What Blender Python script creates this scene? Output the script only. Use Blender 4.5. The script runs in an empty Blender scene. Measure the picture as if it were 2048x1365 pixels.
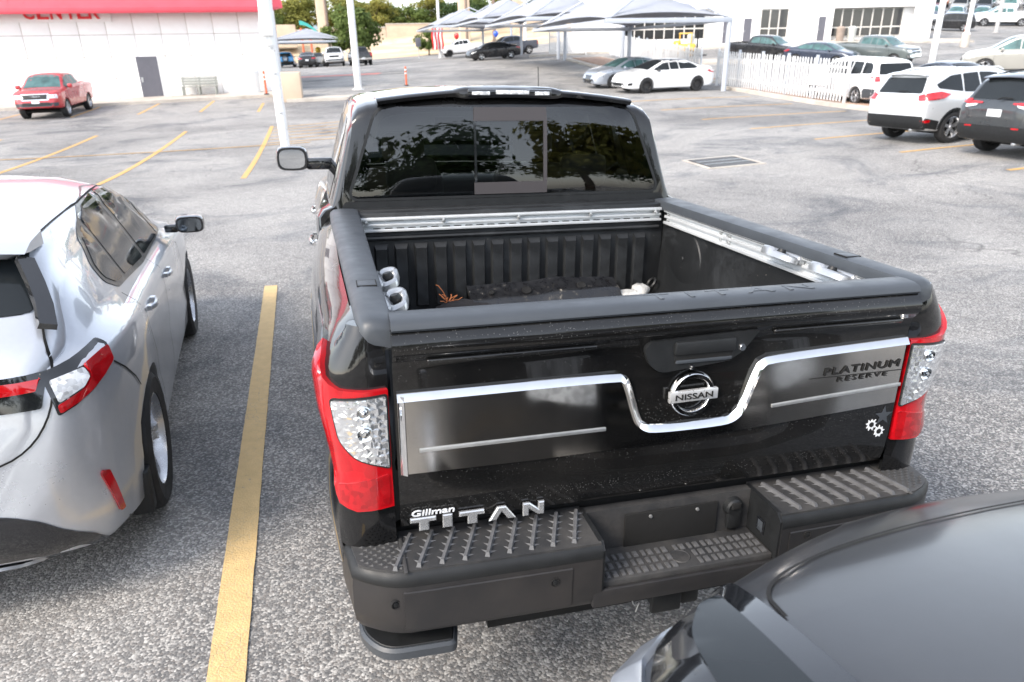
import bpy, bmesh, math, random
import numpy as np
from mathutils import Vector, Matrix, Euler
from mathutils.bvhtree import BVHTree
from mathutils.geometry import delaunay_2d_cdt

random.seed(7)
scn = bpy.context.scene
col = scn.collection
R = math.radians

# ------------------------------------------------------------------ camera, sky, sun, exposure
cam_d = bpy.data.cameras.new('camera'); cam = bpy.data.objects.new('camera', cam_d); col.objects.link(cam)
cam_d.sensor_width = 36.0; cam_d.lens = 24.61; cam_d.clip_start = 0.05; cam_d.clip_end = 3000
def cam_basis(yaw, pitch, roll):
    cy, sy = math.cos(yaw), math.sin(yaw)
    f = Vector((sy*math.cos(pitch), cy*math.cos(pitch), -math.sin(pitch)))
    r = Vector((cy, -sy, 0)); u = r.cross(f)
    c, s = math.cos(roll), math.sin(roll)
    return c*r+s*u, -s*r+c*u, f
_r, _u, _f = cam_basis(R(13.9685), R(22.3), R(-1.2))
cam.matrix_world = Matrix(((_r.x, _u.x, -_f.x, -0.83635), (_r.y, _u.y, -_f.y, -1.58840), (_r.z, _u.z, -_f.z, 2.04681), (0, 0, 0, 1)))
cam_d.dof.use_dof = True; cam_d.dof.focus_distance = 2.35; cam_d.dof.aperture_fstop = 4.5
scn.camera = cam

SUN_EL, SUN_AZ = 42.0, -118.0          # elevation, azimuth (from +Y towards +X), degrees
w = bpy.data.worlds.new('World'); scn.world = w; w.use_nodes = True
nt = w.node_tree; nt.nodes.clear()
sky = nt.nodes.new('ShaderNodeTexSky'); sky.sky_type = 'NISHITA'; sky.sun_disc = False
sky.sun_elevation = R(SUN_EL); sky.sun_rotation = R(SUN_AZ)
sky.air_density = 1.0; sky.dust_density = 1.2; sky.ozone_density = 1.0
bg = nt.nodes.new('ShaderNodeBackground'); bg.inputs['Strength'].default_value = 0.15
ow = nt.nodes.new('ShaderNodeOutputWorld')
hsv = nt.nodes.new('ShaderNodeHueSaturation'); hsv.inputs['Saturation'].default_value = 0.42   # thin high haze: a paler sky
nt.links.new(sky.outputs[0], hsv.inputs['Color']); nt.links.new(hsv.outputs[0], bg.inputs[0]); nt.links.new(bg.outputs[0], ow.inputs[0])
sun_d = bpy.data.lights.new('sun', 'SUN'); sun_d.energy = 1.15; sun_d.angle = R(20); sun_d.color = (1.0, 0.88, 0.74)
sun = bpy.data.objects.new('sun', sun_d); col.objects.link(sun)
_d = Vector((math.sin(R(SUN_AZ))*math.cos(R(SUN_EL)), math.cos(R(SUN_AZ))*math.cos(R(SUN_EL)), math.sin(R(SUN_EL))))
sun.rotation_euler = (-_d).to_track_quat('-Z', 'Y').to_euler(); sun.location = (0, 0, 40)
scn.view_settings.view_transform = 'Standard'; scn.view_settings.look = 'None'
scn.view_settings.exposure = 1.80; scn.view_settings.gamma = 1.0
scn.view_settings.use_curve_mapping = False

# ------------------------------------------------------------------ helpers: objects and meshes
def tag(o, label=None, cat=None, group=None, kind=None):
    if label: o['label'] = label
    if cat: o['category'] = cat
    if group: o['group'] = group
    if kind: o['kind'] = kind
    return o
def empty(name, loc=(0, 0, 0), rz=0.0, mat=None):
    o = bpy.data.objects.new(name, None); col.objects.link(o)
    if mat is not None: o.matrix_world = mat
    else: o.location = loc; o.rotation_euler = (0, 0, rz)
    o.empty_display_size = .2
    return o
def link(name, me, parent=None, mw=None):
    o = bpy.data.objects.new(name, me); col.objects.link(o)
    if parent is not None: o.parent = parent
    if mw is not None: o.matrix_local = mw
    return o
def copy_tree(o, parent=None):
    c = o.copy(); col.objects.link(c); c.parent = parent
    for ch in o.children: copy_tree(ch, c)
    return c
def finish(me, smooth=35):
    if smooth:
        me.shade_smooth()
        if smooth < 180: me.set_sharp_from_angle(angle=R(smooth))
class MB:
    """collects simple shapes into one mesh"""
    def __init__(s): s.v = []; s.f = []
    def add(s, v, f, M=None):
        n = len(s.v)
        s.v += [tuple(M @ Vector(p)) if M is not None else tuple(p) for p in v]
        s.f += [tuple(i+n for i in q) for q in f]; return s
    def box(s, x0, x1, y0, y1, z0, z1, M=None, b=0.0):
        if b <= 0:
            v = [(x, y, z) for z in (z0, z1) for y in (y0, y1) for x in (x0, x1)]
            f = [(0, 2, 3, 1), (4, 5, 7, 6), (0, 1, 5, 4), (2, 6, 7, 3), (0, 4, 6, 2), (1, 3, 7, 5)]
            return s.add(v, f, M)
        b = min(b, (x1-x0)*.49, (y1-y0)*.49, (z1-z0)*.49)
        bm = bmesh.new(); bmesh.ops.create_cube(bm, size=1.0)
        for p in bm.verts: p.co = Vector((x0+(p.co.x+.5)*(x1-x0), y0+(p.co.y+.5)*(y1-y0), z0+(p.co.z+.5)*(z1-z0)))
        bmesh.ops.bevel(bm, geom=bm.edges[:], offset=b, segments=2, affect='EDGES', profile=.5)
        bm.verts.index_update()
        s.add([p.co for p in bm.verts], [[q.index for q in f.verts] for f in bm.faces], M); bm.free(); return s
    def prism(s, poly, z0, z1, M=None, b=0.0):
        n = len(poly)
        if b > 0:
            cx = sum(p[0] for p in poly)/n; cy = sum(p[1] for p in poly)/n
            inn = inset(poly, b)
            v = [(x, y, z0) for x, y in poly]+[(x, y, z1-b) for x, y in poly]+[(x, y, z1) for x, y in inn]
            f = [tuple(range(n-1, -1, -1)), tuple(range(2*n, 3*n))]
            for i in range(n):
                j = (i+1) % n; f += [(i, j, n+j, n+i), (n+i, n+j, 2*n+j, 2*n+i)]
            return s.add(v, f, M)
        v = [(x, y, z0) for x, y in poly]+[(x, y, z1) for x, y in poly]
        f = [tuple(range(n-1, -1, -1)), tuple(range(n, 2*n))]+[(i, (i+1) % n, n+(i+1) % n, n+i) for i in range(n)]
        return s.add(v, f, M)
    def rings(s, rings, closed=True, cap=True, M=None):
        m = len(rings[0]); v = [p for r in rings for p in r]; f = []
        for i in range(len(rings)-1):
            for j in range(m if closed else m-1):
                k = (j+1) % m
                f.append((i*m+j, i*m+k, (i+1)*m+k, (i+1)*m+j))
        if cap and closed:
            f.append(tuple(range(m-1, -1, -1))); f.append(tuple((len(rings)-1)*m+j for j in range(m)))
        return s.add(v, f, M)
    def cyl(s, a, b, r0, r1=None, n=12, cap=True):
        r1 = r0 if r1 is None else r1; a = Vector(a); b = Vector(b); d = (b-a).normalized()
        t = Vector((0, 0, 1)) if abs(d.z) < .9 else Vector((1, 0, 0)); u = d.cross(t).normalized(); w_ = d.cross(u)
        rg = [[c+(u*math.cos(2*math.pi*i/n)+w_*math.sin(2*math.pi*i/n))*r for i in range(n)] for c, r in ((a, r0), (b, r1))]
        return s.rings(rg, cap=cap)
    def tube(s, pts, r, n=8, cap=True):
        pts = [Vector(p) for p in pts]; rg = []; pu = None
        for i, p in enumerate(pts):
            d = (pts[min(i+1, len(pts)-1)]-pts[max(i-1, 0)]).normalized()
            if pu is None:
                t = Vector((0, 0, 1)) if abs(d.z) < .9 else Vector((1, 0, 0)); u = d.cross(t).normalized()
            else: u = (pu-d*pu.dot(d)).normalized()
            pu = u; w_ = d.cross(u); rr = r[i] if isinstance(r, (list, tuple)) else r
            rg.append([p+(u*math.cos(2*math.pi*k/n)+w_*math.sin(2*math.pi*k/n))*rr for k in range(n)])
        return s.rings(rg, cap=cap)
    def lathe(s, prof, n=24, axis='X', M=None, closed_prof=False):
        rg = []
        for i in range(n):
            a = 2*math.pi*i/n; c, q = math.cos(a), math.sin(a)
            rg.append([(h, r*c, r*q) if axis == 'X' else ((r*c, h, r*q) if axis == 'Y' else (r*c, r*q, h)) for r, h in prof])
        m = len(prof); v = [p for r in rg for p in r]; f = []
        for i in range(n):
            k = (i+1) % n
            for j in range(m if closed_prof else m-1):
                jj = (j+1) % m; f.append((i*m+j, i*m+jj, k*m+jj, k*m+j))
        return s.add(v, f, M)
    def mesh(s, name, mat=None, smooth=35, fix=True):
        me = bpy.data.meshes.new(name); me.from_pydata([tuple(p) for p in s.v], [], s.f)
        if fix:
            bm = bmesh.new(); bm.from_mesh(me); bmesh.ops.recalc_face_normals(bm, faces=bm.faces); bm.to_mesh(me); bm.free()
        if mat is not None: me.materials.append(mat)
        finish(me, smooth); return me
    def build(s, name, mat, parent=None, smooth=35, mw=None, fix=True):
        return link(name, s.mesh(name, mat, smooth, fix), parent, mw)
def inset(poly, d):
    n = len(poly); out = []
    A = sum(poly[i][0]*poly[(i+1) % n][1]-poly[(i+1) % n][0]*poly[i][1] for i in range(n))
    sg = 1 if A > 0 else -1
    for i in range(n):
        p0, p1, p2 = Vector(poly[i-1][:2]), Vector(poly[i][:2]), Vector(poly[(i+1) % n][:2])
        a = (p1-p0); b = (p2-p1)
        if a.length < 1e-9 or b.length < 1e-9: out.append(tuple(p1)); continue
        a.normalize(); b.normalize()
        na = Vector((-a.y, a.x))*sg; nb = Vector((-b.y, b.x))*sg; m = na+nb
        k = max(.25, 1+na.dot(nb)); out.append(tuple(p1+m*(d/k)))
    return out
def rnd_poly(poly, r, seg=4):
    """round the corners of a 2D polygon; r a number or one per corner"""
    n = len(poly); out = []
    for i in range(n):
        p0, p1, p2 = Vector(poly[i-1]), Vector(poly[i]), Vector(poly[(i+1) % n])
        rr = r[i] if isinstance(r, (list, tuple)) else r
        a = p0-p1; b = p2-p1; rr = min(rr, a.length*.45, b.length*.45)
        if rr < 1e-5: out.append(tuple(p1)); continue
        A = p1+a.normalized()*rr; B = p1+b.normalized()*rr
        for k in range(seg+1):
            t = k/seg; out.append(tuple(A*(1-t)**2+p1*2*t*(1-t)+B*t*t))
    return out
def pchip(keys):
    xs = [k[0] for k in keys]; ys = [k[1] for k in keys]; n = len(xs)
    h = [xs[i+1]-xs[i] for i in range(n-1)]; dl = [(ys[i+1]-ys[i])/h[i] for i in range(n-1)]
    d = [0.0]*n
    for i in range(1, n-1):
        if dl[i-1]*dl[i] > 0:
            w1 = 2*h[i]+h[i-1]; w2 = h[i]+2*h[i-1]; d[i] = (w1+w2)/(w1/dl[i-1]+w2/dl[i])
    d[0] = dl[0]; d[-1] = dl[-1]
    def fn(x):
        if x <= xs[0]: return ys[0]
        if x >= xs[-1]: return ys[-1]
        i = 0
        while x > xs[i+1]: i += 1
        t = (x-xs[i])/h[i]; a = t*t*(3-2*t)
        return ys[i]*(1-a)+ys[i+1]*a+h[i]*(d[i]*(t**3-2*t*t+t)+d[i+1]*(t**3-t*t))
    return fn
def boolean(me, cutter, op='DIFFERENCE', keep_mats=True):
    a = bpy.data.objects.new('tmp_a', me); b = bpy.data.objects.new('tmp_b', cutter)
    col.objects.link(a); col.objects.link(b)
    m = a.modifiers.new('b', 'BOOLEAN'); m.object = b; m.operation = op; m.solver = 'EXACT'
    dg = bpy.context.evaluated_depsgraph_get(); ev = a.evaluated_get(dg)
    out = bpy.data.meshes.new_from_object(ev, depsgraph=dg)
    bpy.data.objects.remove(a); bpy.data.objects.remove(b)
    return out
def bvh_of(me):
    me.calc_loop_triangles()
    return BVHTree.FromPolygons([v.co for v in me.vertices], [tuple(t.vertices) for t in me.loop_triangles])
PLANES = {  # (u,v) -> ray origin, direction
    'right': lambda u, v: (Vector((4, u, v)), Vector((-1, 0, 0))),
    'left': lambda u, v: (Vector((-4, u, v)), Vector((1, 0, 0))),
    'rear': lambda u, v: (Vector((u, -9, v)), Vector((0, 1, 0))),
    'front': lambda u, v: (Vector((u, 9, v)), Vector((0, -1, 0))),
    'top': lambda u, v: (Vector((u, v, 6)), Vector((0, 0, -1)))}
def on_surface(bvh, plane, u, v):
    o, d = PLANES[plane](u, v); h = bvh.ray_cast(o, d)
    if h[0] is None:
        # step to the nearest surface point
        q = o+d*(4-abs(0)) if plane in ('right', 'left') else o+d*6
        if plane == 'top': q = Vector((u, v, 1.0))
        elif plane in ('rear', 'front'): q = Vector((u, o.y+d.y*6.8, v))
        else: q = Vector((o.x+d.x*3.1, u, v))
        h = bvh.find_nearest(q)
    p, n = h[0], h[1]
    if n.dot(d) > 0: n = -n
    return p, n
def cdt(poly, cell):
    xs = [p[0] for p in poly]; ys = [p[1] for p in poly]
    pts = []; n0 = len(poly)
    for i in range(n0):
        a = Vector(poly[i]); b = Vector(poly[(i+1) % n0]); k = max(1, int((b-a).length/cell))
        for j in range(k): pts.append(a.lerp(b, j/k))
    n = len(pts); edges = [(i, (i+1) % n) for i in range(n)]
    x = min(xs)+cell*.5
    allp = list(pts)
    while x < max(xs):
        y = min(ys)+cell*.5
        while y < max(ys): allp.append(Vector((x, y))); y += cell
        x += cell
    r = delaunay_2d_cdt(allp, edges, [], 1, 1e-5)
    used = sorted({i for f in r[2] for i in f}); mp = {o: i for i, o in enumerate(used)}
    return [r[0][i] for i in used], [[mp[i] for i in f] for f in r[2]]
def patch_mesh(name, fn, poly, mat, off=.004, cell=.05, skirt=.012, smooth=40):
    """a sheet with thickness: 2D polygon (CDT) laid on a surface; fn(u,v) -> point, normal"""
    v2, fs = cdt(poly, cell)
    base = [fn(p.x, p.y) for p in v2]
    cnt = {}
    for f in fs:
        for i in range(len(f)):
            e = (f[i], f[(i+1) % len(f)]); k = (min(e), max(e)); cnt[k] = cnt.get(k, 0)+1
    V = [p+n*off for p, n in base]; F = [tuple(f) for f in fs]; idx = {}
    for (a, b), c in cnt.items():
        if c == 1:
            for q in (a, b):
                if q not in idx: idx[q] = len(V); V.append(base[q][0]-base[q][1]*(skirt-off))
            F.append((a, b, idx[b], idx[a]))
    me = bpy.data.meshes.new(name); me.from_pydata([tuple(p) for p in V], [], F)
    bm = bmesh.new(); bm.from_mesh(me); bmesh.ops.recalc_face_normals(bm, faces=bm.faces)
    # outward
    s = 0.0
    bm.faces.ensure_lookup_table()
    for i in range(min(len(fs), len(bm.faces))):
        f = bm.faces[i]; s += f.normal.dot(base[fs[i][0]][1])
    if s < 0: bmesh.ops.reverse_faces(bm, faces=bm.faces)
    bm.to_mesh(me); bm.free()
    me.materials.append(mat); finish(me, smooth); return me
def surf(bvh, plane): return lambda u, v: on_surface(bvh, plane, u, v)
def patch(name, bvh, plane, poly, mat, parent, off=.004, cell=.06, skirt=.012):
    return link(name, patch_mesh(name, surf(bvh, plane), poly, mat, off, cell, skirt), parent)
def seam(name, bvh, plane, line, mat, parent, wd=.007, off=.0015, cell=.05):
    pts = []
    for i in range(len(line)-1):
        a, b = Vector(line[i]), Vector(line[i+1]); k = max(1, int((b-a).length/cell))
        for j in range(k): pts.append(a.lerp(b, j/k))
    pts.append(Vector(line[-1])); V = []; F = []
    for i, p in enumerate(pts):
        d = (pts[min(i+1, len(pts)-1)]-pts[max(i-1, 0)]); d.normalize(); n2 = Vector((-d.y, d.x))*wd*.5
        for q in (p-n2, p+n2):
            P, N = on_surface(bvh, plane, q.x, q.y); V.append(tuple(P+N*off))
        if i: F.append((2*i-2, 2*i-1, 2*i+1, 2*i))
    me = bpy.data.meshes.new(name); me.from_pydata(V, [], F); me.materials.append(mat); finish(me, 180)
    return link(name, me, parent)
def text_mesh(name, s, size, ext, mat, bevel=0.0, shear=0.0, space=1.0):
    c = bpy.data.curves.new(name, 'FONT'); c.body = s; c.size = size; c.extrude = ext; c.bevel_depth = bevel; c.shear = shear
    c.space_character = space; c.resolution_u = 4
    o = bpy.data.objects.new('tmp_text', c); col.objects.link(o)
    dg = bpy.context.evaluated_depsgraph_get(); me = bpy.data.meshes.new_from_object(o.evaluated_get(dg), depsgraph=dg)
    bpy.data.objects.remove(o); me.materials.clear(); me.materials.append(mat); me.name = name
    return me
def fit_text(me, w, h):
    xs = [v.co.x for v in me.vertices]; ys = [v.co.y for v in me.vertices]
    sx = w/(max(xs)-min(xs)); sy = h/(max(ys)-min(ys)); x0 = min(xs); y0 = min(ys)
    for v in me.vertices: v.co.x = (v.co.x-x0)*sx; v.co.y = (v.co.y-y0)*sy
    return me

# ------------------------------------------------------------------ materials (all procedural)
class N:
    def __init__(s, name):
        s.m = bpy.data.materials.new(name); s.m.use_nodes = True; s.t = s.m.node_tree
        s.b = s.t.nodes['Principled BSDF']; s.out = s.t.nodes['Material Output']
    def n(s, typ, **k):
        o = s.t.nodes.new(typ)
        for a, b in k.items(): setattr(o, a, b)
        return o
    def l(s, a, b): s.t.links.new(a, b)
    def pos(s, obj=True):
        if obj: return s.n('ShaderNodeTexCoord').outputs['Object']
        return s.n('ShaderNodeNewGeometry').outputs['Position']
    def noise(s, vec, scale, detail=4, rough=.55, dist=0.0):
        o = s.n('ShaderNodeTexNoise'); s.l(vec, o.inputs['Vector']); o.inputs['Scale'].default_value = scale
        o.inputs['Detail'].default_value = detail; o.inputs['Roughness'].default_value = rough; o.inputs['Distortion'].default_value = dist
        return o.outputs['Fac']
    def voro(s, vec, scale, feature='F1', out='Color', rnd=1.0):
        o = s.n('ShaderNodeTexVoronoi', feature=feature); s.l(vec, o.inputs['Vector']); o.inputs['Scale'].default_value = scale
        o.inputs['Randomness'].default_value = rnd
        return o.outputs[out]
    def ramp(s, fac, stops):
        o = s.n('ShaderNodeValToRGB'); s.l(fac, o.inputs['Fac']); e = o.color_ramp.elements
        while len(e) < len(stops): e.new(.5)
        for i, (p, c) in enumerate(stops):
            e[i].position = p; e[i].color = (c, c, c, 1) if not isinstance(c, (tuple, list)) else (*c[:3], 1)
        return o.outputs['Color']
    def mix(s, fac, a, b, mode='MIX'):
        o = s.n('ShaderNodeMix', data_type='RGBA', blend_type=mode)
        for v, i in ((fac, 0), (a, 6), (b, 7)):
            if isinstance(v, (int, float)):
                o.inputs[i].default_value = v if i == 0 else (v, v, v, 1)
            elif isinstance(v, tuple): o.inputs[i].default_value = (*v[:3], 1)
            else: s.l(v, o.inputs[i])
        return o.outputs[2]
    def math(s, op, a, b=0.0):
        o = s.n('ShaderNodeMath', operation=op)
        for v, i in ((a, 0), (b, 1)):
            if isinstance(v, (int, float)): o.inputs[i].default_value = v
            else: s.l(v, o.inputs[i])
        return o.outputs[0]
    def bump(s, h, strength=.3, dist=.01):
        o = s.n('ShaderNodeBump'); o.inputs['Strength'].default_value = strength; o.inputs['Distance'].default_value = dist
        s.l(h, o.inputs['Height']); s.l(o.outputs[0], s.b.inputs['Normal']); return o
    def set(s, **k):
        for a, v in k.items():
            i = s.b.inputs[a.replace('_', ' ')]
            if isinstance(v, (int, float)): i.default_value = v
            elif isinstance(v, tuple): i.default_value = (*v[:3], 1)
            else: s.l(v, i)
        return s
def plain(name, c, rough=.5, metal=0.0, coat=0.0, var=.12, scale=6.0, bump=0.0, spec=.5):
    k = N(name); p = k.pos(); f = k.noise(p, scale, 5)
    lo = tuple(x*(1-var) for x in c); hi = tuple(min(1, x*(1+var)) for x in c)
    k.set(Base_Color=k.ramp(f, [(.3, lo), (.7, hi)]), Roughness=k.ramp(k.noise(p, scale*2.3, 3), [(.3, max(0, rough-.07)), (.7, min(1, rough+.07))]), Metallic=metal)
    k.b.inputs['Coat Weight'].default_value = coat; k.b.inputs['Specular IOR Level'].default_value = spec; k.b.inputs['Coat Roughness'].default_value = .04
    if bump: k.bump(k.noise(p, scale*30, 3), bump, .002)
    return k.m
def paint(name, c, metal=0.0, rough=.3, dust=.06, coat=1.0, dustc=(.34, .31, .27), specks=0.0, crough=.03):
    k = N(name); p = k.pos(); n1 = k.noise(p, 2.2, 6, .65); n2 = k.noise(p, 45, 3)
    d = k.math('MULTIPLY', k.ramp(n1, [(.35, 0.0), (.75, 1.0)]), dust)
    base = k.mix(k.math('MULTIPLY', n2, .25 if metal else .0), c, tuple(min(1, x*1.35+.01) for x in c))
    base = k.mix(d, base, dustc)
    if specks:
        v = k.n('ShaderNodeTexVoronoi', feature='F1'); k.l(p, v.inputs['Vector']); v.inputs['Scale'].default_value = 170
        sp = k.ramp(v.outputs['Distance'], [(.16, 1.0), (.26, 0.0)])
        keep = k.ramp(k.voro(p, 170, out='Color'), [(.60, 0.0), (.66, 1.0)])
        big = k.ramp(k.noise(p, 5, 6, .7), [(.38, .15), (.66, 1.0)])
        sp = k.math('MULTIPLY', k.math('MULTIPLY', sp, keep), big)
        base = k.mix(k.math('MULTIPLY', sp, specks), base, (.5, .5, .48))
    k.set(Base_Color=base, Metallic=metal, Roughness=k.ramp(n1, [(.3, max(.02, rough-.08)), (.8, rough+.12)]))
    k.b.inputs['Coat Weight'].default_value = coat; k.b.inputs['Coat Roughness'].default_value = crough
    if max(c) < .02: k.b.inputs['Specular IOR Level'].default_value = .1
    return k.m
def tinted(name, tint, refl_rough=.0, ior=1.5):
    k = N(name); t = k.t; t.nodes.remove(k.b)
    tr = k.n('ShaderNodeBsdfTransparent'); tr.inputs[0].default_value = (*tint, 1)
    gl = k.n('ShaderNodeBsdfGlossy'); gl.inputs['Roughness'].default_value = refl_rough
    fr = k.n('ShaderNodeFresnel'); fr.inputs[0].default_value = ior
    f2 = k.math('ADD', k.math('MULTIPLY', fr.outputs[0], 1.15), .03)
    mx = k.n('ShaderNodeMixShader'); k.l(f2, mx.inputs[0]); k.l(tr.outputs[0], mx.inputs[1]); k.l(gl.outputs[0], mx.inputs[2])
    k.l(mx.outputs[0], k.out.inputs[0]); return k.m
def lens(name, c, rough=.08, scale=42, pat=.65):
    k = N(name); p = k.pos()
    f = k.voro(p, scale, out='Color'); wv = k.n('ShaderNodeSeparateColor'); k.l(f, wv.inputs[0])
    big = k.noise(p, 14, 3)
    k.set(Base_Color=k.mix(k.math('MULTIPLY', k.ramp(k.math('ADD', k.math('MULTIPLY', wv.outputs[0], .5), k.math('MULTIPLY', big, .5)), [(.3, 0.0), (.75, 1.0)]), pat), c, tuple(x*.30 for x in c)), Roughness=rough)
    k.b.inputs['Coat Weight'].default_value = 1.0; k.b.inputs['Coat Roughness'].default_value = .02
    k.bump(wv.outputs[0], .15, .004); return k.m
M = {}
M['black_paint'] = paint('black_paint', (.004, .0043, .005), 0, .22, .03, specks=.0)
M['tailgate_paint'] = paint('tailgate_paint', (.004, .0042, .0045), 0, .22, .03, specks=.26)
M['silver'] = paint('silver_paint', (.50, .52, .555), .5, .32, .02)
M['grey_paint'] = paint('grey_paint', (.023, .0245, .028), .2, .42, .03, .7, crough=.16)
M['dkgrey_paint'] = paint('dark_grey_paint', (.028, .033, .037), .3, .3, .04)
M['silver_white'] = paint('silver_white_paint', (.60, .62, .64), .25, .32, .03)
M['white_paint'] = paint('white_car_paint', (.78, .79, .80), 0, .3, .03)
M['red_paint'] = paint('red_car_paint', (.42, .012, .018), .1, .3, .04)
M['navy'] = paint('navy_paint', (.02, .03, .055), .2, .3, .05)
M['blackcar'] = paint('black_car_paint', (.012, .013, .016), .1, .25, .06)
M['bluecar'] = paint('blue_car_paint', (.03, .25, .55), .1, .3, .04)
M['tan_car'] = paint('tan_car_paint', (.34, .33, .30), .4, .35, .05)
M['silver2'] = paint('light_silver_paint', (.42, .46, .52), .5, .32, .04)
M['greengrey'] = paint('green_grey_paint', (.10, .12, .12), .3, .34, .08)
M['burgundy'] = paint('burgundy_paint', (.12, .02, .025), .2, .3, .05)
M['orange_paint'] = paint('orange_paint', (.6, .16, .03), .0, .35, .05)
M['glass'] = plain('car_glass', (.014, .017, .019), .04, 0, 0.0, .1, 3, spec=.32)
M['teal_glass'] = plain('teal_car_glass', (.06, .12, .12), .05, 0, 0.0, .45, 2.5, spec=.35)
M['tint'] = tinted('tinted_glass', (.44, .47, .45))
M['tint_clear'] = tinted('clear_glass', (.72, .80, .76))
M['dark_mirror'] = plain('mirror_glass_dark_reflection', (.22, .25, .28), .03, 1.0, 0, .05, 2)  # reflection of dark road put into the mirror's colour
M['mirror'] = plain('mirror_glass', (.75, .77, .78), .02, 1.0, 0, .02, 2)
M['tyre'] = plain('tyre_rubber', (.018, .018, .019), .75, 0, 0, .3, 9, .3)
M['rim'] = plain('alloy_rim', (.55, .56, .58), .28, .9, .3, .1, 8)
M['dark_rim'] = plain('dark_alloy_rim', (.03, .03, .032), .35, .6, .3, .1, 8)
M['chrome'] = plain('chrome', (.80, .80, .80), .07, 1.0, 0, .04, 20)
M['satin'] = paint('satin_chrome_panel', (.56, .54, .505), 1.0, .09, .05, .0, (.3, .28, .25), .5)
M['letter_metal'] = plain('dusty_chrome_letter', (.62, .63, .64), .24, .75, 0, .15, 40)
M['badge_bar'] = plain('satin_badge_bar', (.66, .66, .66), .30, .6, 0, .05, 30)
M['alu'] = plain('aluminium_rail', (.66, .68, .69), .42, .45, 0, .06, 12)
M['cast'] = plain('cast_silver_cleat', (.42, .43, .44), .34, .75, 0, .08, 18)
M['plastic'] = plain('black_plastic', (.013, .014, .015), .48, 0, 0, .2, 14, .25, spec=.35)
M['plastic_grey'] = plain('sky_tinted_black_plastic', (.042, .048, .056), .46, 0, 0, .10, 5)  # bluish lift in the base colour stands in for reflected sky
M['gloss_black'] = plain('gloss_black_plastic', (.010, .011, .013), .10, 0, .8, .1, 9)
M['gap'] = plain('dark_gap', (.004, .004, .004), .9)
M['red_lens'] = lens('red_lens', (.50, .004, .009), .08, 24, .45)
M['red_dark'] = lens('dark_red_lens', (.40, .006, .01), .08, 60, .5)
M['clear_lens'] = lens('clear_lens', (.82, .84, .86), .1, 70, .8)
k = N('faceted_reflector'); p = k.pos(); v = k.n('ShaderNodeTexVoronoi', feature='F1', distance='CHEBYCHEV'); k.l(p, v.inputs['Vector']); v.inputs['Scale'].default_value = 52; v.inputs['Randomness'].default_value = .75
k.set(Base_Color=(.86, .88, .90), Metallic=.85, Roughness=.14); k.b.inputs['Coat Weight'].default_value = 1.0; k.b.inputs['Coat Roughness'].default_value = .02; k.bump(v.outputs['Distance'], .55, .010); M['facet'] = k.m
M['amber'] = lens('amber_lens', (.75, .22, .03))
M['plate'] = plain('licence_plate', (.62, .64, .66), .45, 0, 0, .15, 9)
M['white_plain'] = plain('white_plain', (.80, .80, .79), .6, 0, 0, .05, 4)
M['galv'] = plain('galvanised_steel', (.48, .49, .49), .42, .8, 0, .12, 14)
# ------------------------------------------------------------------ terrain: a gently dished parking lot
TRUCK_ROT = Matrix(((0.99940760, 0.0, 0.03441580), (-0.00141129, 0.99915885, 0.04098284), (-0.03438685, -0.04100713, 0.99856695)))
TRUCK_M = TRUCK_ROT.to_4x4()
_ct = [(x, y, -.0344*x-.0411*y) for x in (-6, -3, 0, 3) for y in (-4, -1, 2, 5, 8)]
_ct += [(8, 9, -.50), (13.4, 12.5, -.28), (-6, 18, -.55), (3, 18, -.62), (-14.4, 40.5, -.1), (-9.7, 42.9, .10), (15.3, 31.4, .1), (21, 25, -.2), (19.8, 34.8, .2), (38.3, 43.8, .95),
        (37.5, 64, 2.5), (44.4, 59.5, 2.5), (14.6, 62.7, 1.5), (17.8, 104, 2.0), (1.4, 103, 1.3), (72, 68, 3.7), (65, 66, 3.4), (-9.6, 60, .5), (76, 80, 5.7), (86, 94, 8.2), (64, 80, 5.0),
        (-60, 0, .6), (-60, 60, .8), (-60, 110, 1.4), (100, -10, 1.2), (105, 60, 4.6), (112, 112, 9.5), (60, 112, 6), (0, -40, 1.0), (60, -40, 1.2), (-60, -40, 1.0), (40, 10, .3)]
_ct = np.array(_ct)
def _tps(r2): return np.where(r2 > 0, .5*r2*np.log(r2+1e-12), 0)
_n = len(_ct); _D = ((_ct[:, None, :2]-_ct[None, :, :2])**2).sum(-1)
_A = np.zeros((_n+3, _n+3)); _A[:_n, :_n] = _tps(_D)+np.eye(_n)*3; _A[:_n, _n] = 1; _A[:_n, _n+1:] = _ct[:, :2]; _A[_n:, :_n] = _A[:_n, _n:].T
_W = np.linalg.solve(_A, np.r_[_ct[:, 2], 0, 0, 0])
def HT(x, y):
    x = min(max(x, -60), 110); yy = min(max(y, -40), 118)
    r2 = (x-_ct[:, 0])**2+(yy-_ct[:, 1])**2
    z = float(_tps(r2) @ _W[:_n]+_W[_n]+_W[_n+1]*x+_W[_n+2]*yy)
    if y > 113:
        t = min(1, (y-113)/18); z += 3.0*t*t*(3-2*t)
    return z
def ground_normal(x, y, e=.6):
    return Vector((-(HT(x+e, y)-HT(x-e, y))/(2*e), -(HT(x, y+e)-HT(x, y-e))/(2*e), 1)).normalized()
def pose(x, y, heading, lift=0.0):
    """matrix that stands a thing on the lot; heading = angle of its +Y from world +Y, degrees, clockwise"""
    n = ground_normal(x, y); a = R(heading); f = Vector((math.sin(a), math.cos(a), 0)); f = (f-n*f.dot(n)).normalized(); r = f.cross(n)
    return Matrix(((r.x, f.x, n.x, x), (r.y, f.y, n.y, y), (r.z, f.z, n.z, HT(x, y)+lift), (0, 0, 0, 1)))

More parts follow.
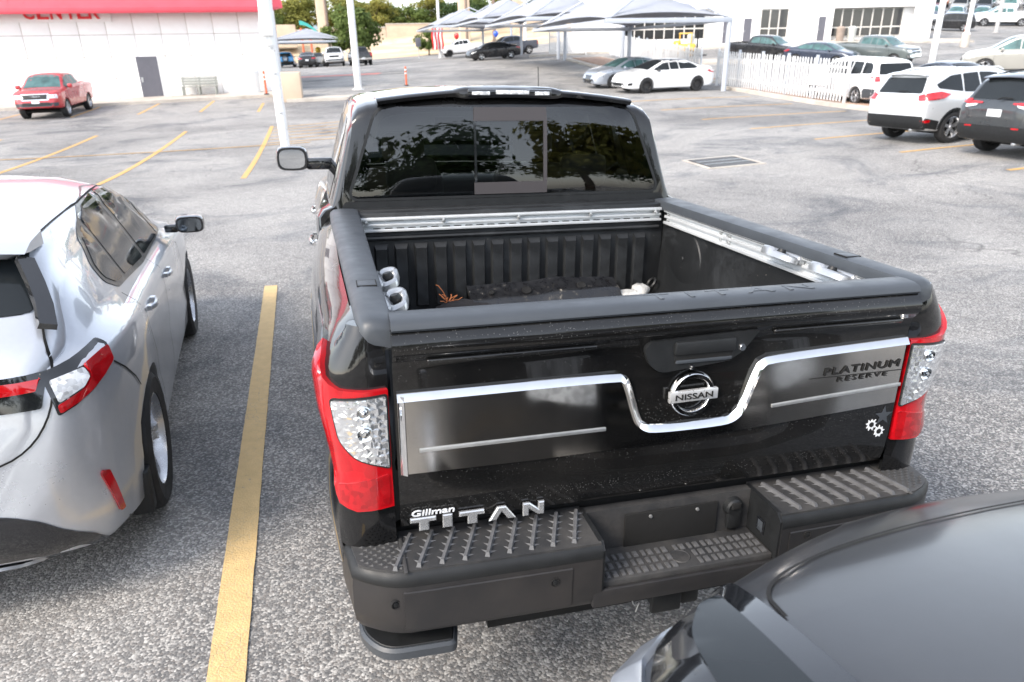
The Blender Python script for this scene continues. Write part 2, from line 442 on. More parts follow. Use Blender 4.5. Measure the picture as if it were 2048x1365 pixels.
def asphalt_colour(k):
    p = k.pos(False)
    big = k.noise(p, .16, 5, .6, .6); mid = k.noise(p, .9, 5, .6); fine = k.noise(p, 9, 4, .6)
    ag = k.n('ShaderNodeTexVoronoi', feature='F1'); k.l(p, ag.inputs['Vector']); ag.inputs['Scale'].default_value = 105
    sep = k.n('ShaderNodeSeparateColor'); k.l(ag.outputs['Color'], sep.inputs[0])
    stone = k.ramp(sep.outputs[0], [(.0, (.028, .030, .034)), (.36, (.075, .076, .078)), (.56, (.21, .206, .198)), (.78, (.44, .425, .40)), (1.0, (.72, .70, .66))])
    brown = k.ramp(sep.outputs[1], [(.55, 0.0), (.95, 1.0)])
    stone = k.mix(k.math('MULTIPLY', brown, .28), stone, (.25, .17, .11))
    tar = k.ramp(mid, [(.30, (.065, .068, .075)), (.52, (.185, .186, .188)), (.72, (.33, .328, .32))])
    worn = k.ramp(big, [(.34, 0.0), (.56, 1.0)])
    c = k.mix(.78, tar, stone)
    c = k.mix(worn, k.mix(.30, c, (.08, .083, .09)), k.mix(.36, c, (.46, .447, .425)))
    stain = k.ramp(k.noise(p, .42, 7, .72, 1.2), [(.28, (.36, .38, .43)), (.40, (.72, .74, .77)), (.50, (1, 1, 1))])
    c = k.mix(1.0, c, stain, 'MULTIPLY')
    c = k.mix(k.math('MULTIPLY', k.ramp(fine, [(.35, 1.0), (.6, 0.0)]), .18), c, (.05, .05, .055))
    # hairline cracks
    w_ = k.n('ShaderNodeTexVoronoi', feature='DISTANCE_TO_EDGE'); 
    wp = k.n('ShaderNodeVectorMath', operation='ADD'); nz = k.n('ShaderNodeTexNoise'); nz.inputs['Scale'].default_value = 1.1; k.l(p, nz.inputs['Vector'])
    k.l(p, wp.inputs[0]); k.l(nz.outputs['Color'], wp.inputs[1]); k.l(wp.outputs[0], w_.inputs['Vector']); w_.inputs['Scale'].default_value = .33
    crack = k.math('MULTIPLY', k.ramp(w_.outputs['Distance'], [(.0, 1.0), (.006, 0.0)]), k.ramp(k.noise(p, .3, 3), [(.5, 0.0), (.6, 1.0)]))
    c = k.mix(k.math('MULTIPLY', crack, .6), c, (.035, .035, .035))
    h = k.math('ADD', k.math('MULTIPLY', sep.outputs[0], .6), k.math('MULTIPLY', ag.outputs['Distance'], -.7))
    return c, h
k = N('asphalt'); _c, _h = asphalt_colour(k)
k.set(Base_Color=_c, Roughness=.82); k.b.inputs['Specular IOR Level'].default_value = .35; k.bump(_h, .55, .006); M['asphalt'] = k.m
def road_paint(name, c, lo, hi, strength=1.0):
    k = N(name); a, h = asphalt_colour(k); p = k.pos(False)
    vc = k.n('ShaderNodeTexVoronoi', feature='DISTANCE_TO_EDGE'); k.l(p, vc.inputs['Vector']); vc.inputs['Scale'].default_value = 19
    wear = k.math('ADD', k.math('MULTIPLY', k.noise(p, 38, 5, .7), .6), k.math('MULTIPLY', k.noise(p, 2.3, 4), .4))
    keep = k.ramp(wear, [(lo, 0.0), (hi, strength)])
    cr = k.ramp(vc.outputs['Distance'], [(.0, .5), (.035, 1.0)])
    keep = k.math('MULTIPLY', keep, k.mix(k.ramp(k.noise(p, 1.2, 3), [(.42, 0.0), (.6, 1.0)]), 1.0, cr))
    cc = k.mix(k.noise(p, 14, 5), tuple(x*.78 for x in c), tuple(min(1, x*1.15) for x in c))
    k.set(Base_Color=k.mix(keep, a, cc), Roughness=.7); k.bump(k.math('ADD', h, k.math('MULTIPLY', keep, .5)), .45, .005); return k.m
M['yellow'] = road_paint('yellow_line_paint', (.61, .43, .20), .30, .40)
M['yellow_far'] = road_paint('worn_yellow_line_paint', (.60, .35, .10), .30, .44, .92)
M['white_line'] = road_paint('worn_white_line_paint', (.6, .56, .48), .36, .54, .7)
M['red_line'] = road_paint('red_kerb_paint', (.62, .16, .12), .34, .48, .85)
k = N('concrete'); p = k.pos(False)
k.set(Base_Color=k.mix(k.ramp(k.noise(p, 30, 4), [(.4, 0.0), (.7, .5)]), k.ramp(k.noise(p, 1.1, 6, .65), [(.3, (.34, .30, .26)), (.55, (.50, .46, .41)), (.75, (.58, .54, .49))]), (.30, .27, .23)), Roughness=.85)
k.bump(k.noise(p, 60, 4), .3, .004); M['concrete'] = k.m
k = N('dirt'); p = k.pos(False)
k.set(Base_Color=k.ramp(k.noise(p, 4, 8, .7), [(.3, (.26, .16, .11)), (.55, (.40, .27, .20)), (.75, (.50, .38, .30))]), Roughness=.95); k.bump(k.noise(p, 25, 5), .6, .03); M['dirt'] = k.m
k = N('dry_grass_bank'); p = k.pos(False)
st = k.n('ShaderNodeMapping'); st.inputs['Scale'].default_value = (.25, 1.6, 1.6); k.l(p, st.inputs[0])
k.set(Base_Color=k.mix(k.ramp(k.noise(p, .5, 6, .7), [(.5, 0.0), (.72, .6)]), k.ramp(k.noise(st.outputs[0], .35, 6, .6), [(.3, (.40, .29, .17)), (.5, (.56, .44, .29)), (.7, (.64, .54, .39))]), (.20, .20, .10)), Roughness=.95); M['bank'] = k.m

def grid_sheet(name, xs, ys, mat, fn, lift=0.0):
    V = [(x, y, fn(x, y)+lift) for y in ys for x in xs]; nx = len(xs)
    F = [(j*nx+i, j*nx+i+1, (j+1)*nx+i+1, (j+1)*nx+i) for j in range(len(ys)-1) for i in range(nx-1)]
    me = bpy.data.meshes.new(name); me.from_pydata(V, [], F); me.materials.append(mat); finish(me, 180)
    return link(name, me)
def axis(a, b, near0, near1, fine, coarse):
    out = []; x = a
    while x < b:
        out.append(x); d = max(0, near0-x, x-near1); x += fine+min(coarse, d*.08)
    out.append(b); return out
_xs = axis(-260, 320, -18, 26, .7, 14); _ys = axis(-160, 113, -8, 48, .7, 10)
tag(grid_sheet('parking_lot', _xs, _ys, M['asphalt'], HT), kind='structure')
tag(grid_sheet('grass_bank', axis(-260, 320, -40, 70, 4, 14), axis(113, 900, 112, 150, 2, 40), M['bank'], lambda x, y: HT(x, y)-(.002 if y < 113.5 else 0)), kind='structure')

def strip(name, a, b, wd, mat, lift=.006, seg=.35, jag=0.0):
    a = Vector((a[0], a[1])); b = Vector((b[0], b[1])); n = max(1, int((b-a).length/seg)); d = (b-a).normalized(); q = Vector((-d.y, d.x))*wd*.5
    V = []; F = []
    for i in range(n+1):
        p = a.lerp(b, i/n)
        j0, j1 = (1+random.uniform(-jag, jag), 1+random.uniform(-jag, jag))
        for s_, j in ((-1, j0), (0, 0), (1, j1)):
            e = p+q*s_*j; V.append((e.x, e.y, HT(e.x, e.y)+lift))
        if i: F += [(3*i-3, 3*i-2, 3*i+1, 3*i), (3*i-2, 3*i-1, 3*i+2, 3*i+1)]
    me = bpy.data.meshes.new(name); me.from_pydata(V, [], F); me.materials.append(mat); finish(me, 180)
    return tag(link(name, me), kind='structure')
def tw(x, y, z=0.0): return TRUCK_M @ Vector((x, y, z))
a = tw(-1.335, -1.2); b = tw(-1.59, 5.95)
strip('painted_line', a, b, .13, M['yellow'], .007, .08, .025)
for x, y0, y1 in ((-11.95, 15, 27.6), (-8.95, 14.5, 27.8), (-5.95, 14, 28.0), (-2.87, 16.3, 28.4)):
    strip('painted_line', (x, y0), (x, y1), .13, M['yellow_far'], .007, .5, .05)
strip('painted_line', (-16, 20.9), (-1.4, 23.4), .10, M['yellow_far'], .012, .5, .05)
for i in range(6):
    strip('painted_line', (-2.8, 23.7+i*.85), (1.8, 24.5+i*.95), .10, M['yellow_far'], .008, .5, .05)
for x, y0, y1 in ((-14.9, 35.4, 40.2), (-11.9, 35.3, 40.2), (-9.1, 35.2, 40.2), (-6.4, 35.0, 40.2), (-3.75, 33.8, 37.6)):
    strip('painted_line', (x, y0), (x, y1), .13, M['yellow_far'], .007, .5, .05)
for y in (9.9, 12.83, 16.05, 19.3, 22.5, 25.9, 29.2):
    strip('painted_line', (12.45, y), (18.6, y+.08), .13, M['yellow_far'], .007, .5, .05)
for i in range(6):
    strip('painted_line', (12.6, 36.5+i*3.0), (18.3, 36.6+i*3.0), .14, M['white_line'], .007, .6, .05)
for i in range(5):
    strip('painted_line', (-2.6, 44.5+i*3.1), (5.5, 44.3+i*3.1), .16, M['white_line'], .007, .6, .05)
for i in range(7):
    strip('painted_line', (28+i*3.0, 33.5), (29.5+i*3.0, 39), .13, M['white_line'], .007, .6, .05)
strip('painted_fire_lane', (-2.4, 58.2), (3.6, 56.2), 1.5, M['red_line'], .009, .5, .1)
strip('painted_line', (3.6, 56.2), (13, 54.5), .25, M['white_line'], .009, .5, .1)

def slab(name, poly, h, mat, bev=.02):
    """a raised kerb or pavement that follows the lot; poly in world XY"""
    n = len(poly); top = []; 
    v2, fs = cdt(poly, 1.2)
    V = [(p.x, p.y, HT(p.x, p.y)+h) for p in v2]; F = [tuple(f) for f in fs]
    cnt = {}
    for f in fs:
        for i in range(len(f)):
            e = (f[i], f[(i+1) % len(f)]); kx = (min(e), max(e)); cnt[kx] = cnt.get(kx, 0)+1
    idx = {}
    for (a, b), c in cnt.items():
        if c == 1:
            for q in (a, b):
                if q not in idx: idx[q] = len(V); V.append((v2[q].x, v2[q].y, HT(v2[q].x, v2[q].y)-.05))
            F.append((a, b, idx[b], idx[a]))
    me = bpy.data.meshes.new(name); me.from_pydata(V, [], F)
    bm = bmesh.new(); bm.from_mesh(me); bmesh.ops.recalc_face_normals(bm, faces=bm.faces); bm.to_mesh(me); bm.free()
    me.materials.append(mat); finish(me, 40); return tag(link(name, me), kind='structure')
slab('pavement', [(-34, 40.5), (-3.2, 40.55), (-2.9, 40.9), (-2.9, 43.4), (-34, 43.4)], .14, M['concrete'])
slab('pavement', [(-2.6, 37.3), (4.6, 36.7), (4.6, 37.9), (-2.6, 38.4)], .14, M['concrete'])
slab('kerb', [(19.15, 17.6), (19.5, 17.6), (19.75, 33.0), (19.4, 33.0)], .15, M['concrete'])
slab('planting_bed', [(19.52, 17.6), (21.0, 17.6), (21.0, 33.0), (19.77, 33.0)], .07, M['dirt'])
slab('kerb', [(17.6, 37.6), (21.6, 36.3), (22.3, 58), (19.2, 58.6)], .14, M['concrete'])
slab('planting_bed', [(18.2, 38.3), (21.3, 37.2), (21.9, 57.3), (19.6, 57.8)], .19, M['dirt'])
slab('kerb', [(24.5, 49), (30.5, 47.3), (31.5, 50), (25.4, 52)], .14, M['concrete'])
slab('pavement', [(18, 65.4), (55.5, 53.4), (56.5, 56.2), (19, 68.2)], .16, M['concrete'])

# drain grate in the lot
def drain():
    m = pose(8.43, 14.02, 2); g = empty('drain_grate', mat=m)
    tag(g, 'square steel drain grate with pale collar in the asphalt right of the black pickup', 'drain grate')
    c = MB(); s = .73; t = .65
    for x0, x1, y0, y1 in ((-s, s, -s, -t), (-s, s, t, s), (-s, -t, -t, t), (t, s, -t, t)): c.box(x0, x1, y0, y1, -.05, .022)
    c.build('collar', M['concrete'], g)
    MB().box(-t, t, -t, t, -.05, .008).build('pit', M['gap'], g)
    bar = MB().box(-.010, .010, -.63, .63, .009, .02).mesh('bar', plain('dull_grate_steel', (.13, .135, .14), .6, .4, 0, .2, 9))
    for i in range(31):
        o = link('bar', bar, g); o.location.x = -.57+i*.038
    cb = MB().box(-.6, .6, -.02, .02, .0205, .028).mesh('cross_bar', M['galv'])
    for y in (-.2, .2): link('cross_bar', cb, g).location.y = y
drain()
# ------------------------------------------------------------------ vehicle library
def body_rings(sp, n=64):
    """loft stations along Y.  sp: top, belt, width, sill keys over y; tumble; shoulder"""
    top, belt, wid, sill = (pchip(sp[q]) for q in ('top', 'belt', 'width', 'sill'))
    y0, y1 = sp['width'][0][0], sp['width'][-1][0]; tum = sp.get('tumble', .42); sh = sp.get('shoulder', .045); crown = sp.get('crown', .05)
    ys = set()
    for q in ('top', 'width'):
        for kx in sp[q]: ys.add(round(kx[0], 4))
    for i in range(n+1): ys.add(round(y0+(y1-y0)*(.5-.5*math.cos(math.pi*i/n))*.5+(y1-y0)*i/n*.5, 4))
    for y in sp.get('dense', []): ys.add(round(y, 4))
    ys = sorted(ys); ys = [y for i, y in enumerate(ys) if i == 0 or y-ys[i-1] > .004]
    rings = []
    for y in ys:
        zt, zb, wb, zs = top(y), belt(y), wid(y), sill(y)
        zb = min(zb, zt-.05); zb = max(zb, zs+.06); zt = max(zt, zb+.045)
        h = zt-zb; q = min(1.0, wb/.5); win = wb-sh*q; e = min(sp.get('edge', .10), h*.55)
        wr = max(.12*q, win-tum*max(0, h-.05)-.01*q); cr = crown*min(1, h/.3)+.012
        hb = zb-zs
        half = [(wb*.80, zs), (wb*.93, zs+.012), (wb*.975, zs+min(.05, hb*.2)), (wb*.992, zs+hb*.28), (wb*sp.get('waist', .998), zs+hb*.45),
                (wb, zs+hb*.62), (wb, zs+hb*.78), (wb-.006*q, zb-min(.045, hb*.15)), (wb-sh*.45*q, zb-min(.012, hb*.05)), (win, zb+.004)]
        for t in (.3, .62, .9): half.append((win+(wr-win)*t, zb+.004+(zt-cr-e-zb)*t if (zt-cr-e-zb) > 0 else zb+.004+.01*t))
        zr = max(zt-cr-e, zb+.016)
        half += [(wr-.004, zr), (wr-e*.18, zr+(zt-cr-zr)*.45), (wr-e*.55, zr+(zt-cr-zr)*.8), (wr-e*1.15 if wr > e*1.6 else wr*.5, zt-cr),
                 (wr*.62 if wr > e*3 else wr*.4, zt-cr*.38), (wr*.30, zt-cr*.09), (0, zt)]
        half = [(max(0, x), z) for x, z in half]
        r = [(x, y, z) for x, z in half]+[(-x, y, z) for x, z in reversed(half[:-1])]
        rings.append(r)
    return rings
def body_mesh(sp, mat, n=64):
    return MB().rings(body_rings(sp, n)).mesh('body', mat, 180)
def arch_cutter(axles, track, r, wd=.30):
    c = MB()
    for y in axles:
        for s in (-1, 1):
            c.cyl((s*(track-wd), y, r*.95), (s*(track+.5), y, r*.95), r*1.16, n=28)
    return c.mesh('cut', None, 0)
def tyre_mesh(r, wd, lo=False):
    rr = r*.66; b = wd*.5
    prof = [(rr, -b*.7), (rr*1.03, -b*.92), (r*.90, -b), (r*.975, -b*.86), (r, -b*.6), (r, -b*.18), (r*.985, -b*.16), (r*.985, -b*.08), (r, -b*.06), (r, b*.06), (r*.985, b*.08), (r*.985, b*.16), (r, b*.18), (r, b*.6), (r*.975, b*.86), (r*.90, b), (rr*1.03, b*.92), (rr, b*.7), (rr*.95, b*.2), (rr*.95, -b*.2)]
    return MB().lathe(prof, 20 if lo else 36, 'X', closed_prof=True).mesh('wheel', M['tyre'], 40)
def rim_mesh(r, wd, mat, spokes=5, lo=False, twin=False):
    rr = r*.675; b = wd*.5; m = MB()
    m.lathe([(rr, b*.72), (rr*1.02, b*.86), (rr*.97, b*.90), (rr*.92, b*.62), (rr*.90, -b*.5), (rr, -b*.5)], 20 if lo else 36, 'X', closed_prof=True)
    m.lathe([(0.0001, b*.62), (r*.10, b*.62), (r*.13, b*.5), (r*.14, b*.1), (0.0001, b*.1)], 16, 'X')
    for i in range(spokes):
        for o in ((-.11, .11) if twin else (0,)):
            a = 2*math.pi*i/spokes+o; T = Matrix.Rotation(a, 4, 'X')
            w0, w1 = (r*.035, r*.05) if twin else (r*.075, r*.12)
            hub = r*.09; x1 = b*.66; x0 = b*.32
            v = [(x1-.02, -w0, hub), (x1-.02, w0, hub), (x1, w1, rr*.95), (x1, -w1, rr*.95), (x0, -w0*1.3, hub), (x0, w0*1.3, hub), (x0, w1*1.2, rr*.95), (x0, -w1*1.2, rr*.95)]
            m.add(v, [(0, 1, 2, 3), (7, 6, 5, 4), (0, 4, 5, 1), (1, 5, 6, 2), (2, 6, 7, 3), (3, 7, 4, 0)], T)
    return m.mesh('rim', mat, 30)
def disc_mesh(r, wd):
    b = wd*.5
    return MB().lathe([(0.0001, -b*.05), (r*.62, -b*.05), (r*.62, -b*.3), (0.0001, -b*.3)], 18, 'X').mesh('brake_disc', M['gap'], 40)
def add_wheels(root, axles, track, r, wd, rim, spokes=5, lo=False, twin=False, steer=0.0):
    tm = tyre_mesh(r, wd, lo); rm = rim_mesh(r, wd, rim, spokes, lo, twin); dm = disc_mesh(r, wd)
    for y in axles:
        for s in (1, -1):
            w_ = link('wheel', tm, root); w_.location = (s*(track-wd*.5), y, r)
            w_.rotation_euler = (random.uniform(0, 6), 0, 0 if s > 0 else math.pi)
            link('rim', rm, w_); link('brake_disc', dm, w_)
def mirror_part(root, x, y, z, mat, w_=.20, h=.13, side=1, glass=None, d=.10, arm=.10):
    m = MB(); rg = []
    for t, k_ in ((0, .55), (.12, .86), (.35, 1.0), (.75, .97), (1, .9)):
        rr = []
        for i in range(16):
            a = 2*math.pi*i/16; c, q = math.cos(a), math.sin(a)
            e = .55
            X = math.copysign(abs(c)**e, c)*w_*.5*k_; Z = math.copysign(abs(q)**e, q)*h*.5*k_
            rr.append((side*(x+w_*.5)+X*1, y+d*(1-t)-.0, z+Z))
        rg.append(rr)
    m.rings(rg)
    o = m.build('mirror', mat, root, 50)
    MB().box(*(sorted((side*(x-arm), side*(x+.02)))), y+.02, y+.07, z-h*.45, z+h*.02, b=.015).build('mirror_arm', M['gloss_black'], o)
    rr = []
    for i in range(16):
        a = 2*math.pi*i/16; c, q = math.cos(a), math.sin(a)
        rr.append((side*(x+w_*.5)+math.copysign(abs(c)**.6, c)*w_*.385, math.copysign(abs(q)**.6, q)*h*.37))
    g = MB(); g.v = [(a_, y-.006, b_+z) for a_, b_ in rr]+[(a_, y+.004, b_+z) for a_, b_ in rr]
    g.f = [tuple(range(16)), tuple(range(31, 15, -1))]+[(i, (i+1) % 16, 16+(i+1) % 16, 16+i) for i in range(16)]
    g.build('mirror_glass', glass or M['mirror'], o, 30)
    return o
def handle_part(root, bvh, y, z, mat, side='right', ln=.20):
    s = 1 if side == 'right' else -1
    P, Nn = on_surface(bvh, side, y, z)
    m = MB(); rg = []
    for t in (-1, -.85, -.5, 0, .5, .85, 1):
        r = .016*(1-.35*abs(t)**3); cx = P.x+s*(.012+.020*(1-abs(t)**2.5))
        rg.append([(cx+math.cos(a)*r*.7, y+t*ln*.5, z+math.sin(a)*r) for a in [2*math.pi*i/8 for i in range(8)]])
    m.rings(rg)
    for t in (-.8, .8): m.box(P.x-.01 if s > 0 else P.x-.022, P.x+.022 if s > 0 else P.x+.01, y+t*ln*.5-.02, y+t*ln*.5+.02, z-.012, z+.012)
    return m.build('door_handle', mat, root, 50)
def mirror_poly(p): return [(-x, y) for x, y in reversed(p)]
CACHE = {}
def build_car(name, sp, paint_m, label, cat, group, mat_world=None, scale=1.0, glass=None, rim=None, lo=True, key=None, extra=None):
    """generic parked car; sp holds the profile curves and the panel polygons"""
    root = empty(name); tag(root, label, cat, group)
    if mat_world is not None: root.matrix_world = mat_world @ Matrix.Scale(scale, 4)
    glass = glass or M['glass']; kk = (key or name)
    if kk not in CACHE:
        solid = body_mesh(sp, paint_m, 40 if lo else 72); bv = bvh_of(solid)
        cut = arch_cutter(sp['axles'], sp['track'], sp['r'], sp.get('arch_depth', .30))
        body = boolean(solid, cut)
        if sp.get('bed'):
            x, ya, yb, z = sp['bed']; body = boolean(body, MB().box(-x, x, ya, yb, z, 3).mesh('cut', None, 0))
        body.materials.clear(); body.materials.append(paint_m); finish(body, 38)
        CACHE[kk] = (body, bv)
    body, bv = CACHE[kk]
    if body.materials[0] != paint_m:
        body = body.copy(); body.materials[0] = paint_m
    link('body', body, root)
    for nm, plane, poly, mt, off in sp['panels']:
        mt_ = {'glass': glass, 'paint': paint_m}.get(mt) or M[mt]
        ck = (kk, nm, plane, tuple(poly[0]), mt, glass.name if mt == 'glass' else paint_m.name)
        for pl, po in (((plane, poly),) if plane != 'right' else (('right', poly), ('left', poly))):
            c2 = ck+(pl,)
            if c2 not in CACHE: CACHE[c2] = patch_mesh(nm, surf(bv, pl), po, mt_, off, .10 if lo else .05)
            link(nm, CACHE[c2], root)
    for plane, line in sp.get('seams', []):
        for pl in (('right', 'left') if plane == 'side' else (plane,)):
            c2 = (kk, 'seam', pl, tuple(line[0]), tuple(line[-1]))
            if c2 not in CACHE: o = seam('panel_gap', bv, pl, line, M['gap'], root, .007, .0015 if lo else .004); CACHE[c2] = o.data
            else: link('panel_gap', CACHE[c2], root)
    add_wheels(root, sp['axles'], sp['track'], sp['r'], sp.get('tw', .21), rim or M['rim'], sp.get('spokes', 5), lo, sp.get('twin', False))
    if sp.get('mirror'):
        x, y, z, mw, mh = sp['mirror']
        for s in (1, -1): mirror_part(root, x, y, z, paint_m if not sp.get('black_mirror') else M['gloss_black'], mw, mh, s)
    if not lo or sp.get('handles_lo'):
        for y, z in sp.get('handles', []):
            for s in ('right', 'left'): handle_part(root, bv, y, z, sp.get('handle_mat') or paint_m, s)
    MB().box(-sp['track']+.25, sp['track']-.25, sp['axles'][0]-.3, sp['axles'][-1]+.3, sp['r']*.62, sp['r']*.9).build('underbody', M['gap'], root)
    if extra: extra(root, bv)
    return root, bv
# profiles (metres; y forward, origin on the ground midway between the axles)
def spec_sedan():
    P = dict(axles=(-1.40, 1.40), track=.915, r=.335, tw=.225, tumble=.50, shoulder=.05,
      top=[(-2.43, .70), (-2.41, .86), (-2.36, 1.00), (-2.25, 1.09), (-1.85, 1.13), (-1.6, 1.165), (-1.25, 1.30), (-.85, 1.41), (-.3, 1.445), (.15, 1.435), (.5, 1.38), (.95, 1.20), (1.3, 1.02), (1.45, .985), (1.9, .90), (2.2, .80), (2.36, .66), (2.42, .54), (2.45, .46)],
      belt=[(-2.43, .62), (-2.3, .92), (-1.9, 1.00), (-1.2, .99), (0, .95), (1.0, .92), (1.5, .89), (2.0, .80), (2.3, .62), (2.45, .40)],
      width=[(-2.43, .62), (-2.40, .74), (-2.32, .83), (-2.1, .885), (-1.4, .918), (0, .912), (1.0, .915), (1.5, .912), (1.95, .87), (2.2, .78), (2.36, .66), (2.43, .52), (2.45, .46)],
      sill=[(-2.43, .46), (-2.38, .30), (-2.0, .22), (-1.0, .19), (1.0, .19), (2.0, .20), (2.4, .24), (2.45, .30)])
    P['panels'] = [
      ('side_window', 'right', rnd_poly([(.12, 1.0), (.12, 1.345), (-.05, 1.385), (-.35, 1.395), (-.35, 1.005)][::1], .03), 'glass', .004),
      ('side_window', 'right', rnd_poly([(.16, .985), (.16, 1.34), (.40, 1.30), (.98, 1.03), (1.0, .985)], [.02, .03, .05, .04, .02]), 'glass', .004),
      ('side_window', 'right', rnd_poly([(-.39, 1.01), (-.39, 1.39), (-.75, 1.36), (-1.30, 1.16), (-1.42, 1.06), (-1.2, 1.02)], [.02, .03, .06, .05, .04, .03]), 'glass', .004),
      ('windscreen', 'top', rnd_poly([(-.70, 1.28), (.70, 1.28), (.53, .42), (.3, .36), (-.3, .36), (-.53, .42)], .08), 'glass', .004),
      ('rear_window', 'top', rnd_poly([(-.63, -1.56), (-.52, -.92), (.52, -.92), (.63, -1.56), (.3, -1.62), (-.3, -1.62)], .06), 'glass', .004),
      ('headlight', 'right', rnd_poly([(2.30, .62), (2.0, .74), (1.78, .80), (1.95, .68), (2.25, .58)], .03), 'clear_lens', .006),
      ('grille', 'front', rnd_poly([(-.52, .46), (-.58, .33), (-.4, .24), (.4, .24), (.58, .33), (.52, .46)], .03), 'plastic', .006),
      ('tail_light', 'right', rnd_poly([(-2.32, .92), (-2.05, .97), (-1.85, .93), (-2.05, .84), (-2.33, .80)], .03), 'red_lens', .006),
      ('tail_light', 'rear', rnd_poly([(.45, .80), (.80, .80), (.80, .93), (.5, .90)], .02), 'red_lens', .006),
      ('tail_light', 'rear', rnd_poly([(-.8, .80), (-.45, .80), (-.5, .90), (-.80, .93)], .02), 'red_lens', .006),
      ('licence_plate', 'rear', [(-.16, .62), (.16, .62), (.16, .76), (-.16, .76)], 'plate', .01)]
    P['seams'] = [('side', [(1.02, .95), (1.06, .6), (.98, .28)]), ('side', [(-.37, 1.0), (-.36, .5), (-.42, .26)]), ('side', [(-1.25, 1.0), (-1.12, .78), (-.98, .45), (-.98, .26)])]
    P['mirror'] = (.90, .80, .99, .17, .12); P['handles'] = [(-.2, .84), (-1.05, .86)]
    return P
def spec_suv():
    P = dict(axles=(-1.33, 1.33), track=.915, r=.365, tw=.235, tumble=.36, shoulder=.05, crown=.045,
      top=[(-2.27, .72), (-2.255, .98), (-2.21, 1.10), (-2.10, 1.32), (-1.98, 1.54), (-1.88, 1.615), (-1.5, 1.655), (-.6, 1.685), (.1, 1.665), (.45, 1.60), (.85, 1.38), (1.2, 1.16), (1.35, 1.115), (1.8, 1.04), (2.1, .95), (2.24, .80), (2.29, .62), (2.31, .52)],
      belt=[(-2.27, .66), (-2.2, 1.05), (-2.0, 1.12), (-1.2, 1.10), (0, 1.06), (1.0, 1.03), (1.5, 1.0), (1.95, .92), (2.2, .74), (2.31, .46)],
      width=[(-2.27, .70), (-2.25, .80), (-2.18, .875), (-1.95, .908), (-1.33, .925), (0, .915), (1.3, .92), (1.8, .89), (2.1, .80), (2.25, .67), (2.31, .52)],
      sill=[(-2.27, .50), (-2.22, .38), (-1.9, .30), (-1.0, .26), (1.0, .26), (2.0, .28), (2.31, .36)])
    P['panels'] = [
      ('side_window', 'right', rnd_poly([(.08, 1.12), (.08, 1.53), (-.2, 1.565), (-.5, 1.575), (-.5, 1.13)], .03), 'glass', .004),
      ('side_window', 'right', rnd_poly([(.12, 1.11), (.12, 1.525), (.35, 1.48), (.92, 1.16), (.95, 1.10)], [.02, .03, .05, .04, .02]), 'glass', .004),
      ('side_window', 'right', rnd_poly([(-.55, 1.135), (-.55, 1.575), (-1.02, 1.56), (-1.08, 1.16)], .03), 'glass', .004),
      ('side_window', 'right', rnd_poly([(-1.12, 1.17), (-1.08, 1.555), (-1.40, 1.53), (-1.88, 1.35), (-1.82, 1.26)], [.02, .03, .06, .05, .04]), 'glass', .004),
      ('windscreen', 'top', rnd_poly([(-.73, 1.20), (.73, 1.20), (.58, .40), (.3, .33), (-.3, .33), (-.58, .40)], .08), 'glass', .004),
      ('rear_window', 'rear', rnd_poly([(-.66, 1.16), (.66, 1.16), (.56, 1.50), (-.56, 1.50)], .06), 'glass', .005),
      ('headlight', 'right', rnd_poly([(2.12, .82), (1.9, .90), (1.68, .93), (1.82, .80), (2.1, .74)], .03), 'clear_lens', .006),
      ('grille', 'front', rnd_poly([(-.52, .74), (-.58, .60), (-.5, .42), (.5, .42), (.58, .60), (.52, .74)], .04), 'plastic', .006),
      ('rear_bumper', 'rear', rnd_poly([(-.86, .36), (.86, .36), (.83, .66), (-.83, .66)], .04), 'plastic', .014),
      ('licence_plate', 'rear', [(-.16, .84), (.16, .84), (.16, .98), (-.16, .98)], 'plate', .014)]
    P['seams'] = [('side', [(1.0, 1.05), (1.04, .7), (.95, .32)]), ('side', [(-.52, 1.1), (-.52, .5), (-.55, .32)]), ('side', [(-1.15, 1.12), (-1.05, .85), (-.90, .5), (-.90, .32)])]
    P['mirror'] = (.90, .74, 1.12, .19, .15); P['handles'] = [(-.33, .98), (-.98, 1.0)]
    return P
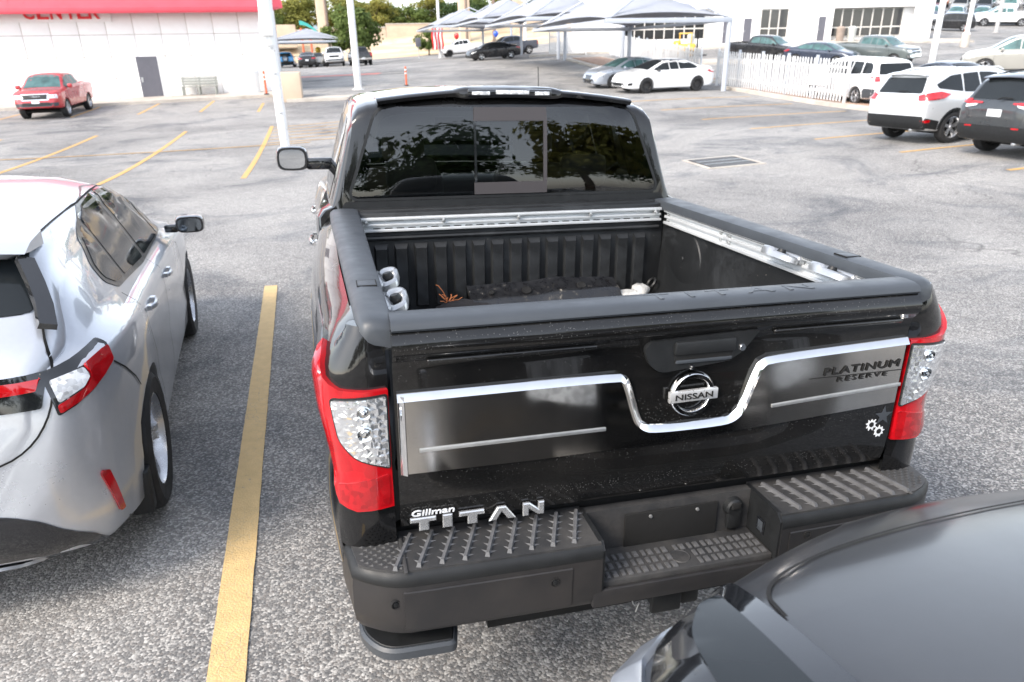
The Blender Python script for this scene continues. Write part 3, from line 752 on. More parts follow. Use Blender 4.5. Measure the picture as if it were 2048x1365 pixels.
def spec_pickup():
    P = dict(axles=(-1.62, 1.62), track=.93, r=.385, tw=.255, tumble=.34, shoulder=.045, crown=.04,
      top=[(-2.66, .78), (-2.64, 1.20), (-2.60, 1.25), (-1.1, 1.26), (-.98, 1.27), (-.95, 1.33), (-.86, 1.66), (-.80, 1.735), (-.5, 1.78), (.1, 1.79), (.55, 1.755), (.8, 1.67), (1.15, 1.40), (1.42, 1.235), (1.55, 1.21), (2.1, 1.15), (2.42, 1.07), (2.53, .92), (2.58, .70), (2.60, .56)],
      belt=[(-2.66, .72), (-2.6, 1.18), (-1.1, 1.20), (-.9, 1.22), (0, 1.20), (1.2, 1.16), (1.6, 1.12), (2.2, 1.06), (2.5, .86), (2.60, .50)],
      width=[(-2.66, .84), (-2.62, .90), (-2.45, .925), (-1.6, .945), (-.95, .93), (0, .925), (1.6, .945), (2.1, .93), (2.4, .84), (2.55, .68), (2.60, .60)],
      sill=[(-2.66, .58), (-2.5, .50), (-1.0, .40), (1.0, .40), (2.2, .42), (2.60, .50)], bed=(.74, -2.57, -1.02, .80))
    P['dense'] = [-1.0, -.97, -.93, -.9]
    P['panels'] = [
      ('side_window', 'right', rnd_poly([(.33, 1.26), (.33, 1.64), (.1, 1.67), (-.05, 1.67), (-.05, 1.27)], .03), 'glass', .004),
      ('side_window', 'right', rnd_poly([(.37, 1.25), (.37, 1.635), (.62, 1.60), (1.20, 1.29), (1.22, 1.23)], [.02, .03, .05, .04, .02]), 'glass', .004),
      ('side_window', 'right', rnd_poly([(-.10, 1.28), (-.10, 1.67), (-.66, 1.64), (-.72, 1.30)], .04), 'glass', .004),
      ('windscreen', 'top', rnd_poly([(-.75, 1.40), (.75, 1.40), (.60, .74), (.3, .67), (-.3, .67), (-.60, .74)], .08), 'glass', .004),
      ('rear_window', 'rear', rnd_poly([(-.62, 1.36), (.62, 1.36), (.54, 1.64), (-.54, 1.64)], .05), 'glass', .005),
      ('headlight', 'front', rnd_poly([(.50, .86), (.84, .84), (.82, 1.0), (.52, 1.0)], .03), 'clear_lens', .008),
      ('headlight', 'front', rnd_poly([(-.84, .84), (-.50, .86), (-.52, 1.0), (-.82, 1.0)], .03), 'clear_lens', .008),
      ('grille', 'front', rnd_poly([(-.46, .82), (.46, .82), (.48, 1.01), (-.48, 1.01)], .03), 'plastic', .008),
      ('front_bumper', 'front', rnd_poly([(-.80, .54), (.80, .54), (.84, .68), (-.84, .68)], .03), 'plastic_grey', .012),
      ('licence_plate', 'front', [(-.15, .66), (.15, .66), (.15, .80), (-.15, .80)], 'plate', .016),
      ('tail_light', 'rear', rnd_poly([(.74, .86), (.90, .86), (.90, 1.16), (.74, 1.16)], .02), 'red_lens', .008),
      ('tail_light', 'rear', rnd_poly([(-.90, .86), (-.74, .86), (-.74, 1.16), (-.90, 1.16)], .02), 'red_lens', .008),
      ('tail_light', 'right', rnd_poly([(-2.64, .86), (-2.52, .86), (-2.50, 1.16), (-2.64, 1.16)], .02), 'red_lens', .008),
      ('rear_bumper', 'rear', rnd_poly([(-.86, .56), (.86, .56), (.86, .72), (-.86, .72)], .02), 'chrome', .02),
      ('licence_plate', 'rear', [(-.16, .62), (.16, .62), (.16, .76), (-.16, .76)], 'plate', .03)]
    P['seams'] = [('side', [(1.25, 1.18), (1.28, .8), (1.2, .46)]), ('side', [(.35, 1.22), (.34, .7), (.34, .46)]), ('side', [(-.76, 1.24), (-.78, .9), (-.9, .46)]), ('side', [(-.985, 1.25), (-.985, .46)])]
    P['mirror'] = (.93, 1.02, 1.26, .20, .17); P['handles'] = [(.5, 1.05), (-.62, 1.06)]
    return P
def spec_van():
    P = dict(axles=(-1.51, 1.51), track=.95, r=.34, tw=.22, tumble=.24, shoulder=.04, crown=.05,
      top=[(-2.55, .78), (-2.53, 1.0), (-2.48, 1.18), (-2.36, 1.50), (-2.26, 1.66), (-2.1, 1.715), (-1.2, 1.75), (0, 1.75), (.4, 1.70), (.9, 1.45), (1.5, 1.16), (1.75, 1.08), (2.2, .96), (2.45, .78), (2.52, .6), (2.54, .5)],
      belt=[(-2.55, .7), (-2.45, 1.02), (-2.2, 1.06), (-1.2, 1.06), (0, 1.04), (1.2, 1.0), (1.8, .95), (2.3, .78), (2.54, .44)],
      width=[(-2.55, .72), (-2.52, .83), (-2.42, .91), (-2.1, .95), (-1.5, .965), (0, .96), (1.4, .955), (1.9, .91), (2.3, .77), (2.48, .6), (2.54, .5)],
      sill=[(-2.55, .42), (-2.45, .3), (-1.0, .22), (1.0, .22), (2.2, .23), (2.54, .32)])
    P['panels'] = [
      ('side_window', 'right', rnd_poly([(.1, 1.11), (.1, 1.56), (-.9, 1.60), (-.9, 1.13)], .04), 'glass', .004),
      ('side_window', 'right', rnd_poly([(.15, 1.09), (.15, 1.55), (.45, 1.50), (1.15, 1.16), (1.2, 1.08)], [.02, .03, .05, .04, .02]), 'glass', .004),
      ('side_window', 'right', rnd_poly([(-.96, 1.14), (-.96, 1.60), (-1.55, 1.595), (-1.60, 1.16)], .05), 'glass', .004),
      ('side_window', 'right', rnd_poly([(-1.66, 1.17), (-1.61, 1.595), (-2.02, 1.57), (-2.16, 1.45), (-2.20, 1.20)], .06), 'glass', .004),
      ('windscreen', 'top', rnd_poly([(-.78, 1.5), (.78, 1.5), (.62, .42), (-.62, .42)], .1), 'glass', .004),
      ('rear_window', 'rear', rnd_poly([(-.72, 1.17), (.72, 1.17), (.64, 1.56), (-.64, 1.56)], .07), 'glass', .005),
      ('tail_light', 'right', rnd_poly([(-2.52, .92), (-2.25, .98), (-2.18, 1.08), (-2.48, 1.12)], .04), 'red_lens', .008),
      ('tail_light', 'rear', rnd_poly([(.66, .92), (.88, .92), (.86, 1.12), (.70, 1.12)], .03), 'red_lens', .008),
      ('tail_light', 'rear', rnd_poly([(-.88, .92), (-.66, .92), (-.70, 1.12), (-.86, 1.12)], .03), 'red_lens', .008),
      ('rear_bumper', 'right', rnd_poly([(-2.5, .34), (-1.95, .30), (-1.92, .56), (-2.0, .66), (-2.52, .66)], .04), 'plastic_grey', .008),
      ('rear_bumper', 'rear', rnd_poly([(-.8, .36), (.8, .36), (.8, .62), (-.8, .62)], .04), 'plastic_grey', .008),
      ('licence_plate', 'rear', [(-.16, .76), (.16, .76), (.16, .90), (-.16, .90)], 'plate', .01)]
    P['seams'] = [('side', [(1.15, 1.05), (1.18, .7), (1.05, .28)]), ('side', [(.12, 1.08), (.12, .28)]), ('side', [(-.98, 1.1), (-.98, .28)]), ('side', [(-.98, .98), (-2.2, 1.02)])]
    P['mirror'] = (.95, 1.0, 1.05, .18, .15); P['handles'] = [(.25, .9), (-.75, .92)]
    return P
# ------------------------------------------------------------------ the black pickup
truck = empty('black_pickup', mat=TRUCK_M)
tag(truck, 'large black crew cab pickup with open bed and chrome tailgate trim, parked in front', 'pickup truck')
_px = [(.800, .014), (.86, .004), (.905, .010), (.945, .035), (.968, .085), (.980, .17), (.988, .40), (.998, .75), (1.002, 1.10), (.998, 1.5), (.986, 1.835)]
_sl = [0.0]
for i in range(1, len(_px)): _sl.append(_sl[-1]+math.dist(_px[i], _px[i-1]))
_fx = pchip([(s, p[0]) for s, p in zip(_sl, _px)]); _fy = pchip([(s, p[1]) for s, p in zip(_sl, _px)]); S_END = _sl[-1]
_dz = pchip([(.56, .09), (.62, .035), (.70, .010), (.84, .003), (.93, .010), (1.0, .020), (1.08, .014), (1.18, .002), (1.26, .0), (1.31, .018), (1.355, .050), (1.385, .085), (1.400, .108)])
def side_pt(s, z, side, off=0.0):
    e = .004; x, y = _fx(s), _fy(s); dx, dy = _fx(min(S_END, s+e))-_fx(max(0, s-e)), _fy(min(S_END, s+e))-_fy(max(0, s-e))
    l = math.hypot(dx, dy); nx, ny = dy/l, -dx/l
    d = _dz(z)*(.22+.78*min(1, max(0, (s-.055)/.12))**1.2)-off
    # normal including vertical lean
    g = (_dz(z+.004)-_dz(z-.004))/.008
    nn = Vector((side*nx, ny, g)).normalized()
    return Vector((side*(x-nx*d), y-ny*d, z)), nn
RAX = 1.12; WR = .415
def bed_side(side):
    S = [S_END*(i/64)**1.25 for i in range(65)]; nz = 30; V = []; F = []
    for s in S:
        yy = _fy(s); zb = .60
        if abs(yy-RAX) < .50: zb = max(zb, .40+math.sqrt(.50**2-(yy-RAX)**2))
        if s < .17: zb = .765
        for j in range(nz+1):
            z = zb+(1.398-zb)*j/nz; V.append(tuple(side_pt(s, z, side)[0]))
    for i in range(64):
        for j in range(nz): F.append((i*(nz+1)+j, (i+1)*(nz+1)+j, (i+1)*(nz+1)+j+1, i*(nz+1)+j+1))
    m = MB(); m.add(V, F); o = m.build('bed_side', M['black_paint'], truck, 50)
    # arch lining
    a = MB(); rg = []
    for i in range(17):
        t = math.pi*i/16; yy = RAX+.5*math.cos(t); zz = .40+.5*math.sin(t)
        rg.append([(side*.97, yy, zz), (side*.62, yy, zz)])
    a.rings(rg, closed=False, cap=False).build('wheel_arch_lining', M['gap'], o, 60)
    return o
def lamp(side):
    fn = lambda u, v: side_pt(u, v, side)
    zt = lambda s: 1.232+.004*math.sin(s*9)+.10*max(0, (s-.11)/.17)**1.3
    out = [(.004, .888), (.10, .886), (.145, .905), (.172, .95), (.185, 1.02), (.20, 1.10), (.225, 1.20), (.262, 1.315), (.25, 1.335), (.205, 1.315), (.165, 1.268), (.12, 1.243), (.06, 1.236), (.004, 1.234)]
    t = link('tail_light', patch_mesh('tail_light', fn, out, M['red_lens'], .014, .018, .03), truck)
    tag(t, 'red and clear wraparound tail light')
    cl = rnd_poly([(.012, 1.012), (.095, 1.052), (.128, 1.10), (.138, 1.215), (.012, 1.218)], [.004, .02, .02, .01, .004])
    rim_ = link('lens_frame', patch_mesh('lens_frame', fn, inset(cl, -.006) if True else cl, M['plastic'], .0165, .02, .02), t)
    c = link('clear_lens', patch_mesh('clear_lens', fn, cl, M['facet'], .021, .014, .012), t)
    for zz, r in ((1.182, .014), (1.122, .016)):
        P, Nn = side_pt(.066, zz, side, .023)
        q = Nn.to_track_quat('Z', 'Y').to_matrix().to_4x4(); q.translation = P
        MB().lathe([(r*1.3, -.004), (r*1.25, .003), (r*.8, -.002), (r*.55, .001), (r*.5, .006), (.0001, .009)], 20, 'Z', M=q).build('bulb_reflector', M['mirror'], t, 40)
    low = rnd_poly([(.015, .898), (.10, .896), (.135, .915), (.155, .96), (.012, .99)], .01)
    link('brake_lens', patch_mesh('brake_lens', fn, low, M['red_dark'], .0165, .016, .01), t)
    return t
for s in (-1, 1):
    bed_side(s); lamp(s)
    cp = [tuple(side_pt(.34*i/16, 1.3975, s)[0]) for i in range(17)]+[(s*.80, .34, 1.3975), (s*.80, .05, 1.3975)]
    MB().add(cp, [tuple(range(len(cp)))]).build('corner_top', M['black_paint'], truck, 0)
# dark lower return under each lamp corner
for s in (-1, 1):
    MB().rings([[tuple(side_pt(q, z, s, -.012)[0]) for z in (.70, .80)] for q in (0, .04, .08, .12, .16, .2)], closed=False, cap=False).build('corner_filler', M['plastic'], truck, 60)
# bed rail caps
def rail_cap(side):
    prof = [(.778, 1.372), (.778, 1.405), (.785, 1.416), (.81, 1.421), (.875, 1.423), (.912, 1.419), (.930, 1.407), (.934, 1.394), (.90, 1.385)]
    rg = []
    for y, k_, dz in ((.004, .86, -.030), (.010, .91, -.018), (.018, .945, -.010), (.03, .965, -.005), (.06, .985, -.001), (.12, 1.0, 0), (.5, 1.005, 0), (1.0, 1.012, 0), (1.5, 1.008, 0), (1.80, 1.0, 0), (1.825, .99, -.004)):
        ow = (.090+.046*min(1, y/1.6))*(1 if k_ >= 1 else (k_-.5)*2)/.156; rg.append([(side*(.778+(x-.778)*ow), y, z+dz) for x, z in prof])
    o = MB().rings(rg).build('bed_rail_cap', M['plastic_grey'], truck, 40)
    MB().box(side*.822-.026, side*.822+.026, .33, .39, 1.4215, 1.4248, b=.001).build('stake_pocket_cover', M['plastic_grey'], o)
    b = MB()
    for x0, x1, y0, y1 in ((-.029, .029, .327, .33), (-.029, .029, .39, .393), (-.029, -.026, .33, .39), (.026, .029, .33, .39)): b.box(side*.822+x0, side*.822+x1, y0, y1, 1.42, 1.4245)
    b.build('cover_gap', M['gap'], o, 0)
for s in (-1, 1): rail_cap(s)
# bed liner
k = N('bed_liner_paint'); p = k.pos(); sc = k.noise(p, 3.5, 7, .7, .5); sp_ = k.voro(p, 38, out='Distance')
dust_ = k.math('MULTIPLY', k.ramp(sc, [(.5, 0.0), (.78, 1.0)]), .28)
spk = k.math('MULTIPLY', k.ramp(sp_, [(.05, 1.0), (.09, 0.0)]), k.ramp(k.noise(p, 11, 3), [(.56, 0.0), (.62, 1.0)]))
k.set(Base_Color=k.mix(k.math('MULTIPLY', spk, .6), k.mix(dust_, (.010, .011, .012), (.10, .11, .12)), (.4, .37, .32)), Roughness=k.ramp(sc, [(.3, .38), (.7, .62)])); k.bump(k.noise(p, 160, 3), .2, .002)
M['liner'] = k.m
bed = MB().box(-.78, .78, .03, 1.745, .80, .868).build('bed_floor', M['liner'], truck)
rb = MB().prism([(-.035, 0), (-.027, .014), (.027, .014), (.035, 0)], .06, 1.68, Matrix(((1, 0, 0, 0), (0, 0, 1, 0), (0, 1, 0, .868), (0, 0, 0, 1)))).mesh('floor_rib', M['liner'])
for i in range(14): link('floor_rib', rb, bed).location.x = -.66+i*.1015
fw = MB().box(-.80, .80, 1.735, 1.80, .80, 1.405, b=.006).build('bed_front_wall', M['liner'], truck)
rg = []
m = MB()
v = [(-.034, 1.7345, .93), (.034, 1.7345, .93), (.026, 1.714, .94), (-.026, 1.714, .94), (-.034, 1.7345, 1.255), (.034, 1.7345, 1.255), (.026, 1.714, 1.232), (-.026, 1.714, 1.232)]
m.add(v, [(0, 1, 2, 3), (3, 2, 6, 7), (0, 3, 7, 4), (1, 5, 6, 2), (4, 7, 6, 5)])
bm_ = bmesh.new(); me_ = m.mesh('wall_rib', M['liner'], 20); bm_.free()
for i in range(15): link('wall_rib', me_, fw).location.x = -.685+i*.0965
MB().tube([(-.77, 1.728, 1.285), (.77, 1.728, 1.285)], .012, 8).build('wall_bead', M['liner'], fw)
for s in (-1, 1):
    w_ = MB(); rg = []
    for y in (.04, .08, .4, .9, 1.4, 1.70, 1.738):
        rg.append([(s*.82, y, .80), (s*.70, y, .869), (s*.755, y, .90), (s*.790, y, .98), (s*.802, y, 1.2), (s*.802, y, 1.38), (s*.82, y, 1.38)])
    w_.rings(rg).build('bed_side_wall', M['liner'], truck, 40)
    MB().box(*sorted((s*.60, s*.81)), .72, 1.50, .86, 1.0, b=.05).build('wheel_housing', M['liner'], truck, 50)
    # shallow pressed relief and bolts on the wall
    for y, z in ((1.48, 1.16), (1.18, 1.03), (.72, 1.14)):
        MB().lathe([(.0001, .012), (.010, .012), (.014, .008), (.020, .004), (.022, 0)], 12, 'Z', M=Matrix.Translation((s*.801, y, z)) @ Matrix.Rotation(-s*math.pi/2, 4, 'Y')).build('wall_bolt', M['plastic'], truck)
    MB().lathe([(.16, -.004), (.155, .004), (.10, .007), (.0001, .007)], 28, 'Z', M=Matrix.Translation((s*.800, 1.46, 1.15)) @ Matrix.Rotation(-s*math.pi/2, 4, 'Y')).build('pressed_panel', M['liner'], truck, 50)
    MB().lathe([(.022, .0), (.030, .006), (.036, 0)], 16, 'Z', M=Matrix.Translation((s*.74, 1.70, .985)) @ Matrix.Rotation(-s*math.pi*.3, 4, 'Y')).build('tie_down_ring', M['plastic'], truck)
# utility rails
def channel(x0, x1, a, b, side):
    """aluminium C-channel along Y on a side wall"""
    m = MB()
    X = lambda d: side*(.802-d)
    for z0, z1, d0, d1 in ((1.305, 1.380, .0, .006), (1.305, 1.318, .006, .024), (1.336, 1.349, .006, .020), (1.367, 1.380, .006, .024)):
        m.box(*sorted((X(d0), X(d1))), a, b, z0, z1, b=.0015)
    return m.build('utility_rail', M['alu'], truck)
for s in (-1, 1):
    for a, b in ((.10, 1.095), (1.10, 1.69)):
        o = channel(0, 0, a, b, s)
        for y in (a+.035, b-.03):
            for z in (1.328, 1.358): MB().lathe([(.0001, .012), (.006, .011), (.009, .006), (.009, 0)], 10, 'Z', M=Matrix.Translation((s*.796, y, z)) @ Matrix.Rotation(-s*math.pi/2, 4, 'Y')).build('screw', M['galv'], o)
fr = MB()
for z0, z1, y0, y1 in ((1.318, 1.385, 1.729, 1.7345), (1.318, 1.330, 1.708, 1.729), (1.345, 1.356, 1.714, 1.729), (1.373, 1.385, 1.706, 1.729)): fr.box(-.775, .775, y0, y1, z0, z1, b=.0015)
fr = fr.build('utility_rail', M['alu'], truck)
for x in (-.75, -.38, 0, .38, .74): MB().lathe([(.0001, .014), (.007, .013), (.010, .006), (.010, 0)], 10, 'Z', M=Matrix.Translation((x, 1.712, 1.364)) @ Matrix.Rotation(math.pi/2, 4, 'X')).build('screw', M['galv'], fr)
hole = MB().box(-.018, .018, 1.7265, 1.7285, 1.331, 1.334).mesh('slot', M['gap'], 0)
for i in range(26): link('slot', hole, fr).location.x = -.70+i*.056
# tie-down cleats
def cleat_mesh():
    m = MB(); rg = []
    # an open loop seen from above: base plate plus arched horn
    out = rnd_poly([(-.085, -.005), (-.060, .036), (.045, .050), (.085, .036), (.092, .004), (.05, -.012), (-.05, -.014)], .02, 4)
    inn = rnd_poly([(-.040, .004), (-.030, .024), (.025, .032), (.042, .018), (.02, .002)], .008, 4)
    n = 40
    def res(poly):
        L = [0]
        for i in range(len(poly)): L.append(L[-1]+math.dist(poly[i], poly[(i+1) % len(poly)]))
        o = []
        for j in range(n):
            t = L[-1]*j/n; i = max(q for q in range(len(poly)) if L[q] <= t+1e-9)
            a, b = Vector(poly[i]), Vector(poly[(i+1) % len(poly)]); o.append(a.lerp(b, (t-L[i])/max(1e-9, L[i+1]-L[i])))
        return o
    A, B = res(out), res(inn)
    # align starts
    j0 = min(range(n), key=lambda j: (B[j]-A[0]).length); B = B[j0:]+B[:j0]
    prof = [(0, 0), (.0, 1), (.18, 1.25), (.5, 1.35), (.82, 1.2), (1, .95), (1, 0)]
    for t, zz in prof: rg.append([(a.x*(1-t)+b.x*t, a.y*(1-t)+b.y*t, .020*zz*(1.15 if a.x > .02 else .8)) for a, b in zip(A, B)])
    rg.append(rg[0]); m.rings(rg, cap=False)
    m.box(-.075, .075, -.035, -.004, .0, .030, b=.008)
    return m.mesh('tie_down_cleat', M['cast'], 45)
cm = cleat_mesh(); kn = MB().lathe([(.0001, .022), (.012, .021), (.016, .010), (.014, -.008)], 12, 'Z').mesh('knob', M['plastic'], 40)
for s, y in ((1, .62), (1, .33), (-1, .60), (-1, .33)):
    T = Matrix.Translation((s*.752, y, 1.352)) @ (Matrix.Rotation(math.pi/2, 4, 'Z') if s > 0 else Matrix.Rotation(math.pi/2, 4, 'Z') @ Matrix.Diagonal((1, -1, 1, 1)))
    T = T @ Matrix.Rotation(R(18 if s > 0 else 14), 4, 'X') @ Matrix.Scale(1.12, 4)
    o = link('tie_down_cleat', cm if s > 0 else cm, truck, T); link('cleat_knob', kn, o).location = (.0, .014, .012)

# tailgate
def sweep_x(prof, xs, mat, name, parent, smooth=35, fn=None):
    rg = [[(x, (fn(x, y, z)[0] if fn else y), (fn(x, y, z)[1] if fn else z)) for y, z in prof] for x in xs]
    return MB().rings(rg).build(name, mat, parent, smooth)
TGP = [(.10, 1.395), (.004, 1.392), (-.012, 1.384), (-.024, 1.370), (-.030, 1.354), (-.029, 1.341), (-.020, 1.326), (-.008, 1.312), (.000, 1.295), (.003, 1.27), (.002, 1.20), (0, 1.10), (0, 1.0), (.001, .92), (.006, .85), (.016, .812), (.03, .800), (.10, .800)]
tg = sweep_x(TGP, [-.787+.0525*i for i in range(31)][:31] if False else [-.787, -.775, -.6, -.4, -.2, 0, .2, .4, .6, .775, .787], M['tailgate_paint'], 'tailgate', truck, 40)
capp = [(.088, 1.388), (.088, 1.409), (.080, 1.4165), (.050, 1.4185), (.015, 1.4165), (-.004, 1.411), (-.013, 1.403), (-.016, 1.394), (-.012, 1.388), (.006, 1.389)]
cap = sweep_x(capp, [-.785, -.778, -.4, 0, .4, .778, .785], M['plastic_grey'], 'tailgate_cap', tg, 45)
tm = fit_text(text_mesh('embossed_lettering', 'TITAN', .06, .0012, M['plastic_grey'], space=1.6), .52, .045)
o = link('embossed_lettering', tm, cap, Matrix.Translation((-.08, .018, 1.4178)))
# long pressed swage lines under the cap
for x0, x1 in ((-.70, -.24), (.30, .74)):
    MB().box(x0, x1, -.0175, -.004, 1.300, 1.312, b=.004).build('swage_line', M['tailgate_paint'], tg, 60)
tilt = lambda x, z: (x, z+.013*x)
face = lambda u, v: (Vector((u, .0005, v)), Vector((0, -1, 0)))
tr_top = [(-.780, 1.232), (-.175, 1.224), (-.150, 1.216), (-.132, 1.194), (-.100, 1.090), (-.085, 1.060), (-.055, 1.047), (.165, 1.043), (.200, 1.052), (.220, 1.080), (.250, 1.185), (.268, 1.215), (.300, 1.228), (.780, 1.238)]
tr_bot = [(.780, 1.018), (.4, 1.000), (.0, .986), (-.4, .986), (-.780, .995)]
trp = [tilt(*p) for p in tr_top+tr_bot]
pan = link('trim_panel', patch_mesh('trim_panel', face, trp, M['satin'], .007, .05, .010, 20), tg)
tag(pan, 'dusty dark chrome trim panel with a notch under the handle')
def ribbon(name, line, wd, mat, parent, y0=-.007, y1=-.0135, side=-1):
    """a raised bright moulding along a polyline on the tailgate face"""
    n = len(line); V = []; F = []
    nrm = []
    for i in range(n):
        a = Vector(line[max(0, i-1)]); b = Vector(line[min(n-1, i+1)]); d = (b-a).normalized(); nrm.append(Vector((d.y, -d.x))*(-side))
    for i in range(n):
        p = Vector(line[i]); q = p+nrm[i]*wd
        mid0 = p.lerp(q, .08); mid1 = p.lerp(q, .84)
        V += [(p.x, y0+.003, p.y), (mid0.x, y0-.001, mid0.y), (mid1.x, y1-.006, mid1.y), (q.x, y0+.002, q.y)]
    for i in range(n-1):
        for j in range(3): F.append((4*i+j, 4*i+j+1, 4*i+j+5, 4*i+j+4))
    return MB().add(V, F).build(name, mat, parent, 50)
def densify(line, seg=.02):
    o = []
    for i in range(len(line)-1):
        a, b = Vector(line[i]), Vector(line[i+1]); k_ = max(1, int((b-a).length/seg))
        for j in range(k_): o.append(tuple(a.lerp(b, j/k_)))
    o.append(tuple(line[-1])); return o
def smooth_line(line, it=2):
    for _ in range(it):
        o = [line[0]]
        for i in range(len(line)-1):
            a, b = Vector(line[i]), Vector(line[i+1]); o += [tuple(a.lerp(b, .25)), tuple(a.lerp(b, .75))]
        o.append(line[-1]); line = o
    return line
ribbon('bright_moulding', smooth_line([tilt(*p) for p in tr_top]), .024, M['chrome'], pan)
ribbon('bright_moulding', [tilt(-.780, .996), tilt(-.780, 1.226)], .020, M['chrome'], pan)
MB().box(-.728, -.200, -.0105, -.006, 1.047, 1.058, b=.0015).build('groove_strip', M['galv'], pan)
o = MB().box(-.228, .228, -.0105, -.006, -.0055, .0055, b=.0015).build('groove_strip', M['galv'], pan); o.location = (.558, 0, 1.078); o.rotation_euler = (0, R(-3.2), 0)
# badge: ring with a bar and name
bd = empty('maker_badge'); bd.parent = tg; bd.location = (.060, -.006, 1.132)
bd2 = MB().lathe([(.050, 0), (.050, -.008), (.054, -.013), (.064, -.014), (.069, -.009), (.070, 0)], 48, 'Y', closed_prof=True)
bpy.data.objects.remove(bd)
bd = bd2.build('maker_badge', M['chrome'], tg, 40); bd.location = (.060, -.004, 1.134); bd.rotation_euler = (0, R(-1), 0)
bar = MB().box(-.076, .076, -.019, -.004, -.017, .017, b=.003).build('badge_bar', M['badge_bar'], bd)
t = fit_text(text_mesh('badge_lettering', 'NISSAN', .03, .001, M['gap'], .0004), .118, .018)
link('badge_lettering', t, bd, Matrix.Translation((-.059, -.0195, -.009)) @ Matrix.Rotation(math.pi/2, 4, 'X'))
def tg_text(name, s, x, z, w_, h, mat, ext=.002, shear=0.0, bold=0.0, space=1.0, rot=0.0, y=-.009):
    me = fit_text(text_mesh(name, s, .05, ext, mat, bold, shear, space), w_, h)
    return link(name, me, tg, Matrix.Translation((x, y, z)) @ Matrix.Rotation(math.pi/2, 4, 'X') @ Matrix.Rotation(rot, 4, 'Z'))
tg_text('trim_lettering', 'PLATINUM', .497, 1.146, .272, .024, M['gap'], .001, .1, .0006, 1.1, R(1.5))
tg_text('trim_lettering', 'RESERVE', .548, 1.121, .182, .015, M['gap'], .0008, .1, 0, 1.25, R(1.5))
MB().box(.45, .78, -.0088, -.0070, 1.1395, 1.1407).build('trim_line', M['gap'], pan, 0)
def block(name, polys, x, mat):
    m = MB()
    for poly in polys: m.prism(poly, 0, .009, Matrix.Translation((x, .004, .800)) @ Matrix.Rotation(math.pi/2, 4, 'X'), .003)
    return m.build(name, mat, tg, 15)
TH = .042
block('tailgate_letter', [[(0, .027), (0, TH), (.072, TH), (.072, .027), (.052, .027), (.052, 0), (.024, 0), (.024, .027)]], -.762, M['letter_metal'])
block('tailgate_letter', [[(0, 0), (.028, 0), (.028, TH), (0, TH)]], -.672, M['letter_metal'])
block('tailgate_letter', [[(0, .027), (0, TH), (.072, TH), (.072, .027), (.052, .027), (.052, 0), (.024, 0), (.024, .027)]], -.625, M['letter_metal'])
block('tailgate_letter', [[(0, 0), (.026, TH), (.050, TH), (.080, 0), (.056, 0), (.038, .026), (.022, 0)]], -.540, M['letter_metal'])
block('tailgate_letter', [[(0, 0), (0, TH), (.020, TH), (.046, .020), (.046, TH), (.064, TH), (.064, 0), (.046, 0), (.018, .022), (.018, 0)]], -.440, M['letter_metal'])
tg_text('dealer_lettering', 'Gillman', -.757, .847, .120, .019, M['plate'], .0008, .12, .0012, 1.0, 0, -.001)
# bullet-hole and star decals
def star_poly(r0, r1, n, rnd=0.0): return [((r0 if i % 2 == 0 else r1)*(1+random.uniform(-rnd, rnd))*math.cos(math.pi*i/n+math.pi/2), (r0 if i % 2 == 0 else r1)*(1+random.uniform(-rnd, rnd))*math.sin(math.pi*i/n+math.pi/2)) for i in range(2*n)]
rot90 = Matrix.Rotation(math.pi/2, 4, 'X')
for x, z in ((.712, .955), (.745, .928)):
    MB().prism(star_poly(.021, .014, 9, .15), 0, .0012, Matrix.Translation((x, -.001, z)) @ rot90).build('bullet_hole_decal', M['plate'], tg, 0)
    MB().prism(star_poly(.009, .0085, 10), 0, .0008, Matrix.Translation((x, -.0023, z)) @ rot90).build('decal_centre', M['gap'], tg, 0)
MB().prism(star_poly(.034, .014, 5), 0, .001, Matrix.Translation((.752, -.001, .982)) @ rot90).build('star_decal', M['plastic_grey'], tg, 0)
# handle bezel
bz = [tilt(*p) for p in rnd_poly([(-.050, 1.212), (.160, 1.228), (.205, 1.252), (.250, 1.312), (.235, 1.317), (-.085, 1.308), (-.100, 1.285), (-.085, 1.24)], [.03, .02, .03, .01, .008, .02, .03, .04])]
bzo = link('handle_bezel', patch_mesh('handle_bezel', lambda u, v: (Vector((u, -.001-.004*max(0, (v-1.29)/.03), v)), Vector((0, -1, 0))), bz, M['plastic'], .016, .03, .018, 35), tg)
link('handle_pocket', patch_mesh('handle_pocket', lambda u, v: (Vector((u, -.017, v)), Vector((0, -1, 0))), rnd_poly([(-.008, 1.232), (.166, 1.237), (.180, 1.306), (-.016, 1.300)], .006), M['gap'], .0012, .05, .002), bzo)
MB().box(-.012, .176, -.026, -.012, 1.262, 1.302, b=.006).build('release_handle', M['plastic'], bzo)
MB().box(-.006, .168, -.022, -.016, 1.236, 1.246, b=.002).build('handle_lip', M['plastic_grey'], bzo)
MB().lathe([(.0001, -.022), (.009, -.022), (.011, -.019), (.012, -.015)], 18, 'Y').build('key_lock', M['chrome'], bzo).location = (.200, 0, 1.268)
MB().lathe([(.0001, -.026), (.004, -.026), (.007, -.022), (.009, -.015)], 16, 'Y').build('rear_camera', M['gloss_black'], bzo).location = (.045, 0, 1.223)

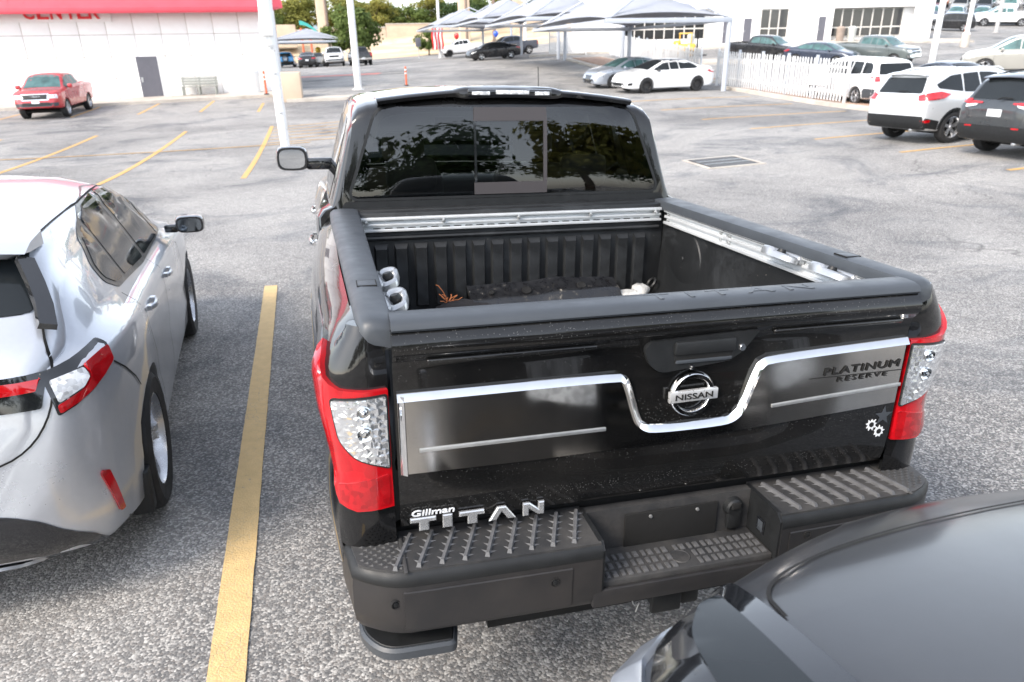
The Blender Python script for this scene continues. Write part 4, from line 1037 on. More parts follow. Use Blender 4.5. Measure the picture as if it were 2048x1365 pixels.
# bumper
k = N('bronze_grey_bumper'); p = k.pos(); nn = k.noise(p, 4, 7, .7)
k.set(Base_Color=k.mix(k.math('MULTIPLY', k.ramp(nn, [(.45, 0.0), (.75, 1.0)]), .35), (.029, .0285, .030), (.075, .065, .058)), Metallic=.35, Roughness=k.ramp(nn, [(.3, .34), (.7, .55)])); M['bumper'] = k.m
k = N('dusty_step_pad'); p = k.pos(); nn = k.noise(p, 7, 7, .7)
k.set(Base_Color=k.mix(k.math('MULTIPLY', k.ramp(nn, [(.38, 0.0), (.7, 1.0)]), .55), (.022, .023, .025), (.09, .085, .08)), Roughness=.62); k.bump(k.noise(p, 120, 3), .3, .002); M['pad'] = k.m
def plan_b(x):   # rear edge of the bumper in plan
    a = abs(x)
    return -.148+.012*(a/.8)**2+(0 if a < .78 else 2.6*(a-.78)**1.9)
def bumper_seg(x0, x1, name, wrap):
    n = 24; xs = [x0+(x1-x0)*i/n for i in range(n+1)]; path = [(x, plan_b(x)) for x in xs]
    if wrap < 0: path = [(-.955, .30), (-.958, .20), (-.955, .10), (-.945, .04)]+[p for p in path if p[0] > -.935]
    if wrap > 0: path = [p for p in path if p[0] < .935]+[(.945, .04), (.955, .10), (.958, .20), (.955, .30)]
    return path
def seg_build(path, name):
    nrm = []
    for i in range(len(path)):
        a = path[max(0, i-1)]; b = path[min(len(path)-1, i+1)]; d = Vector((b[0]-a[0], b[1]-a[1])).normalized(); nrm.append(Vector((d.y, -d.x)))
    def ring(prof): return [[(p[0]-q.x*d, p[1]-q.y*d, z) for d, z in prof] for p, q in zip(path, nrm)]
    f = MB().rings(ring([(.05, .555), (.018, .560), (.004, .585), (0, .62), (.001, .70), (.003, .722), (.06, .722)])).build(name, M['bumper'], truck, 40)
    MB().rings(ring([(.05, .7225), (.0015, .7225), (.0, .728), (.002, .745), (.012, .758), (.022, .764), (.05, .765)])).build('bumper_band', M['plastic'], f, 45)
    return f
pl = bumper_seg(-.93, -.245, 'l', -1); pr_ = bumper_seg(.325, .93, 'r', 1)
fl = seg_build(pl, 'bumper_face'); frr = seg_build(pr_, 'bumper_face')
def top_pad(path, inner_y):
    out = []; 
    a = [(p[0], p[1]+.016) if abs(p[0]) < .8 else (p[0]-math.copysign(.016, p[0]), p[1]+.010) for p in path]
    poly = a+[(a[-1][0], inner_y), (a[0][0], inner_y)]
    return poly
def pad_piece(poly, z, name, mat):
    me = patch_mesh(name, lambda u, v: (Vector((u, v, z)), Vector((0, 0, 1))), poly, mat, .0, .12, .05); return link(name, me, truck)
padL = pad_piece([(p[0]*.985, p[1]+.012) for p in pl if p[1] < .30]+[(-.245, .045)] if False else [(-.925, .06), (-.925, .02)]+[(x, plan_b(x)+.014) for x in (-.91, -.89, -.86, -.82, -.78, -.6, -.4, -.247)]+[(-.247, .06)], .766, 'step_pad', M['pad'])
padR = pad_piece([(.327, .06), (.327, plan_b(.33)+.014)]+[(x, plan_b(x)+.014) for x in (.4, .6, .78, .82, .86, .89, .91)]+[(.925, .02), (.925, .06)], .766, 'step_pad', M['pad'])
# ribs with chevron spikes
rib = MB(); 
L0, L1 = -.128, .03
rib.add([(-.007, L0, 0), (.007, L0, 0), (.007, L1, 0), (-.007, L1, 0), (-.004, L0+.006, .010), (.004, L0+.006, .010), (.004, L1, .010), (-.004, L1, .010)], [(0, 1, 5, 4), (1, 2, 6, 5), (2, 3, 7, 6), (3, 0, 4, 7), (4, 5, 6, 7)])
for i in range(5):
    y = L0+.018+i*.031
    for s in (-1, 1): rib.add([(s*.003, y-.004, .0005), (s*.003, y+.004, .0005), (s*.022, y+.012, .0005), (s*.003, y, .007)], [(0, 1, 3), (1, 2, 3), (2, 0, 3)])
M['tread'] = plain('worn_tread_rib', (.095, .096, .10), .55, 0, 0, .35, 20, .2)
ribm = rib.mesh('tread_rib', M['tread'], 12)
for i in range(9):
    o = link('tread_rib', ribm, padL); o.location = (-.772+i*.062, .004, .766); o.rotation_euler = (0, 0, R(-21))
for i in range(8):
    o = link('tread_rib', ribm, padR); o.location = (.372+i*.056, .004, .766); o.rotation_euler = (0, 0, R(12))
# corner pads with small diamonds
dia = MB().add([(-.011, 0, 0), (0, -.006, 0), (.011, 0, 0), (0, .006, 0), (0, 0, .004)], [(0, 1, 4), (1, 2, 4), (2, 3, 4), (3, 0, 4)]).mesh('tread_diamond', M['pad'], 0)
for s, pp_ in ((-1, padL), (1, padR)):
    for i in range(5):
        for j in range(9):
            x = .800+i*.024+(.012 if j % 2 else 0); y = -.108+j*.0145
            if x < .905 and y > plan_b(x)+.026 and y < .035: o = link('tread_diamond', dia, pp_); o.location = (s*x, y, .7665)
    MB().box(*sorted((s*.785, s*.795)), -.135, .05, .766, .7705, b=.002).build('pad_divider', M['pad'], pp_)
# centre recess: back wall, cheeks, lower step
ST = .628
rc = MB().box(-.245, .325, .020, .05, .585, .765).build('plate_recess', M['pad'], truck)
for x0, x1 in ((-.252, -.238), (.318, .332)):
    y_ = plan_b(x0)+.004
    MB().add([(x0, y_, .56), (x1, y_, .56), (x1, .05, .56), (x0, .05, .56), (x0, y_, .745), (x1, y_, .745), (x1, y_+.02, .7665), (x0, y_+.02, .7665), (x0, .05, .7665), (x1, .05, .7665)],
             [(0, 1, 2, 3), (0, 4, 5, 1), (4, 7, 6, 5), (7, 8, 9, 6), (0, 3, 8, 7, 4), (1, 5, 6, 9, 2), (2, 9, 8, 3)]).build('recess_cheek', M['plastic'], rc, 25)
MB().box(-.238, .318, -.128, .020, .59, ST, b=.006).build('lower_step', M['pad'], rc)
MB().box(-.27, .35, -.146, -.1285, .555, .612, b=.006).build('lower_bumper_bar', M['bumper'], rc)
tb = MB()
for x0 in (-.011, .009):
    w0 = .011 if x0 < 0 else .015
    tb.box(x0, x0+w0, -.012, .012, 0, .004); tb.box(x0+.002, x0+w0-.002, -.010, .010, .004, .0055)
tbm = tb.mesh('tread_block', M['tread'], 0)
for j in range(3):
    for i in range(11):
        x = -.205+i*.0475+(.0 if i < 5 else .012); y = -.105+j*.036
        if i == 5 and j < 2: continue
        link('tread_block', tbm, rc).location = (x, y, ST)
MB().lathe([(.0001, .0015), (.027, .0015), (.029, .003), (.031, .0)], 28, 'Z').build('step_disc', M['pad'], rc).location = (.035, -.075, ST+.0005)
pb = MB().box(-.112, .200, .010, .018, .612, .742, b=.002).build('plate_bracket', M['gap'], rc); tag(pb, 'bare black licence plate bracket with two screws')
for x in (-.030, .128): MB().lathe([(.0001, .006), (.005, .005), (.006, 0)], 10, 'Z', M=Matrix.Translation((x, .010, .727)) @ Matrix.Rotation(math.pi/2, 4, 'X')).build('plate_screw', M['galv'], pb)
plug = MB().lathe([(.0001, .024), (.024, .024), (.030, .018), (.033, 0)], 20, 'Z', M=Matrix.Translation((.256, .020, .715)) @ Matrix.Rotation(math.pi/2, 4, 'X')).build('trailer_socket', M['plastic'], rc)
MB().box(.232, .280, -.004, .018, .640, .705, b=.01).build('socket_body', M['plastic'], plug)
MB().box(.240, .272, -.010, -.002, .716, .738, b=.003).build('socket_lid_grip', M['gap'], plug)
lt = MB().box(.3135, .3185, -.075, -.035, .655, .705, b=.002).build('plate_lamp', M['gloss_black'], rc)
MB().add([(.3130, -.068, .662), (.3130, -.042, .662), (.3130, -.042, .698), (.3130, -.068, .698), (.309, -.055, .68)], [(0, 1, 4), (1, 2, 4), (2, 3, 4), (3, 0, 4)]).build('lamp_glass', M['plastic_grey'], lt, 0)
# parking sensors, side inserts, end step, hitch
for x, z, dy in ((-.822, .672, .0), (-.385, .672, 0), (.415, .690, 0), (.822, .690, .0)):
    T = Matrix.Translation((x, plan_b(x)-.001+dy, z)) @ Matrix.Rotation((-.25 if x > .7 else (.25 if x < -.7 else 0)), 4, 'Z')
    o = MB().lathe([(.0135, .004), (.0135, -.003), (.0115, -.004), (.0095, -.001), (.0001, -.001)], 20, 'Y', M=T).build('parking_sensor', M['gap'], truck, 40)
    MB().lathe([(.0072, 0), (.0070, -.004), (.0055, -.0045), (.0001, -.0045)], 16, 'Y', M=T).build('sensor_cap', M['plastic'], o, 40)
for x0, x1 in ((-.80, -.335), (.355, .78)):
    MB().rings([[(x, plan_b(x)-.0022, .585), (x, plan_b(x)-.0022, .705), (x, plan_b(x)+.003, .708), (x, plan_b(x)+.003, .582)] for x in [x0+(x1-x0)*i/12 for i in range(13)]]).build('bumper_insert', M['bumper'], truck, 30)
es = MB(); poly = rnd_poly([(-.915, .14), (-.925, -.02), (-.86, -.112), (-.66, -.118), (-.64, -.02), (-.66, .14)], [.03, .05, .06, .02, .02, .02], 5)
es.prism(poly, .468, .500, None, .008); es = es.build('corner_step', M['plastic_grey'], truck, 40)
MB().prism(inset(poly, .012), .500, .5035, None, .002).build('step_tread', M['plastic'], es)
MB().box(-.80, -.74, .02, .08, .50, .60).build('step_bracket', M['gap'], es)
hr = MB(); hr.box(-.035, .045, -.06, .22, .435, .505, b=.006); hr.box(-.045, .055, -.075, -.055, .428, .512, b=.006)
hr.box(-.42, .44, .10, .16, .45, .53, b=.01)
hr = hr.build('tow_hitch', M['plastic'], truck)
MB().tube([(-.085, -.02, .47), (.10, -.02, .47), (.115, -.02, .455), (.115, -.02, .42)], .007, 8).build('hitch_pin', M['galv'], hr)
MB().tube([(-.072+.014*math.cos(t), -.022, .452+.026*math.sin(t)) for t in [i*.5 for i in range(12)]]+[(-.072, -.022, .40)], .0022, 6).build('pin_clip', M['galv'], hr)
MB().box(.07, .135, -.045, .05, .415, .52, b=.012).build('safety_chain_loop', M['plastic'], hr)
MB().box(-.93, .93, .08, .12, .50, .765).build('bumper_back', M['gap'], truck)
MB().box(-.55, .55, -.02, 5.0, .44, .62).build('chassis', M['gap'], truck)

# cab and nose
SPT = dict(axles=(RAX, RAX+3.55), track=.99, r=WR, tw=.275, tumble=.245, shoulder=.075, crown=.035, edge=.075, waist=.985,
  top=[(1.862, 1.30), (1.864, 1.445), (1.868, 1.49), (1.905, 1.80), (1.918, 1.885), (1.935, 1.915), (1.98, 1.937), (2.15, 1.962), (2.7, 1.992), (3.15, 1.985), (3.55, 1.915), (3.75, 1.83), (4.15, 1.55), (4.42, 1.385), (4.55, 1.345), (5.1, 1.285), (5.45, 1.20), (5.58, 1.05), (5.64, .85), (5.66, .70)],
  belt=[(1.862, 1.22), (1.87, 1.415), (2.5, 1.40), (3.5, 1.36), (4.3, 1.31), (4.7, 1.26), (5.2, 1.19), (5.5, 1.0), (5.66, .62)],
  width=[(1.862, .90), (1.868, .955), (1.90, .975), (2.1, .990), (3.0, .998), (4.2, .995), (4.67, 1.005), (5.1, .985), (5.4, .90), (5.58, .76), (5.66, .62)],
  sill=[(1.862, .60), (2.0, .52), (3.0, .48), (4.2, .48), (5.2, .46), (5.66, .52)], dense=[1.866, 1.875, 1.885, 1.895, 1.91, 1.925])
solid = body_mesh(SPT, M['black_paint'], 70); tbv = bvh_of(solid)
SPI = dict(SPT); 
SPI['top'] = [(1.93, 1.40), (1.945, 1.55), (1.965, 1.82), (2.0, 1.88), (2.7, 1.915), (3.2, 1.905), (3.5, 1.86), (3.7, 1.78), (4.1, 1.50), (4.25, 1.36)]
SPI['belt'] = [(1.93, 1.30), (4.25, 1.28)]; SPI['width'] = [(1.93, .86), (2.1, .90), (3.9, .90), (4.25, .88)]; SPI['sill'] = [(1.93, .60), (4.25, .60)]; SPI['dense'] = []; SPI['crown'] = .03; SPI['tumble'] = .30
cab = boolean(solid, body_mesh(SPI, None, 24))
RW = rnd_poly([(-.812, 1.458), (.812, 1.458), (.652, 1.882), (-.652, 1.882)], [.045, .045, .07, .07], 6)
SWF = rnd_poly([(3.02, 1.405), (3.02, 1.83), (3.40, 1.80), (3.62, 1.73), (4.10, 1.42), (4.08, 1.395)], [.03, .04, .06, .08, .03, .02])
SWR = rnd_poly([(2.10, 1.425), (2.10, 1.80), (2.25, 1.83), (2.95, 1.835), (2.95, 1.405)], [.04, .06, .06, .03, .03])
WSC = rnd_poly([(-.80, 4.40), (.80, 4.40), (.64, 3.66), (.3, 3.60), (-.3, 3.60), (-.64, 3.66)], .07)
XZ = Matrix(((1, 0, 0, 0), (0, 0, 1, 0), (0, 1, 0, 0), (0, 0, 0, 1)))
YZ = Matrix(((0, 0, 1, 0), (1, 0, 0, 0), (0, 1, 0, 0), (0, 0, 0, 1)))
cab = boolean(cab, MB().prism(inset(RW, .004), 1.70, 2.06, XZ).mesh('c', None, 0))
for poly in (SWF, SWR): cab = boolean(cab, MB().prism(inset(poly, .004), -1.5, 1.5, YZ).mesh('c', None, 0))
cab = boolean(cab, MB().prism(inset(WSC, .004), 1.34, 2.4).mesh('c', None, 0))
cab = boolean(cab, arch_cutter((RAX+3.55,), .99, WR, .34))
cab.materials.clear(); cab.materials.append(M['black_paint']); finish(cab, 35)
cabo = link('cab', cab, truck)
k = N('cab_trim'); 
rwo = patch('rear_window', tbv, 'rear', RW, M['tint'], truck, .003, .06, .008)
for nm, poly in (('door_window', SWF), ('door_window', SWR)):
    for pl_ in ('right', 'left'): patch(nm, tbv, pl_, poly, M['tint'], truck, .002, .07, .006)
patch('windscreen', tbv, 'top', WSC, M['tint_clear'], truck, .003, .08, .006)
# sliding pane frame on the rear window
k = N('slider_panel'); k.set(Base_Color=(.045, .040, .042), Roughness=.5); M['slider'] = k.m
for nm, poly, mt, off in (('slider_header', [(-.186, 1.815), (.194, 1.815), (.190, 1.880), (-.183, 1.880)], M['slider'], .010), ('slider_sill', [(-.192, 1.462), (.190, 1.462), (.190, 1.520), (-.192, 1.520)], M['slider'], .010),
    ('slider_post', [(-.190, 1.520), (-.178, 1.520), (-.175, 1.815), (-.186, 1.815)], M['gloss_black'], .010), ('slider_post', [(.172, 1.520), (.190, 1.520), (.194, 1.815), (.176, 1.815)], M['slider'], .010)):
    patch(nm, tbv, 'rear', poly, mt, rwo, off, .08, .012)
# black weatherstrip round the rear glass
outer = inset(RW, -.014)
ringm = MB(); n = len(RW); V = []
for a, b in zip(RW, outer):
    for q, of in ((a, .0045), (b, .0045), (b, .0)):
        P, Nn = on_surface(tbv, 'rear', *q); V.append(tuple(P+Vector((0, -of-.001, 0))))
F = []
for i in range(n):
    j = (i+1) % n; F += [(3*i, 3*i+1, 3*j+1, 3*j), (3*i+1, 3*i+2, 3*j+2, 3*j+1)]
ringm.add(V, F).build('window_seal', M['plastic'], rwo, 40)
patch('cab_back_panel', tbv, 'rear', rnd_poly([(-.86, 1.405), (.86, 1.405), (.835, 1.442), (-.835, 1.442)], .01), M['plastic'], cabo, .006, .08, .01)
MB().box(-.80, .80, 1.802, 1.858, 1.36, 1.412, b=.01).build('bulkhead_trim', M['plastic'], truck)
# spoiler with high brake light
rg = []
for x in [-.655, -.65, -.61, -.5, -.36, -.28, -.25, -.22, -.1, 0, .1, .22, .25, .28, .36, .5, .61, .65, .655]:
    c = 1-(x/.665)**2; top = 1.915+.050*c; bul = 1.0 if abs(x) < .235 else (0 if abs(x) > .285 else (.285-abs(x))/.05)
    e = .0 if abs(x) > .652 else 1
    y0 = 1.905-.012*bul; th = (.026+.012*bul)*max(.3, e)
    rg.append([(x, 2.16, top+.006), (x, 2.02, top+.010+.010*bul), (x, 1.935, top+.004+.012*bul), (x, y0+.006, top-.004+.008*bul), (x, y0, top-.010+.004*bul), (x, y0+.004, top-th), (x, y0+.06, top-th-.006), (x, 2.16, top-.03)])
spo = MB().rings(rg).build('roof_spoiler', M['black_paint'], truck, 40)
bl = MB().box(-.215, .215, 1.886, 1.905, 1.928, 1.966, b=.008).build('high_brake_light', M['gloss_black'], spo)
for x0, x1, z0, z1 in ((-.195, -.105, 1.938, 1.955), (-.075, .095, 1.942, 1.961), (.125, .200, 1.938, 1.955)):
    MB().box(x0, x1, 1.882, 1.8885, z0, z1, b=.002).build('brake_lens', M['clear_lens'], bl)
# seams, handles, mirrors, wheels
for ln in ([(3.0, 1.86), (3.0, 1.40), (2.99, .9), (2.98, .52)], [(1.96, 1.55), (1.97, 1.40), (2.0, .9), (2.02, .75), (2.2, .55)], [(4.15, 1.36), (4.2, 1.0), (4.12, .52)]):
    for pl_ in ('right', 'left'): seam('door_gap', tbv, pl_, ln, M['gap'], cabo, .009)
for y in (2.14, 3.16):
    for sd in ('right', 'left'): handle_part(truck, tbv, y, 1.215, M['chrome'], sd, .23)
for s in (1, -1):
    mo = mirror_part(truck, 1.03, 3.60, 1.505, M['gloss_black'], .225, .175, s, None, .11, .19)
for s in (-1, 1):
    rg = [[(s*(x), y, z) for x, z in ((.95, .50), (1.0, .50), (1.015, .515), (1.0, .53), (.95, .53))] for y in (1.75, 1.8, 3.9, 3.95)]
    MB().rings(rg).build('side_step', M['plastic_grey'], truck)
add_wheels(truck, (RAX, RAX+3.55), .985, WR, .275, M['rim'], 6)
MB().cyl((-.8, RAX, .40), (.8, RAX, .40), .06).build('rear_axle', M['gap'], truck)
MB().tube([(.93, 4.50, 1.30), (.925, 4.52, 1.8), (.92, 4.55, 2.16)], .0035, 6).build('antenna', M['gap'], truck)
patch('grille', tbv, 'front', rnd_poly([(-.5, .75), (.5, .75), (.55, 1.1), (-.55, 1.1)], .05), M['chrome'], truck, .01)
for s in (1, -1): patch('headlight', tbv, 'front', rnd_poly([(s*.58, .95), (s*.80, .95), (s*.80, 1.1), (s*.60, 1.12)][::s], .03), M['clear_lens'], truck, .01)
# interior
k = N('cab_interior'); k.set(Base_Color=(.03, .027, .025), Roughness=.7); M['interior'] = k.m
def seat(x, y, w_, base=.80, back=1.47, head=True):
    m = MB(); m.box(x-w_*.5, x+w_*.5, y, y+.50, base, base+.16, b=.05)
    rg = []
    for t in (0, .1, .35, .6, .85, 1.0):
        z = base+.1+(back-base-.1)*t; ww = w_*.5*(1-.12*t**3-(.12 if t == 1 else 0)); yy = y-.02-.13*t; th = .13*(1-.45*t)
        rg.append([(x-ww, yy+th*.2, z), (x-ww*.9, yy, z), (x+ww*.9, yy, z), (x+ww, yy+th*.2, z), (x+ww, yy+th*.8, z), (x+ww*.9, yy+th, z), (x-ww*.9, yy+th, z), (x-ww, yy+th*.8, z)])
    m.rings(rg); o = m.build('seat', M['interior'], truck, 60)
    if head: MB().box(x-.135, x+.135, y-.185, y-.085, back+.03, back+.21, b=.045).build('headrest', M['interior'], o, 60)
for x in (-.43, .43): seat(x, 3.12, .55, .82, 1.50)
for x in (-.48, .0, .48): seat(x, 2.26, .46, .84, 1.42, x != 0)
MB().box(-.88, .88, 3.85, 4.25, .90, 1.32, b=.08).build('dashboard', M['interior'], truck, 60)
MB().lathe([(.19, -.015), (.205, 0), (.19, .015), (.175, 0)], 28, 'Y', M=Matrix.Translation((-.43, 3.74, 1.25)) @ Matrix.Rotation(R(-24), 4, 'X'), closed_prof=True).build('steering_wheel', M['interior'], truck, 60)
MB().box(-.11, .11, 3.72, 3.74, 1.72, 1.78, b=.01).build('inside_mirror', M['interior'], truck)
# things lying in the bed
def bedthing(name, label, cat, mesh, T):
    o = link(name, mesh); o.matrix_world = TRUCK_M @ T; tag(o, label, cat); return o
k = N('muddy_black_steel'); p = k.pos(); sc = k.noise(p, 22, 7, .75)
k.set(Base_Color=k.mix(k.ramp(sc, [(.60, 0.0), (.68, .8)]), (.007, .007, .008), (.30, .27, .22)), Roughness=k.ramp(sc, [(.4, .22), (.7, .8)])); k.b.inputs['Coat Weight'].default_value = .4; M['mud_steel'] = k.m
pm = MB(); rg = []
for x in [i*.035-.38 for i in range(23)]:
    wob = .006*math.sin(x*9)+.004*math.sin(x*23); wd = .13*(1-max(0, (x-.1)/.9)*.75)
    rg.append([(x, y, z+wob) for y, z in ((-wd-.02, -.075), (-wd, -.010), (-wd+.01, 0), (-.03, .004), (-.02, .012), (.02, .012), (.03, .004), (wd-.01, .0), (wd, -.012), (wd-.004, -.016), (-wd+.006, -.016), (-wd-.014, -.077))])
pm.rings(rg); sheet = bedthing('metal_panel', 'long black metal panel with holes and dried mud lying in the truck bed', 'metal panel', pm.mesh('metal_panel', M['mud_steel'], 40), Matrix.Translation((.095, 1.53, 1.0)) @ Matrix.Rotation(R(30), 4, 'X') @ Matrix.Rotation(R(2), 4, 'Z'))
for x, y, r in ((-.09, .045, .020), (.06, .055, .014), (.20, .045, .020), (-.27, .05, .012)):
    MB().lathe([(r*1.25, .0), (r*1.1, .004), (r, .003), (.0001, .0025)], 18, 'Z', M=Matrix.Translation((x, y, .0065))).build('hole', M['gap'], sheet)
gm = MB(); random.seed(3)
def blob(cx, cy, cz, rx, ry, rz, n=12, amp=.25):
    rg = []
    for i in range(1, 7):
        t = math.pi*i/7; rg.append([(cx+rx*math.sin(t)*math.cos(2*math.pi*j/n)*(1+random.uniform(-amp, amp)), cy+ry*math.sin(t)*math.sin(2*math.pi*j/n)*(1+random.uniform(-amp, amp)), cz+rz*math.cos(t)+random.uniform(-amp, amp)*rz*.4) for j in range(n)])
    gm.rings(rg)
blob(0, 0, 0, .10, .055, .032); blob(.07, .02, .02, .05, .05, .035); blob(-.09, -.01, -.005, .06, .025, .02)
for i in range(5): 
    a = R(150+i*18); gm.tube([(-.06+.03*i*.3, -.03+.02*i, .0), (-.06+.07*math.cos(a), .0+.03*i-.03+.05*math.sin(a), .012), (-.06+.12*math.cos(a), -.02+.03*i-.03+.06*math.sin(a), .0)], [.014, .013, .010], 8)
k = N('grey_cotton'); p = k.pos(); k.set(Base_Color=k.ramp(k.noise(p, 18, 5), [(.3, (.26, .26, .25)), (.7, (.60, .60, .58))]), Roughness=.95); k.bump(k.noise(p, 60, 4), .8, .008); M['cotton'] = k.m
bedthing('work_glove', 'crumpled pale grey cotton glove lying on the black panel in the truck bed', 'glove', gm.mesh('work_glove', M['cotton'], 180), Matrix.Translation((.545, 1.55, .965)))
gm = MB(); blob(0, 0, 0, .12, .07, .04, 14, .2); blob(.10, -.01, -.01, .09, .06, .035, 12, .25)
k = N('black_cloth'); k.set(Base_Color=(.012, .011, .013), Roughness=.9); k.bump(k.noise(k.pos(), 30, 4), .6, .01); M['cloth'] = k.m
bedthing('cloth_bundle', 'crumpled black cloth bundle lying left of the metal panel in the bed', 'cloth', gm.mesh('cloth_bundle', M['cloth'], 180), Matrix.Translation((-.34, 1.52, .97)))
tw_ = MB(); random.seed(5)
for i in range(9):
    a = random.uniform(0, 6.28); pts = [(0, 0, 0)]
    for j in range(4): pts.append((pts[-1][0]+.022*math.cos(a)+random.uniform(-.01, .01), pts[-1][1]+.012*math.sin(a), pts[-1][2]+random.uniform(.0, .020)))
    tw_.tube(pts, .0028, 5)
tw_.tube([(0, 0, 0), (-.01, 0, .04), (-.03, .0, .08), (-.06, 0, .12), (-.075, 0, .125)], .003, 5)
k = N('orange_root'); k.set(Base_Color=(.50, .17, .06), Roughness=.8); M['root'] = k.m
bedthing('dry_roots', 'tangle of dry orange roots on the black cloth in the bed', 'roots', tw_.mesh('dry_roots', M['root'], 60), Matrix.Translation((-.40, 1.53, 1.0)) @ Matrix.Scale(.72, 4))
random.seed(11)
lf = MB().add([(-.012, 0, 0), (0, -.007, .003), (.014, 0, .001), (0, .007, .004)], [(0, 1, 2, 3)]).mesh('dead_leaf', plain('dead_leaf', (.42, .36, .28), .9), 0)
for i in range(16):
    o = link('dead_leaf', lf); x = random.uniform(-.45, .72); y = random.uniform(1.60, 1.70)
    o.matrix_world = TRUCK_M @ Matrix.Translation((x, y, .885)) @ Matrix.Rotation(random.uniform(0, 6), 4, 'Z') @ Matrix.Rotation(random.uniform(-.5, .5), 4, 'X')
    tag(o, 'tiny dead leaf scrap on the black truck bed floor', 'leaf', 'leaf scraps in the truck bed')
# ------------------------------------------------------------------ silver hatchback beside the truck
def corner_plane(cx, cy, ang):
    """projection plane whose outward normal has azimuth ang (deg from +X); u runs anticlockwise along the surface"""
    n = Vector((math.cos(R(ang)), math.sin(R(ang)), 0)); t = Vector((-n.y, n.x, 0)); c = Vector((cx, cy, 0))
    return lambda u, v: (c+t*u+n*5+Vector((0, 0, v)), -n)
PLANES['rr'] = corner_plane(.55, -1.75, -45)
PLANES['fl'] = corner_plane(-.5, 2.2, 125); PLANES['fr'] = corner_plane(.5, 2.2, 55)
PLANES['rl'] = corner_plane(-.55, -1.75, 225)
_old_on = on_surface
def on_surface(bvh, plane, u, v):
    o, d = PLANES[plane](u, v); h = bvh.ray_cast(o, d)
    if h[0] is None and plane in ('rr', 'fl', 'fr', 'rl'):
        h = bvh.find_nearest(o+d*4.6)
        return h[0], (h[1] if h[1].dot(d) < 0 else -h[1])
    return _old_on(bvh, plane, u, v)
SPH = dict(axles=(-1.32, 1.32), track=.90, r=.325, tw=.225, tumble=.37, shoulder=.07, crown=.05, waist=.985, spokes=5, twin=True, arch_depth=.26,
  top=[(-2.13, .46), (-2.12, .60), (-2.10, .72), (-2.07, .80), (-2.05, .92), (-2.03, .985), (-1.97, 1.045), (-1.87, 1.11), (-1.78, 1.20), (-1.69, 1.30), (-1.62, 1.345), (-1.52, 1.368), (-1.3, 1.390), (-1.0, 1.413), (-.4, 1.440), (.1, 1.425), (.45, 1.36), (.9, 1.14), (1.15, 1.005), (1.35, .955), (1.8, .86), (2.05, .75), (2.18, .62), (2.23, .5), (2.25, .42)],
  belt=[(-2.13, .42), (-2.07, .74), (-2.03, .90), (-1.95, .955), (-1.6, .985), (-1.2, .965), (0, .925), (1.0, .89), (1.5, .85), (1.9, .75), (2.15, .58), (2.25, .36)],
  width=[(-2.13, .46), (-2.12, .56), (-2.09, .66), (-2.02, .755), (-1.92, .825), (-1.75, .872), (-1.5, .898), (-1.32, .905), (-.8, .892), (0, .886), (.8, .890), (1.32, .902), (1.7, .87), (1.95, .78), (2.15, .62), (2.23, .5), (2.25, .44)],
  sill=[(-2.13, .40), (-2.10, .28), (-1.9, .21), (-1.0, .17), (1.0, .17), (1.9, .19), (2.25, .27)])
